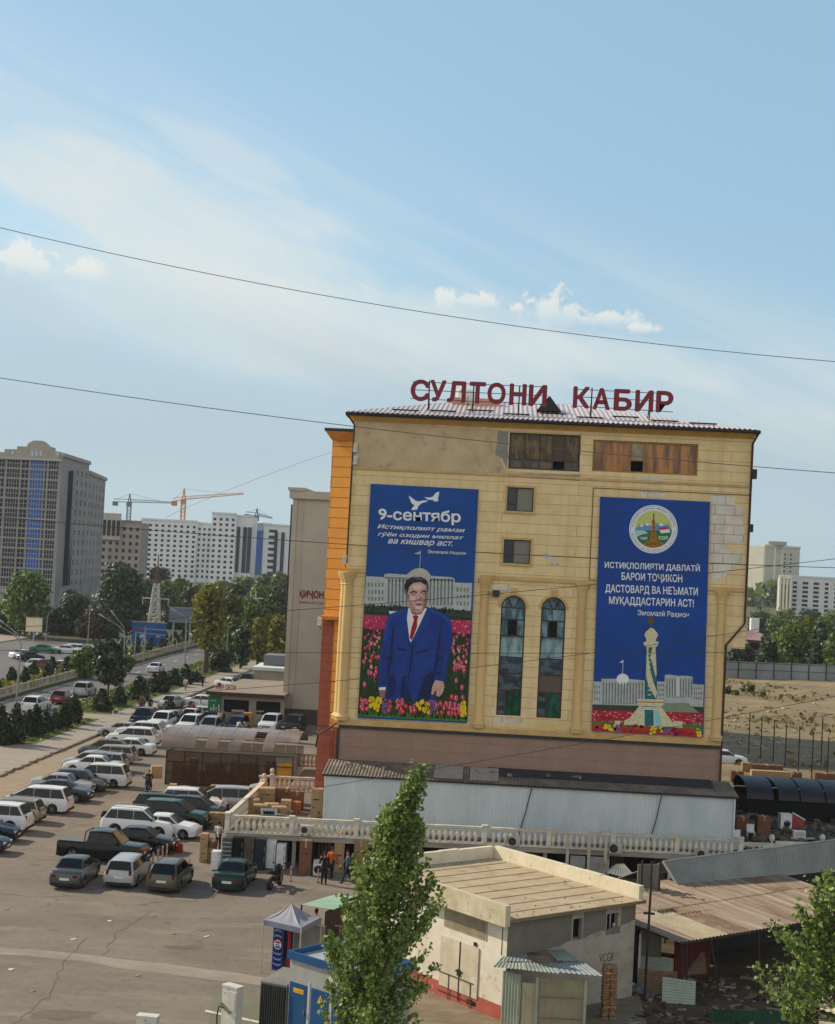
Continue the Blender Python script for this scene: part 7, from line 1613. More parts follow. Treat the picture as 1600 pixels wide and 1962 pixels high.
# sports motorcycle with its tail to the viewer
def motorcycle(loc,rz,label,m,group='motorcycles'):
 t=thing('motorcycle',label,'motorcycle',loc,rz,group);r=.31;ty,rm=wheel_mesh(.31)
 for x in (-.7,.7):w_=link('wheel',ty,t,(x,0,r));w_.scale=(1,.8,1);link('rim',rm,w_)
 b=MB();b.tube([(-.7,-.1,r),(-.2,-.1,.42),(.1,0,.6)],.035,6);b.tube([(-.7,.1,r),(-.2,.1,.42)],.035,6);b.box(-.22,-.14,.26,.26,.14,.58);b.build('frame',M_under,t)
 b=MB();b.tube([(-.05,0,.8),(.12,0,.9),(.35,0,.88),(.45,0,.78)],[.1,.16,.15,.08],10);b.build('tank',m,t,smooth=60)
 b=MB();b.tube([(-.95,0,.92),(-.6,0,.86),(-.3,0,.8),(-.02,0,.8)],[.05,.1,.12,.1],8);b.build('seat',M_tyre,t,smooth=60)
 b=MB();b.prism([(.2,-.2,.35),(.62,-.14,.5),(.62,.14,.5),(.2,.2,.35)],[(.25,-.2,.8),(.72,-.13,.95),(.72,.13,.95),(.25,.2,.8)]);b.build('fairing',m,t)
 b=MB();b.tube([(.5,-.33,.98),(.46,-.1,1.02),(.46,.1,1.02),(.5,.33,.98)],.02,6);b.build('handlebar',M_under,t)
 b=MB();b.tube([(.48,-.09,.98),(.7,-.09,r)],.03,6);b.tube([(.48,.09,.98),(.7,.09,r)],.03,6);b.build('fork',M_rim,t)
 for s in (-1,1):b=MB();b.tube([(.52,s*.2,1.0),(.5,s*.28,1.12)],.012,4);b.obox((.5,s*.3,1.14),(.03,.12,.07));b.build('mirror',M_under,t)
 b=MB();b.box(-.99,-.07,.84,-.93,.07,.9);b.build('tail_light',M_tail,t);b=MB();b.tube([(-.3,-.18,.32),(-.8,-.2,.42)],.05,8);b.build('exhaust',M_rim,t);b=MB();b.prism([(.68,-.02,.9),(.55,-.15,.9),(.55,.15,.9)],[(.58,-.01,1.12),(.5,-.1,1.1),(.5,.1,1.1)]);b.build('windshield',M_gl_dark,t)
 return t
c=G(514,1704);motorcycle((c.x+.25,c.y+.5,.005),R(78),'black sports motorcycle parked beside the green saloon',PT['black'])
c=G(283,1518);tm=motorcycle((c.x,c.y,.005),R(-82),'motorcycle loaded with a brown carton ridden across the car park',PT['charcoal'])
person((c.x+.02,c.y+.12,.0),R(-82),'rider in a black jacket on the loaded motorcycle',BK,NV,pose='ride',bend=.18)
carton(c.x+.32,c.y+.95,.86,.75,.6,.85,.35,'brown carton tied behind the motorcycle rider',M_card2,prints=False,name='carton')
# ================================================================== TREES AND PLANTS
L_dark=leaf_mat('dark_fir_leaf','1c2b12','283a1c','3d4d26',.18);L_mid=leaf_mat('mid_green_leaf','3c501a','546c28','7d8a3a');L_yel=leaf_mat('yellowing_leaf','4a5418','6d7020','93862c');L_olive=leaf_mat('olive_leaf','343f18','4c5522','6d6c2e');L_pop=leaf_mat('poplar_leaf','475d28','647b36','9aa95c',.38);L_deep=leaf_mat('deep_green_leaf','202f16','304322','4a5a2c',.22)
M_bark=mat('bark','5a4a3a','3c3026',6,stretch=(1,1,.2),bump=.4);M_barkp=mat('pale_bark','8f8672','6c6350',5,stretch=(1,1,.2))
def leaves_mesh(name,C,N,size,m,seed=0,asp=1.5):
 """one small kite-shaped leaf per centre C, facing roughly along N"""
 r=np.random.default_rng(seed);n=len(C);N=N/(np.linalg.norm(N,axis=1,keepdims=True)+1e-9)
 t=r.normal(size=(n,3));t-=(t*N).sum(1,keepdims=True)*N;t/=np.linalg.norm(t,axis=1,keepdims=True)+1e-9;u=np.cross(N,t)
 s=(size*r.uniform(.5,1.5,n))[:,None]
 V=np.stack([C-t*s*asp*.5,C+u*s*.5-N*s*.1,C+t*s*asp*.5,C-u*s*.5-N*s*.1],1).reshape(-1,3)
 me=bpy.data.meshes.new(name);me.vertices.add(4*n);me.vertices.foreach_set('co',V.astype(np.float32).ravel());me.loops.add(4*n);me.loops.foreach_set('vertex_index',np.arange(4*n,dtype=np.int32))
 me.polygons.add(n);me.polygons.foreach_set('loop_start',np.arange(0,4*n,4,dtype=np.int32));me.materials.append(m);me.update(calc_edges=True);return me
def crown_mesh(name,clumps,n,size,m,seed=0,hollow=.45,asp=1.5):
 r=np.random.default_rng(seed);W=np.array([c[3]*c[4]*c[5] for c in clumps])**.67;cnt=(n*W/W.sum()).astype(int);Cs=[];Ns=[]
 for (x,y,z,a,b,c),k in zip(clumps,cnt):
  d=r.normal(size=(k,3));d/=np.linalg.norm(d,axis=1,keepdims=True);rad=hollow+(1-hollow)*r.random(k)**.6;rad*=1+.16*np.sin(d[:,0]*5+seed)*np.cos(d[:,2]*6+x)
  Cs.append(np.array([x,y,z])+d*rad[:,None]*np.array([a,b,c]));Ns.append(d+r.normal(size=(k,3))*.55+np.array([0,0,.25]))
 return leaves_mesh(name,np.concatenate(Cs),np.concatenate(Ns),size,m,seed,asp)
def clumps_round(h0,h1,rad,n,seed,top=.6):
 r=random.Random(seed);out=[]
 for k in range(n):
  t=(k+.5)/n;z=h0+(h1-h0)*t;w=rad*math.sin(math.pi*(.18+.74*t))**.8;a=k*2.4+r.uniform(-.4,.4);d=w*r.uniform(.25,.72)
  s=rad*r.uniform(.34,.52);out.append((d*math.cos(a),d*math.sin(a),z,s,s,s*r.uniform(.7,1.0)))
 return out
def tree(name,label,loc,H,rad,leaf,trunk_h,seed,n=1600,size=.4,nclump=14,group=None,bark=None,tr=.18,asp=1.3):
 t=thing(name,label,'tree' if 'tree' in name or 'poplar' in name else 'bush',loc,0,group);r=random.Random(seed)
 link('crown',crown_mesh('crown',clumps_round(trunk_h,H-rad*.25,rad,nclump,seed),n,size,leaf,seed,asp=asp),t)
 b=MB();b.tube([(0,0,-.1),(.05,.02,trunk_h*.6),(r.uniform(-.2,.2),r.uniform(-.2,.2),trunk_h+(H-trunk_h)*.6)],[tr,tr*.75,tr*.25],7)
 for k in range(5):a=k*1.9+seed;z=trunk_h*(.75+.12*k);b.tube([(0,0,z),(rad*.35*math.cos(a),rad*.35*math.sin(a),z+rad*.4),(rad*.6*math.cos(a),rad*.6*math.sin(a),z+rad*.8)],[tr*.5,tr*.3,tr*.1],5)
 b.build('trunk',bark or M_bark,t,smooth=60);return t
def clumps_cone(H,rad,n,seed):
 r=random.Random(seed);out=[]
 for k in range(n):
  t=(k+.4)/n;z=H*(.08+.88*t);w=rad*(1-t)**.7*(1.0 if t>.12 else .8);a=k*2.4+r.uniform(-.3,.3);d=w*.5
  out.append((d*math.cos(a),d*math.sin(a),z,w*.62+.12,w*.62+.12,H/n*1.6+.1))
 return out
def fir(label,loc,H,rad,seed,group,leaf=None,n=1300,size=.2):
 t=thing('fir_bush',label,'bush',loc,seed*1.3,group);link('crown',crown_mesh('crown',clumps_cone(H,rad,11,seed),n,size,leaf or L_dark,seed,.5,2.0),t)
 b=MB();b.tube([(0,0,-.05),(0,0,H*.85)],[.09,.03],6);b.build('trunk',M_bark,t);return t
# --- the wind-blown poplar in the foreground, grown from upswept branches
def poplar():
 Yp=47.0;ax=[(796,1478),(780,1520),(765,1570),(748,1640),(744,1720),(733,1800),(720,1880),(704,1962)];hw=[5,20,40,66,90,104,108,110]
 pts=[P(x,y,Yp) for x,y in ax];k=Yp/FPX;hwm=[h*k for h in hw];zs=[p.z for p in pts][::-1];xs=[p.x for p in pts][::-1];ws=hwm[::-1]
 z0=1.2;zs=[0,z0]+zs;xs=[xs[0]-.35,xs[0]-.2]+xs;ws=[.3,1.3]+ws
 base=Vector((xs[0],Yp,0));t=thing('poplar_tree','tall slender poplar blown to the right in front of the hut','tree',tuple(base));r=np.random.default_rng(5)
 cx=lambda z:np.interp(z,zs,xs)-base.x;wd=lambda z:np.interp(z,zs,ws);top=zs[-1]
 Cs,Ns=[],[];b=MB();tp=[(float(cx(z)),0,z) for z in np.linspace(0,top-.3,14)];b.tube(tp,list(np.linspace(.2,.025,14)),8)
 nb=190
 for i in range(nb):
  z=.7+(top-1.2)*(i/nb)**.92;a=r.uniform(0,2*math.pi);w=float(wd(min(top,z+.8)));ln=w*r.choice([r.uniform(.5,.85),r.uniform(.85,1.2)]);d=np.array([math.cos(a),math.sin(a)*.9,0])
  p0=np.array([float(cx(z)),0,z]);rise=r.uniform(.7,1.7)*min(1.5,ln*1.2)
  p3=p0+d*ln+np.array([.10*ln+.1,0,rise]);p1=p0+d*ln*.55+np.array([0,0,rise*.3])
  if p3[2]>top-.05:p3[2]=top-r.uniform(.05,.5)
  over=p3[0]-(float(cx(min(top,p3[2])))+float(wd(min(top,p3[2])))*1.14)
  if over>0:p3[0]-=over
  under=(float(cx(min(top,p3[2])))-float(wd(min(top,p3[2])))*1.02)-p3[0]
  if under>0:p3[0]+=under
  if i%3==0:b.tube([tuple(p0),tuple(p1),tuple(p3)],[.035,.02,.006],4)
  nl=int(64+62*ln);tt=r.random(nl)**.75;q=(1-tt)[:,None]**2*p0+2*((1-tt)*tt)[:,None]*p1+tt[:,None]**2*p3
  sp_=.03+.115*np.sin(np.pi*np.clip(tt,.08,.9));q=q+r.normal(size=(nl,3))*sp_[:,None]*np.array([1,1,.9]);Cs.append(q);Ns.append(r.normal(size=(nl,3))+np.array([-.35,-.2,.35]))
 for _ in range(6):
  q=np.array([float(cx(top)),0,top])+np.array([r.uniform(-.12,.2),0,r.uniform(-.6,.05)]);nl=45;Cs.append(q+r.normal(size=(nl,3))*np.array([.1,.1,.2]));Ns.append(r.normal(size=(nl,3)))
 C=np.concatenate(Cs);N=np.concatenate(Ns);link('crown',leaves_mesh('crown',C,N,.105,L_pop,9,1.15),t);b.build('trunk',M_barkp,t,smooth=60)
poplar()
# --- leafy tree at the lower right edge
def corner_tree():
 Yp=50.0;o=G(1560,2010);t=thing('broadleaf_tree','leafy green tree with loose sprays entering at the lower right edge','tree',(P(1590,1900,Yp).x,Yp,0));r=np.random.default_rng(3);o=np.array([P(1590,1900,Yp).x,Yp,0])
 b=MB();b.tube([(0,0,0),(.05,0,2),(.15,0,4.2)],[.13,.09,.03],7);Cs,Ns=[],[]
 tips=[(1500,1790),(1478,1772),(1530,1740),(1560,1700),(1588,1676),(1545,1770),(1490,1850),(1530,1850),(1560,1830),(1585,1780),(1600,1740),(1560,1900),(1510,1900),(1440,1850),(1460,1880),(1585,1860),(1600,1820),(1540,1920),(1500,1925),(1620,1700),(1640,1760),(1620,1850),(1610,1920),(1570,1740),(1600,1690),(1520,1810),(1480,1905)]
 for k,(px,py) in enumerate(tips):
  p3=np.array(P(px,py,Yp+r.uniform(-.9,.9)))-o;p0=np.array([.05,0,max(.5,p3[2]-1.2)]);p1=(p0+p3)/2+np.array([0,0,-.1]);b.tube([tuple(p0),tuple(p1),tuple(p3)],[.03,.018,.006],5)
  nl=150 if px>1490 else 75;tt=.3+.72*r.random(nl)**.8;q=(1-tt)[:,None]**2*p0+2*((1-tt)*tt)[:,None]*p1+tt[:,None]**2*p3;Cs.append(q+r.normal(size=(nl,3))*.14);Ns.append(r.normal(size=(nl,3))+np.array([-.3,-.2,.4]))
 link('crown',leaves_mesh('crown',np.concatenate(Cs),np.concatenate(Ns),.13,L_pop,2,1.3),t);b.build('trunk',M_bark,t,smooth=60)
corner_tree()
# --- clipped firs between the lawn and the avenue
HG='dark fir bushes along the avenue'
for i,(x0,x1,yt,yb,lb) in enumerate(((-14,14,1365,1430,'dark fir bush cut by the left edge of the frame'),(14,42,1362,1428,'broad dark fir bush at the foot of the first lamp post'),(44,62,1372,1414,'fir bush right of the first lamp post foot'),(58,78,1366,1412,'fir bush in front of the silver hatchback'),(78,97,1372,1406,'low olive fir bush before the white estate car'),(96,114,1374,1400,'small fir bush between the white estate and the white off-roader'),(114,132,1354,1396,'narrow fir bush before the white off-roader'),(128,152,1340,1388,'tallest fir bush, between the white off-roader and white saloon'),(181,207,1328,1366,'wide fir bush left of the slender tree trunk'),(219,238,1322,1356,'fir bush right of the slender tree trunk'),
      (250,282,1302,1344,'wide fir bush right of the second lamp post'),(284,304,1298,1330,'fir bush two right of the second lamp post'),(300,322,1292,1328,'fir bush in the middle of the farther hedge'),(320,344,1288,1316,'fir bush left of the third lamp post'),(344,366,1280,1312,'fir bush at the foot of the third lamp post'),(362,384,1290,1308,'low fir bush beside the trunk of the yellow tree'))):
 c=G((x0+x1)/2,yb);w=(x1-x0)/FPX*c.y*1.35;h=1.12*P((x0+x1)/2,yt,c.y).z
 fir(lb,(c.x,c.y,.12),h,w*.56,i,HG,n=1500 if x1<160 else 900,size=.2+c.y*.0004)
c=G(323,1374);fir('small fir tree growing beside the car park near the white off-roaders',(c.x,c.y,0),P(323,1342,c.y).z,1.15,31,HG)
c=G(420,1288);tree('round_bush','clipped round dark bush beside the avenue',(c.x,c.y,0),P(420,1249,c.y).z+.6,2.0,L_dark,.2,5,2200,.3,12,tr=.2)
c=G(205,1352);tree('avenue_tree','slender dark crowned tree with a bare trunk on the lawn',(c.x,c.y,.1),P(205,1232,c.y).z+.5,2.1,L_deep,P(205,1300,c.y).z-.3,8,2600,.32,16,tr=.15)
c=G(393,1292);tree('avenue_tree','yellow green tree with a thick pale trunk beside the avenue',(c.x,c.y,.1),P(400,1135,c.y).z+1,2.9,L_yel,P(393,1240,c.y).z,12,4600,.36,26,bark=M_bark,tr=.5)
TG='trees behind the avenue'
def tpx(x,yt,yb,w,Y,leaf,label,seed,n=1800,size=None,name='street_tree',group=TG,frac=.18):
 p=P(x,yb,Y);h=P(x,yt,Y).z;rad=w/FPX*Y/2;return tree(name,label,(p.x,Y,0),h+rad*.1,rad,leaf,max(.5,h*frac),seed,n,size or max(.3,Y*.0016),18,group,tr=.25)
tpx(45,1100,1238,108,268,L_mid,'big green tree at the left edge before the tower',21,4200,.55);tpx(225,1082,1236,125,276,L_deep,'big very dark tree in the shade right of the tower',22,4600,.6);tpx(140,1140,1236,90,282,L_deep,'dark tree under the tower between lamp posts',23,2600,.6);tpx(178,1165,1236,60,268,leaf_mat('rusty_leaf','332a18','47391f','5c4a28',.15),'rusty dark tree in front of the big dark one',24,1800);tpx(95,1165,1235,60,280,L_deep,'low dark tree beside the cream signboard',44,1800)
tpx(300,1090,1215,62,420,L_olive,'olive tree behind the lattice mast',25,2400);tpx(345,1112,1215,50,430,L_yel,'yellowish tree right of the lattice mast',26,1800);tpx(385,1120,1215,60,440,L_mid,'green tree left of the yellow green roadside tree',27,2000);tpx(272,1150,1225,50,400,L_deep,'dark tree left of the blue billboard',28,1600)
tpx(440,1138,1275,56,250,L_olive,'olive tree right of the thick pale trunk',29,2600);tpx(478,1146,1280,66,240,L_mid,'dense green tree in the group left of the grey building',30,3000);tpx(512,1160,1275,60,245,L_olive,'olive tree touching the grey building',31,2600);tpx(530,1178,1290,46,230,L_yel,'bright yellow tree touching the grey building',32,2200);tpx(492,1185,1282,40,225,L_yel,'smaller yellow tree before the dense green one',33,1800);tpx(460,1200,1290,40,222,L_deep,'dark low tree above the low shop roof',34,1600)
for i,(x,yt,w,Y,lf,lb) in enumerate(((8,1168,70,272,L_deep,'dark tree cut by the left edge behind the far road'),(75,1195,60,292,L_deep,'dark low tree behind the cream signboard'),(120,1185,56,284,L_deep,'dark tree left of the leaning far lamp'),(160,1190,50,276,L_deep,'dark low tree under the taupe tower corner'),(205,1185,56,270,L_deep,'low dark tree before the very dark one'),(250,1172,56,310,L_deep,'low dark tree left of the blue billboard'),(285,1172,50,325,L_mid,'low green tree behind the lattice mast foot'),(318,1172,60,318,L_deep,'low dark tree behind the grey blue billboard'),(352,1185,60,322,L_mid,'low green tree right of the grey blue billboard'),(395,1165,60,320,L_deep,'low dark tree behind the thick pale trunk'),(430,1150,60,380,L_mid,'mid green tree above the round bush'))):tpx(x,yt,1238,w,Y,lf,lb,120+i,2000,.55)
for i,(x,yt,w,Y,lf) in enumerate(((420,1115,70,480,L_mid),(465,1108,70,500,L_mid),(505,1102,60,510,L_deep),(535,1098,60,500,L_mid),(250,1105,60,450,L_deep),(330,1122,60,520,L_mid))):tpx(x,yt,1200,w,Y,lf,('tree in the far belt above the yellow green tree','tree in the middle of the far belt','darkest tree of the far belt','far belt tree touching the grey building wall','far dark tree beside the white block foot','far tree between mast and white block')[i],50+i,1500,.9)
for i,(x,yt,w,Y,lf,lb) in enumerate(((248,1118,60,330,L_deep,'tall dark tree between the very dark tree and the mast'),(284,1112,56,345,L_olive,'tall olive tree left of the mast top'),(322,1118,60,350,L_mid,'green tree whose top meets the white block foot'),(362,1122,60,355,L_deep,'tall dark tree left of the yellow green roadside tree'),(408,1128,62,330,L_mid,'green tree behind the yellow green roadside tree'),(452,1122,66,320,L_deep,'tall dark tree over the olive one'),(492,1120,64,315,L_mid,'tall green tree near the grey building'),(528,1126,60,310,L_deep,'tall dark tree touching the grey building edge'),(470,1160,60,262,L_olive,'leafy olive tree low in the group by the grey building'),(515,1180,56,240,L_yel,'golden tree low in the group by the grey building'),(445,1185,50,246,L_mid,'green tree low beside the round bush'))):tpx(x,yt,1215,w,Y,lf,lb,140+i,2400,.5)
r=np.random.default_rng(31);n=6500;X=r.uniform(14,120,n);Y=118+150*r.random(n)**.8;k=np.sin(X*.21)+np.sin(Y*.13+X*.07)>.35;X,Y=X[k],Y[k];stuff(link('dry_weeds',leaves_mesh('dry_weeds',np.stack([X,Y,.15+.25*r.random(len(X))],1),r.normal(size=(len(X),3))+np.array([0,0,.3]),.5,leaf_mat('dry_weed','4d4a26','716536','8d7f4d'),8,1.4)))
RG_='trees behind the lot fence'
for i,(x,yt,w,Y,lf,lb) in enumerate(((1520,1192,90,290,L_mid,'big green tree behind the grey lot fence'),(1575,1196,84,285,L_deep,'dark green tree behind the lot fence at the right edge'),(1470,1222,60,292,L_deep,'dark tree behind the lot fence near the pink roof'),(1420,1236,60,300,L_deep,'dark tree behind the lot fence beside the market wall'),(1545,1180,46,320,L_yel,'yellowing tree top before the ribbed white building'),(1600,1215,60,280,L_mid,'green tree cut by the right edge behind the fence'),(1500,1215,60,300,L_olive,'olive tree left of the big green one behind the fence'),(1450,1190,34,420,L_deep,'far dark tree at the foot of the cream tower'),(1480,1185,60,440,L_mid,'mid green tree at the foot of the ribbed tower'),(1530,1190,60,430,L_deep,'dark tree at the foot of the white office building'),(1575,1185,60,430,L_mid,'green tree below the white office windows'),(1615,1190,60,420,L_deep,'dark tree at the right edge below the office'),(1455,1172,60,470,L_deep,'farther dark tree under the cream tower'),(1500,1166,64,480,L_mid,'farther green tree under the ribbed tower'),(1548,1168,64,475,L_deep,'farther dark tree under the office strips'),(1596,1170,64,480,L_mid,'farther green tree at the right edge'))):tpx(x,yt,1290,w,Y,lf,lb,70+i,2600 if w>70 else 1700,.5,group=RG_,frac=.06)
for i,(px,py,w,lb) in enumerate(((1432,1328,28,'largest dry bush at the foot of the lot fence'),(1408,1332,14,'small dry bush left of the largest one'),(1460,1335,14,'low dry bush right of the largest one'),(1390,1330,20,'dry bush beside the market wall'))):
 c=G(px,py);r_w=w/FPX*c.y/2;t=thing('dry_bush',lb,'bush',(c.x,c.y,0),0,'dry bushes in the vacant lot');link('crown',crown_mesh('crown',[(0,0,r_w*.5,r_w,r_w,r_w*.7),(r_w*.4,0,r_w*.7,r_w*.6,r_w*.6,r_w*.6)],420,.3,L_olive,i),t)
# median: clipped hedge rows and yellowish ground cover
r=np.random.default_rng(12);n=9000;Y=r.uniform(120,300,n);X=-34.66+r.uniform(-22.6,-17.4,n);Z=.25+r.random(n)*(.35+.25*np.sin(Y*.35)**2);o=link('ground_cover',leaves_mesh('ground_cover',np.stack([X,Y,Z],1),r.normal(size=(n,3))+np.array([0,0,.8]),.32,L_yel,4));stuff(o)
MG='small firs on the median'
for i in range(34):
 Yi=128+i*4.6;off_=-18.2 if i%2==0 else-21.2
 px=800;fir(('fir on the near side of the median, in its front row' if i%2==0 else 'fir on the far side of the median, in its back row'),(-34.66+off_+.3*math.sin(i*7),Yi,.2),1.7+.7*abs(math.sin(i*1.7)),.75,100+i%5,MG,n=520,size=.3)
for i,(px,yt,yb,w,lb) in enumerate(((165,1240,1300,44,'bushy green tree on the median left of the slender tree'),(240,1258,1290,34,'low tree on the median near the traffic light'),(140,1255,1300,36,'wide low bush on the median beside the white car'))):
 c=G(px,yb);h=P(px,yt,c.y).z;tree('median_tree',lb,(c.x,c.y,.1),h,w/FPX*c.y/2,L_mid,.5,90+i,1700,.4,12)
# grass blades on the lawn strip nearest the walk
r=np.random.default_rng(2);n=9000;Y=r.uniform(129,260,n);X=-34.66+r.uniform(-9.1,-3.1,n);k=(Y>148) & (Y<154);X=X[~k];Y=Y[~k]
stuff(link('grass',leaves_mesh('grass',np.stack([X,Y,np.full(len(X),.2)],1),r.normal(size=(len(X),3))+np.array([0,0,.3]),.2,leaf_mat('grass_blade','3c4a1a','556024','737332',.3),6,1.6)))
# far belt of woods on the horizon
b=[];r=np.random.default_rng(8);n=26000;X=r.uniform(-520,520,n);Y=900+r.uniform(-40,60,n);hh=9+4*np.sin(X*.05)+3*np.sin(X*.17+1);Z=hh*r.random(n)**.7
stuff(link('far_wood',leaves_mesh('far_wood',np.stack([X,Y,Z],1),r.normal(size=(n,3))+np.array([-.2,-.5,.4]),3.2,L_mid,3)))
# ================================================================== BUILDINGS BEHIND
def bwin(w,h,fm,gm,cols=2,rows=1):
 b=MB();f=.09;b.box(0,.0,0,w,.06,h,1)
 for k in range(cols+1):x=w*k/cols;b.box(max(0,x-f/2),-.05,0,min(w,x+f/2),-.001,h)
 for k in range(rows+1):z=h*k/rows;b.box(0,-.045,max(0,z-f/2),w,-.002,min(h,z+f/2))
 return b.mesh('window',(fm,gm))
def facade(par,p0,p1,z0,z1,wins,wm,depth=8.0,rec=.25,merged=False):
 """a wall from plan point p0 to p1 with recessed windows: (u0, u1, z0, z1, frame, glass, cols, rows)"""
 p0,p1=Vector((p0[0],p0[1],0)),Vector((p1[0],p1[1],0));d=p1-p0;L_=d.length;a=math.atan2(d.y,d.x)
 b=MB();wall_open(b,0,L_,z0,z1,[w[:4] for w in wins],rec);b.poly([(0,depth,z0),(L_,depth,z0),(L_,depth,z1),(0,depth,z1)]);b.poly([(0,0,z0),(0,0,z1),(0,depth,z1),(0,depth,z0)]);b.poly([(L_,0,z0),(L_,depth,z0),(L_,depth,z1),(L_,0,z1)]);b.poly([(0,0,z1),(L_,0,z1),(L_,depth,z1),(0,depth,z1)])
 o=b.build('wall',wm,par,fix=False);o.location=p0;o.rotation_euler.z=a
 M=Matrix.Translation(p0) @ Matrix.Rotation(a,4,'Z');cache={};mb=MB();mm=[]
 for (u0,u1,a0,a1,fm,gm,cs,rs) in wins:
  if merged:
   if fm not in mm:mm.append(fm)
   if gm not in mm:mm.append(gm)
   sub_=MB();sub_.box(u0,rec-.05,a0,u1,rec,a1,mm.index(gm));sub_.box(u0,rec-.09,(a0+a1)/2-.05,u1,rec-.051,(a0+a1)/2+.05,mm.index(fm));mb.v+=[tuple(M @ Vector(v)) for v in sub_.v];n=len(mb.v)-len(sub_.v);mb.f+=[tuple(i+n for i in f) for f in sub_.f];mb.m+=sub_.m;continue
  k=(round(u1-u0,2),round(a1-a0,2),fm.name,gm.name,cs,rs)
  if k not in cache:cache[k]=bwin(u1-u0,a1-a0,fm,gm,cs,rs)
  w=link('window',cache[k],par,M @ Vector((u0,rec-.06,a0)));w.rotation_euler.z=a
 if merged and mb.v:stuff(mb.build('window',mm,par))
 return o
def grid(L_,n,z0,z1,m,w,h,fm,gm,cs=2,rs=1,u0=0.0,skip=lambda i,j:False,sill=.35):
 dz=(z1-z0)/m;du=(L_-u0)/n;return [(u0+du*(i+.5)-w/2,u0+du*(i+.5)+w/2,z0+dz*j+dz*sill,z0+dz*j+dz*sill+h,fm,gm,cs,rs) for i in range(n) for j in range(m) if not skip(i,j)]
M_lw=mat('lattice_white','aeaea8','9c9c96',3);M_gd=glass_mat('tower_dark_glass','141d28',.2,spec=.12);M_gb=glass_mat('tower_blue_glass','1450a0',.25,spec=.15);M_hole=mat('window_hole','16181a','0e0f11',2,spec=.1)
M_tw=mat('tower_taupe','969088','8a847d',.3,c3='7f7a73',scale3=.1);M_tw2=mat('tower_trim','a39b8f','968e82',.5)
tw=thing('apartment_tower','tall taupe apartment tower with a blue glazed strip and stepped gable','building')
TY=375.0;tx=lambda px,py=1000:P(px,py,TY).x;zb_,zt_=5.0,P(60,880,TY).z;NF=13;dz=(zt_-zb_)/NF
x0=tx(-28);x1=tx(112);Lw=x1-x0;ux=lambda px:tx(px)-x0
wins=[]
for (a,c,g_,cs) in ((-22,3,M_gd,4),(7,32,M_gd,5),(35,49,M_gd,2),(52,78,M_gb,5),(80,84,M_gd,1),(87,111,M_gd,5)):
 for j in range(NF):wins.append((ux(a),ux(c),zb_+dz*j+.22,zb_+dz*(j+1)-.12,M_lw,g_,cs,2))
facade(tw,(x0,TY),(x1,TY),0,zt_,wins,M_tw,14)
b=MB()
prof=[(-28,868),(10,868),(10,862),(34,862),(34,856),(52,856),(56,849),(66,844),(80,844),(90,852),(100,856),(100,862),(114,864),(114,882),(-28,882)]
b.ext([(P(x,y+(x-60)*.03,TY).x,P(x,y+(x-60)*.03,TY).z) for x,y in prof],TY-.5,TY+3);b.build('gable',M_tw2,tw)
for x in (62,70,78):b=MB();q=P(x,869,TY-.6);b.box(q.x-.28,q.y-.02,q.z-.6,q.x+.28,q.y+.08,q.z+.6);b.build('gable_window',mat('pale_opening','b9c6cc','a9b6bc',2),tw)
for x in (24,110):b=MB();q=P(x,868+(x-60)*.03,TY-.6);b.lathe([(.4,0),(.4,.1)],12,tuple(q),'Y');b.build('gable_window',mat('pale_opening','b9c6cc'),tw)
b=MB();b.box(x0-.2,TY-.7,zt_-.2,x1+.2,TY-.502,zt_+.3);b.build('cornice',M_lw,tw)
p1,p2,p3=(x1,TY),(P(165,1000,TY+34).x,TY+34),(P(198,1000,TY+75).x,TY+75)
zt2=P(140,882,TY+15).z;zt3=P(180,915,TY+55).z;L1=math.hypot(p2[0]-p1[0],p2[1]-p1[1]);L2=math.hypot(p3[0]-p2[0],p3[1]-p2[1])
facade(tw,p1,p2,0,zt2,grid(L1,6,zb_,zt2-2,12,1.7,1.4,M_tw2,M_hole,2,1),M_tw,.8,merged=True)
facade(tw,p2,p3,0,zt3,grid(L2,5,zb_,zt3-2,11,2.2,1.4,M_tw2,M_hole,2,1),M_tw,.8,merged=True)
def cap(par,p0,p1,z,h,o,m,nm='cornice'):
 p0,p1=Vector((p0[0],p0[1],0)),Vector((p1[0],p1[1],0));d=(p1-p0).normalized();n=Vector((d.y,-d.x,0))*o;b=MB();b.extz([tuple((p0+n).xy),tuple((p1+n).xy),tuple((p1-n*3).xy),tuple((p0-n*3).xy)],z,z+h);return b.build(nm,m,par)
cap(tw,p1,p2,zt2+.01,.9,.5,M_tw2);cap(tw,p2,p3,zt3+.01,.9,.5,M_tw2)
b=MB();b.box(P(128,1000,TY+8).x-.8,TY+6.5,6,P(128,1000,TY+8).x+1.4,TY+9,zt2-3);b.build('glazed_bay',M_gd,tw)
# unfinished brown block and the white blocks
def simple(name,label,px0,px1,py,Y,cols,rows,wm,w,h,fm,gm,z0=4,dy=0.0,depth=14,cs=1,rs=1,skip=lambda i,j:False,sill=.35,parapet=.8,merged=False,top_gap=1.5):
 t=thing(name,label,'building');a,c=P(px0,1050,Y),P(px1,1050,Y+dy);zt=P((px0+px1)/2,py,Y).z;L_=math.hypot(c.x-a.x,dy)
 z0=1.5;w,h=L_/cols*.46 if cols>1 else w,(zt-top_gap-z0)/rows*.5 if rows>1 else h
 facade(t,(a.x,Y),(c.x,Y+dy),0,zt,grid(L_,cols,z0,zt-top_gap,rows,w,h,fm,gm,cs,rs,0,skip,sill),wm,depth,.4,merged)
 cap(t,(a.x,Y),(c.x,Y+dy),zt+.01,parapet,.5,wm,'parapet');return t,a,c,zt
M_br=mat('raw_taupe_block','948a80','857b72',.2,c3='6a6058',scale3=.08);M_wb=mat('white_block_render','d2d5d5','c8cccd',.2,c3='bfc4c7',scale3=.06)
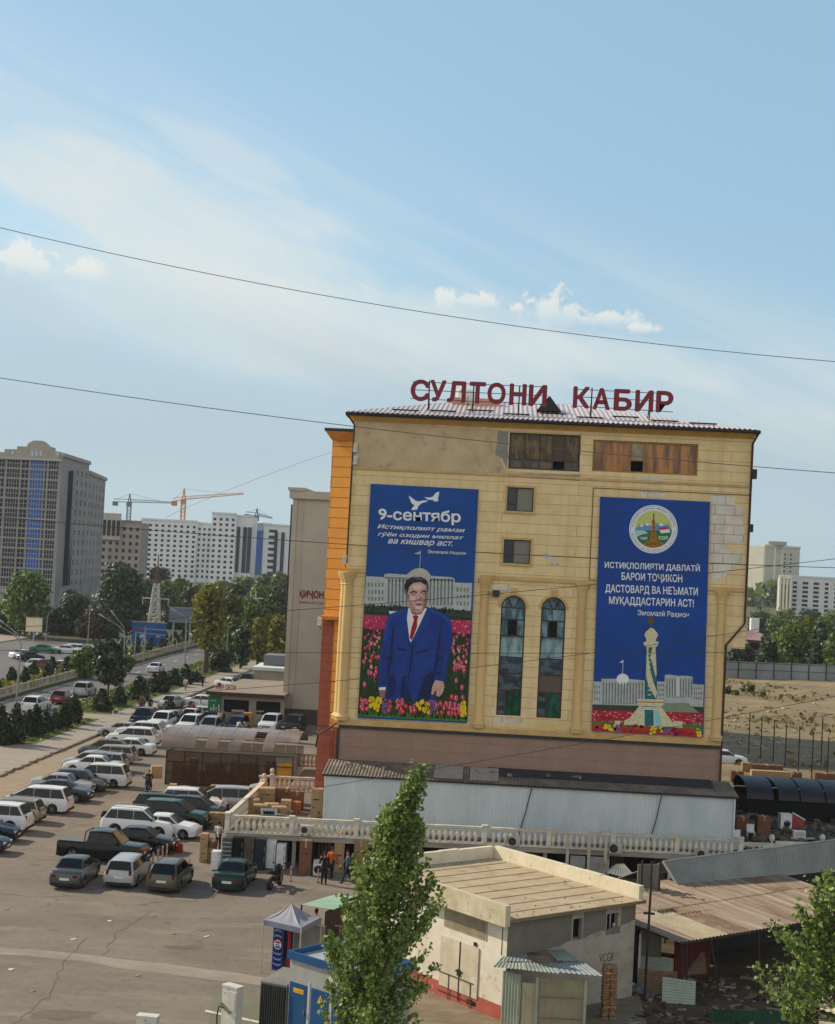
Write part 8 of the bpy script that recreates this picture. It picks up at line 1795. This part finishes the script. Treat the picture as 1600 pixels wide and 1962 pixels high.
t,a,c,zt=simple('apartment_block','unfinished taupe block with open window holes behind the tower',192,268,1000,600,6,8,M_br,2.3,1.9,M_hole,M_hole)
b=MB();q=P(192,990,599);b.box(q.x-.3,598.6,zt-7,P(232,990,599).x,599.6,zt+3.2);b.build('loggia',mat('pale_loggia','aaa498','9c968a',.5),t)
for k in range(4):b=MB();x=P(200+k*9,995,598).x;b.box(x-.6,598.3,zt-5.5,x+.6,598.59,zt+.5);b.build('window',M_hole,t)
simple('apartment_block','white block with nine window columns left of the orange crane',268,376,998,750,9,11,M_wb,2.4,2.2,M_hole,M_hole);t,a,c,zt=simple('apartment_block','lower white block between the nine column one and the taller one',376,404,1004,752,3,10,M_wb,2.4,2.2,M_hole,M_hole);simple('apartment_block','taller white block with wider parapet right of the cranes',403,450,985,748,4,12,M_wb,2.4,2.2,M_hole,M_hole)
t,a,c,zt=simple('apartment_block','white block with tall dark glazed strips',450,482,990,752,1,1,M_wb,.5,.5,M_hole,M_hole)
for px in (455,468,477):b=MB();q=P(px,1050,751.4);b.box(q.x-.9,751.3,6,q.x+.9,751.9,zt-5);b.build('glazed_strip',M_gd,t)
t,a,c,zt=simple('office_tower','narrow building with a blue glass front among the white blocks',483,506,1005,770,1,1,mat('pale_blue_render','8fa3b0','82969f',.3),.5,.5,M_hole,M_hole)
b=MB();q=P(494,1050,769.4);b.box(q.x-1.9,769.3,5,q.x+1.9,769.9,zt-3);b.build('glazed_strip',M_gb,t);b=MB();b.lathe([(4,0),(4,1.2),(3,1.6)],18,(q.x+1.5,776,zt));b.build('roof_drum',M_wb,t)
t,a,c,zt=simple('apartment_block','rightmost white block with two dark strips beside the grey building',504,575,1008,760,2,9,M_wb,2.2,2.0,M_hole,M_hole,skip=lambda i,j:i==1)
for px in (528,541):b=MB();q=P(px,1050,759.4);b.box(q.x-.8,759.3,6,q.x+.8,759.9,zt-3);b.build('glazed_strip',M_gd,t)
# towers on the right
M_ct=mat('cream_tower_render','d6d1bd','cac5b0',.2);t=thing('apartment_tower','cream apartment tower right of the market building','building');CY=870;q0,q1,q2=P(1432,1100,CY+45),P(1462,1100,CY),P(1531,1100,CY+22);zt=P(1480,1047,CY).z
L_=math.hypot(q1.x-q0.x,45);facade(t,(q0.x,CY+45),(q1.x,CY),0,zt,grid(L_,5,0,zt-1.5,14,3.6,1.1,M_hole,M_hole,1,1),M_ct,.8,.3,True);L_=math.hypot(q2.x-q1.x,22)
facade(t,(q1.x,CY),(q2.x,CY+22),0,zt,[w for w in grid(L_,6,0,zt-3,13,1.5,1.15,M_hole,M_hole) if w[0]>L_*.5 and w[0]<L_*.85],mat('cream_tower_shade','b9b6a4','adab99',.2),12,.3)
for u in (.3,.5):b=MB();x=q1.x+(q2.x-q1.x)*u;y=CY+22*u;b.box(x-.5,y-.6,3,x+.5,y+.1,zt+.5);b.build('pilaster',M_ct,t)
cap(t,(q1.x,CY),(q2.x,CY+22),zt+.01,1.0,.6,M_ct);b=MB();b.box(q1.x+3,CY+4,zt+1.02,q1.x+13,CY+12,zt+3);b.build('roof_house',M_tw2,t)
M_rw=mat('ribbed_white_render','c9cbca','bcbebd',.2);t=thing('office_building','white building with ribbed corner tower and dark window strips on the right','building');OY=700;zt=P(1560,1108,OY).z;a=P(1514,1150,OY);c=P(1680,1150,OY)
L_=c.x-a.x;ws=[]
for px,w in ((1522,8),(1542,11),(1563,11),(1583,7),(1602,8),(1622,9)):
 for j in range(8):u=P(px-w/2,1150,OY).x-a.x;ws.append((u,u+w/FPX*OY,(j+.25)*(zt-1.5)/8,(j+.85)*(zt-1.5)/8,M_gd,glass_mat('teal_strip_glass','1d3338',.2,spec=.12),1,1))
facade(t,(a.x,OY),(c.x,OY),0,zt,ws,M_rw,14,.35);cap(t,(a.x,OY),(c.x,OY),zt+.01,.8,.4,M_rw)
b=MB();e0_,e1_=P(1493,1150,OY-6).x,P(1513,1150,OY-6).x;zq=P(1503,1105,OY-6).z
for k in range(4):x=e0_+(e1_-e0_)*k/3;b.box(x-.45,OY-7.2,2,x+.45,OY-5.8,zq+.8)
b.box(e0_-.45,OY-6.4,2,e1_+.45,OY-5.0,3.4);b.box(e0_-.2,OY-6.6,zq-3.4,e1_+.2,OY-5.81,zq-1.2);b.build('ribbed_tower',M_ct,t);b=MB();b.box(e0_,OY-5.7,2,e1_,OY-.1,zq-.4);b.build('tower_core',M_tw2,t)
t=thing('house','low house with a pink tin roof and white dormer behind the lot trees','house');q=P(1432,1235,310);q2=P(1484,1222,310);z0=P(1450,1226,310).z;z1=P(1450,1206,316).z
b=MB();b.box(q.x,310,0,q2.x,320,z0);b.build('wall',mat('house_wall','6f5f58','5f514b',.5),t);b=MB();b.prism([(q.x-.5,309.3,z0),(q2.x+.5,309.3,z0-.2),(q2.x+.5,321,z0),(q.x-.5,321,z0)],[(q.x-.5,315,z1),(q2.x-2,315,z1-.6),(q2.x-2,315.2,z1-.6),(q.x-.5,315.2,z1)]);b.build('roof',mat('pink_roof_tin','9a7a78','8a6b6a',.6),t);b=MB();b.box(q.x+.4,309.9,z0-1.9,q.x+3.5,309.98,z0-.6);b.build('window',M_hole,t);b=MB();q3=P(1436,1203,318);b.box(q3.x,316,z1-.5,q3.x+1.6,318,q3.z+2);b.build('dormer',M_rw,t)
# grey building beside the market hall
gy=G(545,1386).y;gl=P(552,1150,gy).x;gt=P(560,955,gy).z
M_gw=mat('grey_beige_render','aba295','a0978a',.25,c3='968d81',scale3=.12,bump=.05);gbd=thing('grey_building','plain grey beige building with a dark plinth behind the orange wing','building')
b=MB();b.box(gl,gy,0,gl+26,gy+24,gt);b.build('wall',M_gw,gbd);b=MB();b.box(gl-.35,gy-.45,gt+.005,gl+26,gy+24,P(562,940,gy).z);b.box(gl-.5,gy-.6,P(562,940,gy).z+.002,gl+1.2,gy+24,P(562,934,gy).z);b.build('parapet',M_gw,gbd)
b=MB();b.box(gl-.06,gy-.1,0,gl+26,gy-.002,P(545,1357,gy).z);b.build('plinth',mat('brown_plinth','4f443d','433933',.6),gbd);b=MB();b.box(gl,gy-.12,P(545,1357,gy).z+.002,gl+.45,gy-.002,gt-.01);b.box(gl+.95,gy-.08,P(545,1357,gy).z+.002,gl+1.1,gy-.002,gt-.01);b.build('pilaster',M_gw,gbd)
b=MB();b.tube([(gl-.1,gy-.1,gt-.6),(gl-.12,gy-.1,P(551,1190,gy).z)],.09,6);b.build('downpipe',M_dark,gbd)
b=MB();u0=P(571,1141,gy).x;text_fit(b,'ҲИҶОНИ',u0,u0+3.1,P(590,1150,gy).z+.1,P(590,1131,gy).z,gy-.06,0,.03);text_fit(b,'МАРКАЗИ САВДОИ',u0,u0+3.6,P(590,1154,gy).z-.2,P(590,1150,gy).z-.12,gy-.06);b.build('lettering',mat('red_sign','7d1420','6b0f1a',3),gbd,fix=False)
# low shop with letters on its roof
sy=G(470,1388).y;sh=thing('low_shop','low shop with red letters on its roof edge and a green poster','shop');xa,xb=P(401,1350,sy).x,P(545,1360,sy).x;fz=P(470,1332,sy).z
b=MB();ws=[(1.4,3.9,1.1,fz-.5),(4.6,7.0,.9,fz-.5)];wall_open(b,0,xb-xa,0,fz-.1,ws,.25);o=b.build('wall',mat('shop_render','8a847b','7b756c',.8),sh,fix=False);o.location=(xa,sy,0)
for w in ws:b=MB();b.box(xa+w[0],sy+.2,w[2],xa+w[1],sy+.25,w[3]);b.build('window',M_hole,sh)
b=MB();b.prism([(xa-.3,sy-.5,fz-.1),(xb,sy-.5,fz-.1),(xb,sy+16,fz-.1),(xa+.6,sy+16,fz-.1)],[(xa-.3,sy-.5,fz+.25),(xb,sy-.5,fz+.25),(xb,sy+16,fz+.25),(xa+.6,sy+16,fz+.25)]);b.build('roof',mat('shop_roof','857a6c','776c5f',.6),sh);b=MB();b.box(xa-.3,sy-.56,fz-.1,xb,sy-.502,fz+.2);b.build('fascia',mat('maroon_fascia','4a2724','3c1f1c',2),sh)
b=MB();text_fit(b,'МИР ОБОИ',P(414,1320,sy).x,P(453,1320,sy).x,P(430,1321,sy).z,P(430,1311,sy).z,sy-.3,0,.03);text_fit(b,'СТРОЙМАТЕРИАЛЫ',P(401,1325,sy).x,P(468,1330,sy).x,P(430,1331,sy).z,P(430,1323,sy).z,sy-.3,0,.02);b.build('lettering',mat('red_sign','7d1420'),sh,fix=False)
b=MB();b.box(P(399,1350,sy).x,sy-.12,.2,P(424,1350,sy).x,sy-.02,P(410,1334,sy).z);pb=b.build('poster',mat('poster_green','1f6b4a','17573b',.9),sh);b=MB();text_fit(b,'ЧОЙ',P(402,1345,sy).x,P(414,1345,sy).x,P(410,1344,sy).z,P(410,1339,sy).z,sy-.13);[b.box(P(403+k*5,1365,sy).x,sy-.135,.6,P(405.5+k*5,1365,sy).x,sy-.125,1.5+.3*(k%2)) for k in range(4)];b.build('printing',mat('poster_white','b9c9bb','8fae9c',3),pb,fix=False)
s2=thing('pavilion','grey roofed pavilion with blue windows behind the low shop','shop');y2=G(500,1322).y;xa,xb=P(487,1300,y2).x,P(550,1300,y2).x
b=MB();b.box(xa,y2,0,xb,y2+8,P(510,1284,y2).z);b.build('wall',mat('pavilion_wall','96907f','888271',.8),s2);b=MB();b.box(xa-.3,y2-.3,P(510,1285,y2).z+.01,xb,y2+8,P(510,1281,y2).z+.15);b.build('roof',M_rw,s2);b=MB();b.box(xa+.4,y2-.05,P(510,1314,y2).z,xb,y2-.002,P(510,1303,y2).z);b.build('window',mat('blue_grey_window','2c4656','22394a',2,rough=.2),s2);b=MB();b.box(P(498,1270,y2).x,y2+3,P(510,1281,y2).z+.16,xb,y2+7,P(510,1258,y2).z);b.build('upper_storey',mat('grey_upper','6f7276','63666a',1),s2)
# stacks of goods and tall cartons before the low shop
for i,(px,lb) in enumerate(((455,'left stack of pale mattress packs before the low shop'),(494,'right stack of pale mattress packs before the low shop'))):
 c=G(px,1388);b=MB()
 for k in range(7):b.obox((0,0,.14+k*.2),(1.15+.12*(k%2),.9,.13),.06*(k%3),mi=k%2)
 o=b.build('mattress_stack',(mat('stack_pale','a39c8c','8c8576',3),mat('stack_brown','6a5a48','574938',3)));o.location=c;tag(o,lb,'stack','stacks before the low shop')
GO='cartons behind the vaulted hall'
for x0,x1,y0,y1,m,lb in ((463,480,1366,1398,mat('cardboard_ochre','a9763c','966730',2.5),'tallest ochre carton beside the loaders'),(481,494,1398,1420,mat('cardboard_yellow','b08f3c','9d7f33',2.5),'yellow carton just behind the hall roof'),(555,571,1399,1424,mat('cardboard_ochre','a9763c'),'ochre carton at the right end of the hall roof'),(520,545,1402,1416,M_card2,'low wrapped pile right behind the hall roof'),(498,520,1408,1420,mat('carton_grey','9aa0a4'),'pale sacks pile behind the hall roof')):carton_px(x0,x1,y0,y1,lb,m,0,.9,0,GO)
# fence of the vacant lot
fa,fb=G(1380,1298),G(1680,1309);fn=thing('lot_fence','long grey sheet metal fence across the vacant lot','fence',(fa.x,fa.y,0),math.atan2(fb.y-fa.y,fb.x-fa.x));FL=(fb-fa).length;fh_=P(1500,1270,(fa.y+fb.y)/2).z
b=MB();corr_wall(b,(0,0,0),(FL,0,0),0,fh_,.5,.03);b.build('sheet',mat('fence_grey','7e8382','717675',.3,c3='8a8f8e',scale3=.1),fn,fix=False)
for k in range(int(FL/3.1)+1):b=MB();b.box(k*3.1-.07,-.14,0,k*3.1+.07,-.035,fh_+.1);b.build('post',M_dark,fn)
for z in (.5,.92):b=MB();b.box(0,-.075,fh_*z,FL,-.033,fh_*z+.08);b.build('rail',M_dark,fn)
PG='thin posts in the vacant lot'
for i,(xt,yt,xb_,yb) in enumerate(((1436,1365,1434,1448),(1459,1372,1457,1455),(1482,1378,1481,1462),(1507,1386,1504,1470),(1531,1395,1529,1482),(1557,1404,1555,1492),(1575,1374,1573,1465),(1586,1413,1585,1490))):
 c=G(xb_,yb);h=P(xt,yt,c.y).z;o=thing('post',('first','second','third','fourth','fifth','sixth','paler hooked','last')[i]+' thin dark post from the building in the lot row','post',(c.x,c.y,0),0,PG);b=MB();b.tube([(0,0,0),(0,0,h)],.055,6);b.build('post_shaft',M_dark,o);b=MB();b.lathe([(.11,0),(.11,.06)],8);b.build('foot_plate',M_dark,o)
 if i==6:b=MB();b.tube([(0,0,h),(.35,0,h+.25),(.9,0,h+.3)],.04,5);b.build('arm',M_dark,o)
b=MB();r_=random.Random(9)
for k in range(420):
 q=G(r_.uniform(1385,1640),r_.uniform(1315,1470));s=r_.uniform(.05,.3);b.obox((q.x,q.y,.12),(s*r_.uniform(1,2.2),s*1.3,s*.6),r_.uniform(0,3),r_.uniform(-.4,.4),r_.uniform(-.4,.4),r_.randrange(3))
stuff(b.build('lot_rubble',(mat('rubble_brown','7d6444'),mat('rubble_grey','8c8579'),mat('rubble_pale','a39b8a','857d6c',4))))
# ================================================================== STREET FURNITURE, CRANES, WIRES
M_gal=mat('galvanised_pole','8f9290','7c7f7d',2,rough=.5,metal=.3)
LG_='street lamps along the avenue'
def lamp_post(base,tops,label,r=.11):
 c=G(*base);t=thing('street_lamp',label,'street lamp',(c.x,c.y,0),0,LG_);k=tops[0];kp=P(k[0][0],k[0][1],c.y)-c
 b=MB();b.tube([(0,0,0),(kp.x*.4,0,kp.z*.6),(kp.x,0,kp.z)],[r,r*.8,r*.6],8);b.build('pole',M_gal,t,smooth=50)
 for kk in tops:
  q0=P(*kk[0],c.y)-c;qs=[q0]+[P(*p,c.y)-c for p in kk[1:]];b=MB();b.tube([tuple(q) for q in qs],r*.5,6);a=b.build('arm',M_gal,t,smooth=50)
  d=(qs[-1]-qs[-2]).normalized();b=MB();e=qs[-1];b.obox(tuple(e+d*.25),(.75,.26,.13),0,0,-math.atan2(d.z,d.x));b.build('lamp_head',mat('lamp_head_grey','9a9d9c','858887',3),a)
lamp_post((30,1366),[[(41,1232),(33,1214),(5,1192)],[(41,1232),(26,1215),(0,1200)]],'double armed street lamp at the left edge');lamp_post((235,1322),[[(239,1213),(236,1200),(218,1177)],[(239,1213),(228,1200),(197,1181)]],'double armed street lamp beside the slender dark tree');lamp_post((353,1296),[[(357,1190),(353,1180),(336,1171)]],'single armed street lamp right of the blue billboard')
lamp_post((87,1240),[[(91,1182),(98,1170),(120,1158)]],'street lamp leaning right under the big left tree',.09);lamp_post((168,1233),[[(173,1160),(176,1151),(182,1150)]],'street lamp before the big dark tree',.09);lamp_post((433,1270),[[(437,1208),(437,1204),(440,1202)]],'short pale lamp pole right of the yellow green tree',.1)
# traffic signal on a mast, gantry bars
c=G(256,1275);ts=thing('traffic_light','traffic light showing green beside the avenue','traffic light',(c.x,c.y,0));b=MB();top=P(258,1210,c.y)-c;b.tube([(0,0,0),(.1,0,top.z)],.1,6);q=P(318,1212,c.y)-c;b.tube([(.1,0,top.z-.1),(q.x,0,top.z-.3)],.07,6);b.build('mast',M_gal,ts)
c2=P(229,1254,c.y-8)-c;b=MB();b.box(c2.x-.2,c2.y,c2.z-.75,c2.x+.2,c2.y+.2,c2.z+.55);hs=b.build('signal_head',M_dark,ts);b=MB();b.lathe([(.17,0),(.17,-.04),(.05,-.08)],12,(c2.x,c2.y-.002,c2.z-.1),'Y');m=bpy.data.materials.new('green_signal');m.use_nodes=True;m.node_tree.nodes['Principled BSDF'].inputs['Base Color'].default_value=SRGB('0a5a3a');m.node_tree.nodes['Principled BSDF'].inputs['Emission Color'].default_value=SRGB('12c47a');m.node_tree.nodes['Principled BSDF'].inputs['Emission Strength'].default_value=.8;b.build('green_lens',m,hs)
b=MB();b.tube([(c2.x,c2.y+.25,-0.0),(c2.x,c2.y+.25,c2.z+.5)],.06,6);b.build('post',M_gal,ts)
c=G(275,1270);gm_=thing('sign_gantry','pale gantry with a red and white bar before the blue billboard','gantry',(c.x,c.y,0));top=P(274,1206,c.y)-c;b=MB();b.tube([(0,0,0),(0,0,top.z+.4)],.11,6);b.build('post',M_gal,gm_);b=MB();q=P(350,1209,c.y)-c;q0=P(258,1204,c.y)-c;b.tube([tuple(q0),tuple(q)],.09,6);b.build('bar',M_gal,gm_);b=MB();q1=P(278,1205,c.y)-c;b.tube([tuple(q0+Vector((0,-.12,0))),tuple(q1+Vector((0,-.12,0)))],.1,6);b.build('red_section',mat('gantry_red','9a3a34','86302b',3),gm_)
# billboards
def board(px0,px1,py0,py1,Y,m,label,text=None,posts=2,cat='billboard'):
 a,c=P(px0,py0,Y),P(px1,py1,Y);zt,zb=P((px0+px1)/2,py0,Y).z,P((px0+px1)/2,py1,Y).z;t=thing('billboard',label,cat,((a.x+c.x)/2,Y,0));w=c.x-a.x;b=MB();b.box(-w/2,-.15,zb,w/2,.15,zt);pn=b.build('panel',m,t)
 b=MB();b.box(-w/2-.1,-.18,zb-.12,w/2+.1,.18,zb-.002);b.box(-w/2-.1,-.18,zt+.002,w/2+.1,.18,zt+.12);b.build('frame',M_gal,t)
 for k in range(posts):x=-w*.32+w*.64*k/max(1,posts-1) if posts>1 else 0;b=MB();b.tube([(x,.25,0),(x,.25,zt-.2)],.16,7);b.build('post',M_gal,t)
 if text:
  for (s,u0,u1,v0,v1) in text:b=MB();text_fit(b,s,-w/2+w*u0,-w/2+w*u1,zb+(zt-zb)*v0,zb+(zt-zb)*v1,-.16);b.build('lettering',WH,pn,fix=False)
board(254,317,1193,1236,252,mat('billboard_blue','124f88','0e4274',.4),'blue billboard with small white lettering beside the avenue',[('АИКА',.24,.42,.3,.5),('ШАҲР',.72,.84,.34,.46)]);board(325,373,1165,1191,264,mat('billboard_grey','66717d','59646f',.4),'grey blue billboard on tall posts left of the yellow green tree');board(51,80,1184,1210,258,mat('billboard_cream','d8cfae','cbc19d',.6),'sunlit cream signboard under the big left tree',None,1)
# lattice mast
mY=266.0;mb_=P(294,1206,mY);ms=thing('lattice_mast','white lattice mast with cross arms and a reddish top','mast',(mb_.x,mY,0));b=MB();zt=P(300,1118,mY).z;zz=P(304,1062,mY).z;sl_=(P(304,1062,mY).x-mb_.x)/(zz)
def mast_pts(z):w=1.15-.75*min(1,z/zt);x=sl_*z;return [(x-w,-w,z),(x+w,-w,z),(x+w,w,z),(x-w,w,z)]
for k in range(4):b.tube([mast_pts(z)[k] for z in (0,zt)],.11,4)
for i in range(9):
 a,c=mast_pts(zt*i/9),mast_pts(zt*(i+1)/9)
 for k in range(4):b.tube([a[k],c[(k+1)%4]],.07,4);b.tube([a[(k+1)%4],c[k]],.07,4);b.tube([a[k],a[(k+1)%4]],.06,4)
b.build('lattice',mat('mast_white','b5b3ac','a19f98',2),ms);b=MB();b.tube([(sl_*zt,0,zt),(sl_*zz,0,zz)],[.22,.08],5)
for z in (zt+.5,zt+2.6):b.tube([(sl_*z-2.2,0,z),(sl_*z+2.2,0,z)],.08,4)
b.build('top_section',mat('mast_red_brown','6a4a40','583a32',2),ms);b=MB();z=P(298,1147,mY).z;b.tube([(sl_*z-2.3,0,z),(sl_*z+2.3,0,z)],.1,4);[b.tube([(sl_*z+s,0,z),(sl_*z+s,0,z-1.1)],.05,4) for s in (-2.2,2.2)];b.build('cross_arm',mat('mast_white','b5b3ac'),ms)
m2=P(484,1165,300);mm_=thing('utility_mast','small white twin mast above the trees left of the grey building','mast',(m2.x,300,0));b=MB()
for s in (-.5,.5):b.tube([(s,0,0),(s,0,P(484,1132,300).z)],.12,5)
z=P(484,1146,300).z;b.tube([(-1.9,0,z),(1.9,0,z)],.12,4);b.build('mast_frame',mat('mast_white','b5b3ac'),mm_)
# white hoops along the median
for i in range(9):
 px=218+i*14.5;c=G(px,1250-i*.4);c.y=246+i*1.2;c=Vector((P(px,1240,c.y).x,c.y,0));t=thing('arch_hoop','white hoop standing along the median before the blue billboard','hoop',tuple(c),0,'white hoops along the median');b=MB();z1=P(px,1224,c.y).z;b.tube([(-.55,0,0),(-.4,0,z1*.7),(-.15,0,z1),(.15,0,z1),(.4,0,z1*.7),(.55,0,0)],.09,5);b.build('hoop_tube',mat('hoop_white','a9aca6','969992',2),t)
# median fence of concrete posts and lattice
fe=thing('median_fence','low pale concrete lattice fence along the near side of the median','fence',(-34.66-16.95,122,.2));b=MB();b.box(-.06,0,.02,.06,190,.22);b.box(-.06,0,.85,.06,190,.97);b.build('rail',M_stuc,fe)
b=MB()
for k in range(230):b.box(-.04,k*.826+.3,.221,.04,k*.826+.62,.849)
stuff(b.build('lattice_panel',mat('fence_stone','a09888','8a8272',1.5),fe))
_fp=MB().box(-.11,-.11,0,.11,.11,1.08).mesh('post',M_stuc)
for k in range(76):link('post',_fp,fe,(0,k*2.5,0))
# bollards on the car park
BG='striped bollards in the car park'
M_bol=mat('bollard_pink_white','b9a79a','9a5a4c',14,stretch=(.1,.1,1),lo=.48,hi=.52)
for i,(px,pt,pb,lb) in enumerate(((293,1634,1655,'bollard between silver estate and olive hatchback'),(302,1630,1653,'second bollard right of the silver estate'),(311,1622,1650,'bollard in front of the black saloon bonnet'),(319,1618,1647,'taller bollard at the black saloon nose'),(328,1608,1636,'bollard left of the red canister'),(338,1602,1630,'bollard right of the white off-roader nose'),(362,1646,1662,'short bollard right of the olive hatchback'),(557,1661,1689,'bollard standing alone right of the motorcycle'),(609,1666,1691,'bollard in front of the washing machine'),(216,1362,1374,'left white bollard on the cross path'),(228,1362,1374,'right white bollard on the cross path'))):
 c=G(px,pb);h=P(px,pt,c.y).z;t=thing('bollard',lb,'bollard',(c.x,c.y,0),0,BG);b=MB();b.tube([(0,0,0),(0,0,h)],.045,8);b.lathe([(.05,h),(.03,h+.04)],8);b.build('shaft',M_bol if px>240 else M_fw,t);b=MB();b.lathe([(.11,0),(.09,.03)],10);b.build('foot_plate',M_dark,t)
c=G(343,1633);t=thing('canister','red plastic canister on the ground beside the bollards','canister',(c.x,c.y,0));b=MB();b.prism([(-.2,-.14,0),(.2,-.14,0),(.2,.14,0),(-.2,.14,0)],[(-.19,-.13,.4),(.19,-.13,.4),(.19,.13,.4),(-.19,.13,.4)]);b.prism([(-.19,-.13,.401),(.19,-.13,.401),(.19,.13,.401),(-.19,.13,.401)],[(-.1,-.06,.5),(.1,-.06,.5),(.1,.06,.5),(-.1,.06,.5)]);b.build('canister_body',mat('canister_red','9c1a24','8a141d',3,rough=.4),t);b=MB();b.tube([(-.08,0,.5),(-.06,0,.58),(.06,0,.58),(.08,0,.5)],.02,5);b.build('handle',mat('canister_red','9c1a24'),t)
for i,(px,py) in enumerate(((12,1742),(140,1800),(60,1900),(210,1765),(330,1790),(395,1795),(262,1870),(20,1858))):
 c=G(px,py);b=MB();b.obox((0,0,.012),(.18,.12,.02),i*.8,.05*(i%3));b.obox((.08,.06,.03),(.1,.07,.015),i,.2);o=b.build('litter_scrap',M_fw if i%2 else M_card2);o.location=c;tag(o,'pale scrap of litter lying on the open asphalt','litter','litter scraps on the asphalt')
# tower cranes
def crane(pxm,y_jib,y_top,y_bot,pxl,pxr,Y,m,label,dy=0.0):
 t=thing('tower_crane',label,'crane',(P(pxm,y_jib,Y).x,Y,0),0,'tower cranes behind the white blocks');zj,zt=P(pxm,y_jib,Y).z,P(pxm,y_top,Y).z;b=MB();w=1.0
 for sx in (-1,1):
  for sy in (-1,1):b.tube([(sx*w,sy*w,0),(sx*w,sy*w,zj)],.2,4)
 for i in range(22):
  z0,z1=zj*i/22,zj*(i+1)/22;b.tube([(-w,-w,z0),(w,-w,z1)],.13,4);b.tube([(w,-w,z0),(-w,-w,z1)],.13,4)
 b.build('tower',m,t);b=MB();b.tube([(-.8,0,zj),(0,0,zt)],.3,4);b.tube([(.8,0,zj),(0,0,zt)],.3,4);b.build('apex',m,t)
 xl,xr=P(pxl,y_jib,Y).x-t.location.x,P(pxr,y_jib,Y).x-t.location.x;zl,zr=P(pxl,y_jib-(pxm-pxl)*.05+dy*.3,Y).z,P(pxr,y_jib+(pxr-pxm)*.05-dy,Y).z
 b=MB();
 for (y,dz) in ((-.7,0),(.7,0),(0,1.5)):b.tube([(xl,y,zl+dz),(0,y,zj+dz)],.17,4);b.tube([(0,y,zj+dz),(xr,y,zr+dz*.4)],.17,4)
 n=16
 for i in range(n):u0,u1=i/n,(i+.5)/n;b.tube([(xr*u0,-.7,zj+(zr-zj)*u0),(xr*u1,0,zj+(zr-zj)*u1+1.5*(1-.6*u1)),(xr*(i+1)/n,-.7,zj+(zr-zj)*(i+1)/n)],.11,4)
 b.build('jib',m,t);b=MB();b.box(xl-.4,-1.1,zl-2.2,xl+2.2,1.1,zl+.2);b.build('counterweight',m,t);b=MB();b.box(-1.3,-1.6,zj-2.4,1.3,-1.01,zj-.2);b.build('cab',m,t)
 b=MB();b.tube([(0,0,zt),(xr*.72,0,zj+(zr-zj)*.72+1)],.07,4);b.tube([(0,0,zt),(xl*.9,0,zl+1)],.07,4);b.build('stay',m,t)
M_co=mat('crane_orange','c07a2a','ad6a20',.3);M_cg=mat('crane_grey','5f666c','52595f',.3)
crane(352,957,936,1000,331,466,800,M_co,'orange tower crane above the white block',16);crane(248,962,946,1000,218,330,850,M_cg,'grey tower crane left of the orange one',2);crane(492,988,974,1010,470,522,860,M_cg,'small grey tower crane above the blue glass tower',-4)
# overhead wires, each hung between points outside the frame
M_wire=mat('wire_dark','3a3a3b','2f2e2f',3,rough=.6);M_wp=mat('wire_grey','5c6064','4e5256',3,rough=.6)
def wire(pts,Y,label,r=.011,m=None,sag=0):
 ps=[P(*p,Y+k*.0) for k,p in enumerate(pts)]
 n=24;X=[p.x for p in ps];Z=[p.z for p in ps];cf=np.polyfit(X,Z,min(2,len(X)-1));xs=np.linspace(X[0]-.8,X[-1]+.8,n);b=MB();b.tube([(x,Y,float(np.polyval(cf,x))) for x in xs],r,5);o=b.build('overhead_wire',m or M_wire,smooth=60);tag(o,label,'wire','overhead wires');return o
wire([(0,436),(400,525),(800,596),(1200,652),(1600,693)],30,'topmost overhead wire crossing the open sky',.007,M_wp);wire([(0,726),(340,771),(680,815),(1140,872),(1600,904)],32,'second overhead wire, passing just above the market roof corner',.008,M_wp)
wire([(0,992),(400,1022),(900,1058),(1360,1082),(1600,1086)],36,'dark wire crossing the tower and both banners at mid height',.008);wire([(0,1205),(545,1163),(900,1147),(1140,1122),(1600,1069)],38,'wire rising to the right across the printed palace',.0075);wire([(0,1246),(545,1250),(900,1252),(1600,1249)],40,'level wire across the printed man and tall windows',.0075);wire([(0,1345),(545,1308),(900,1283),(1140,1252),(1600,1180)],42,'wire rising to the right below the level one',.0075)
wire([(520,1520),(640,1508),(900,1462),(1140,1418),(1600,1335)],44,'lowest wire slanting across the grey shed roof to the lot',.008);wire([(330,985),(430,942),(640,865)],180,'thin distant wire falling left from the orange wing to the cranes',.018,M_wp)
# ================================================================== AIR
def haze(density):
 m=bpy.data.materials.new('haze_air');m.use_nodes=True;nt=m.node_tree;nt.nodes.clear();o=nt.nodes.new('ShaderNodeOutputMaterial');v=nt.nodes.new('ShaderNodeVolumePrincipled')
 v.inputs['Color'].default_value=(.86,.92,1,1);v.inputs['Density'].default_value=density;v.inputs['Anisotropy'].default_value=.3;nt.links.new(v.outputs[0],o.inputs['Volume'])
 b=MB();b.box(-570,-70,-1.05,570,1050,58);stuff(b.build('haze',m))
haze(.00011)
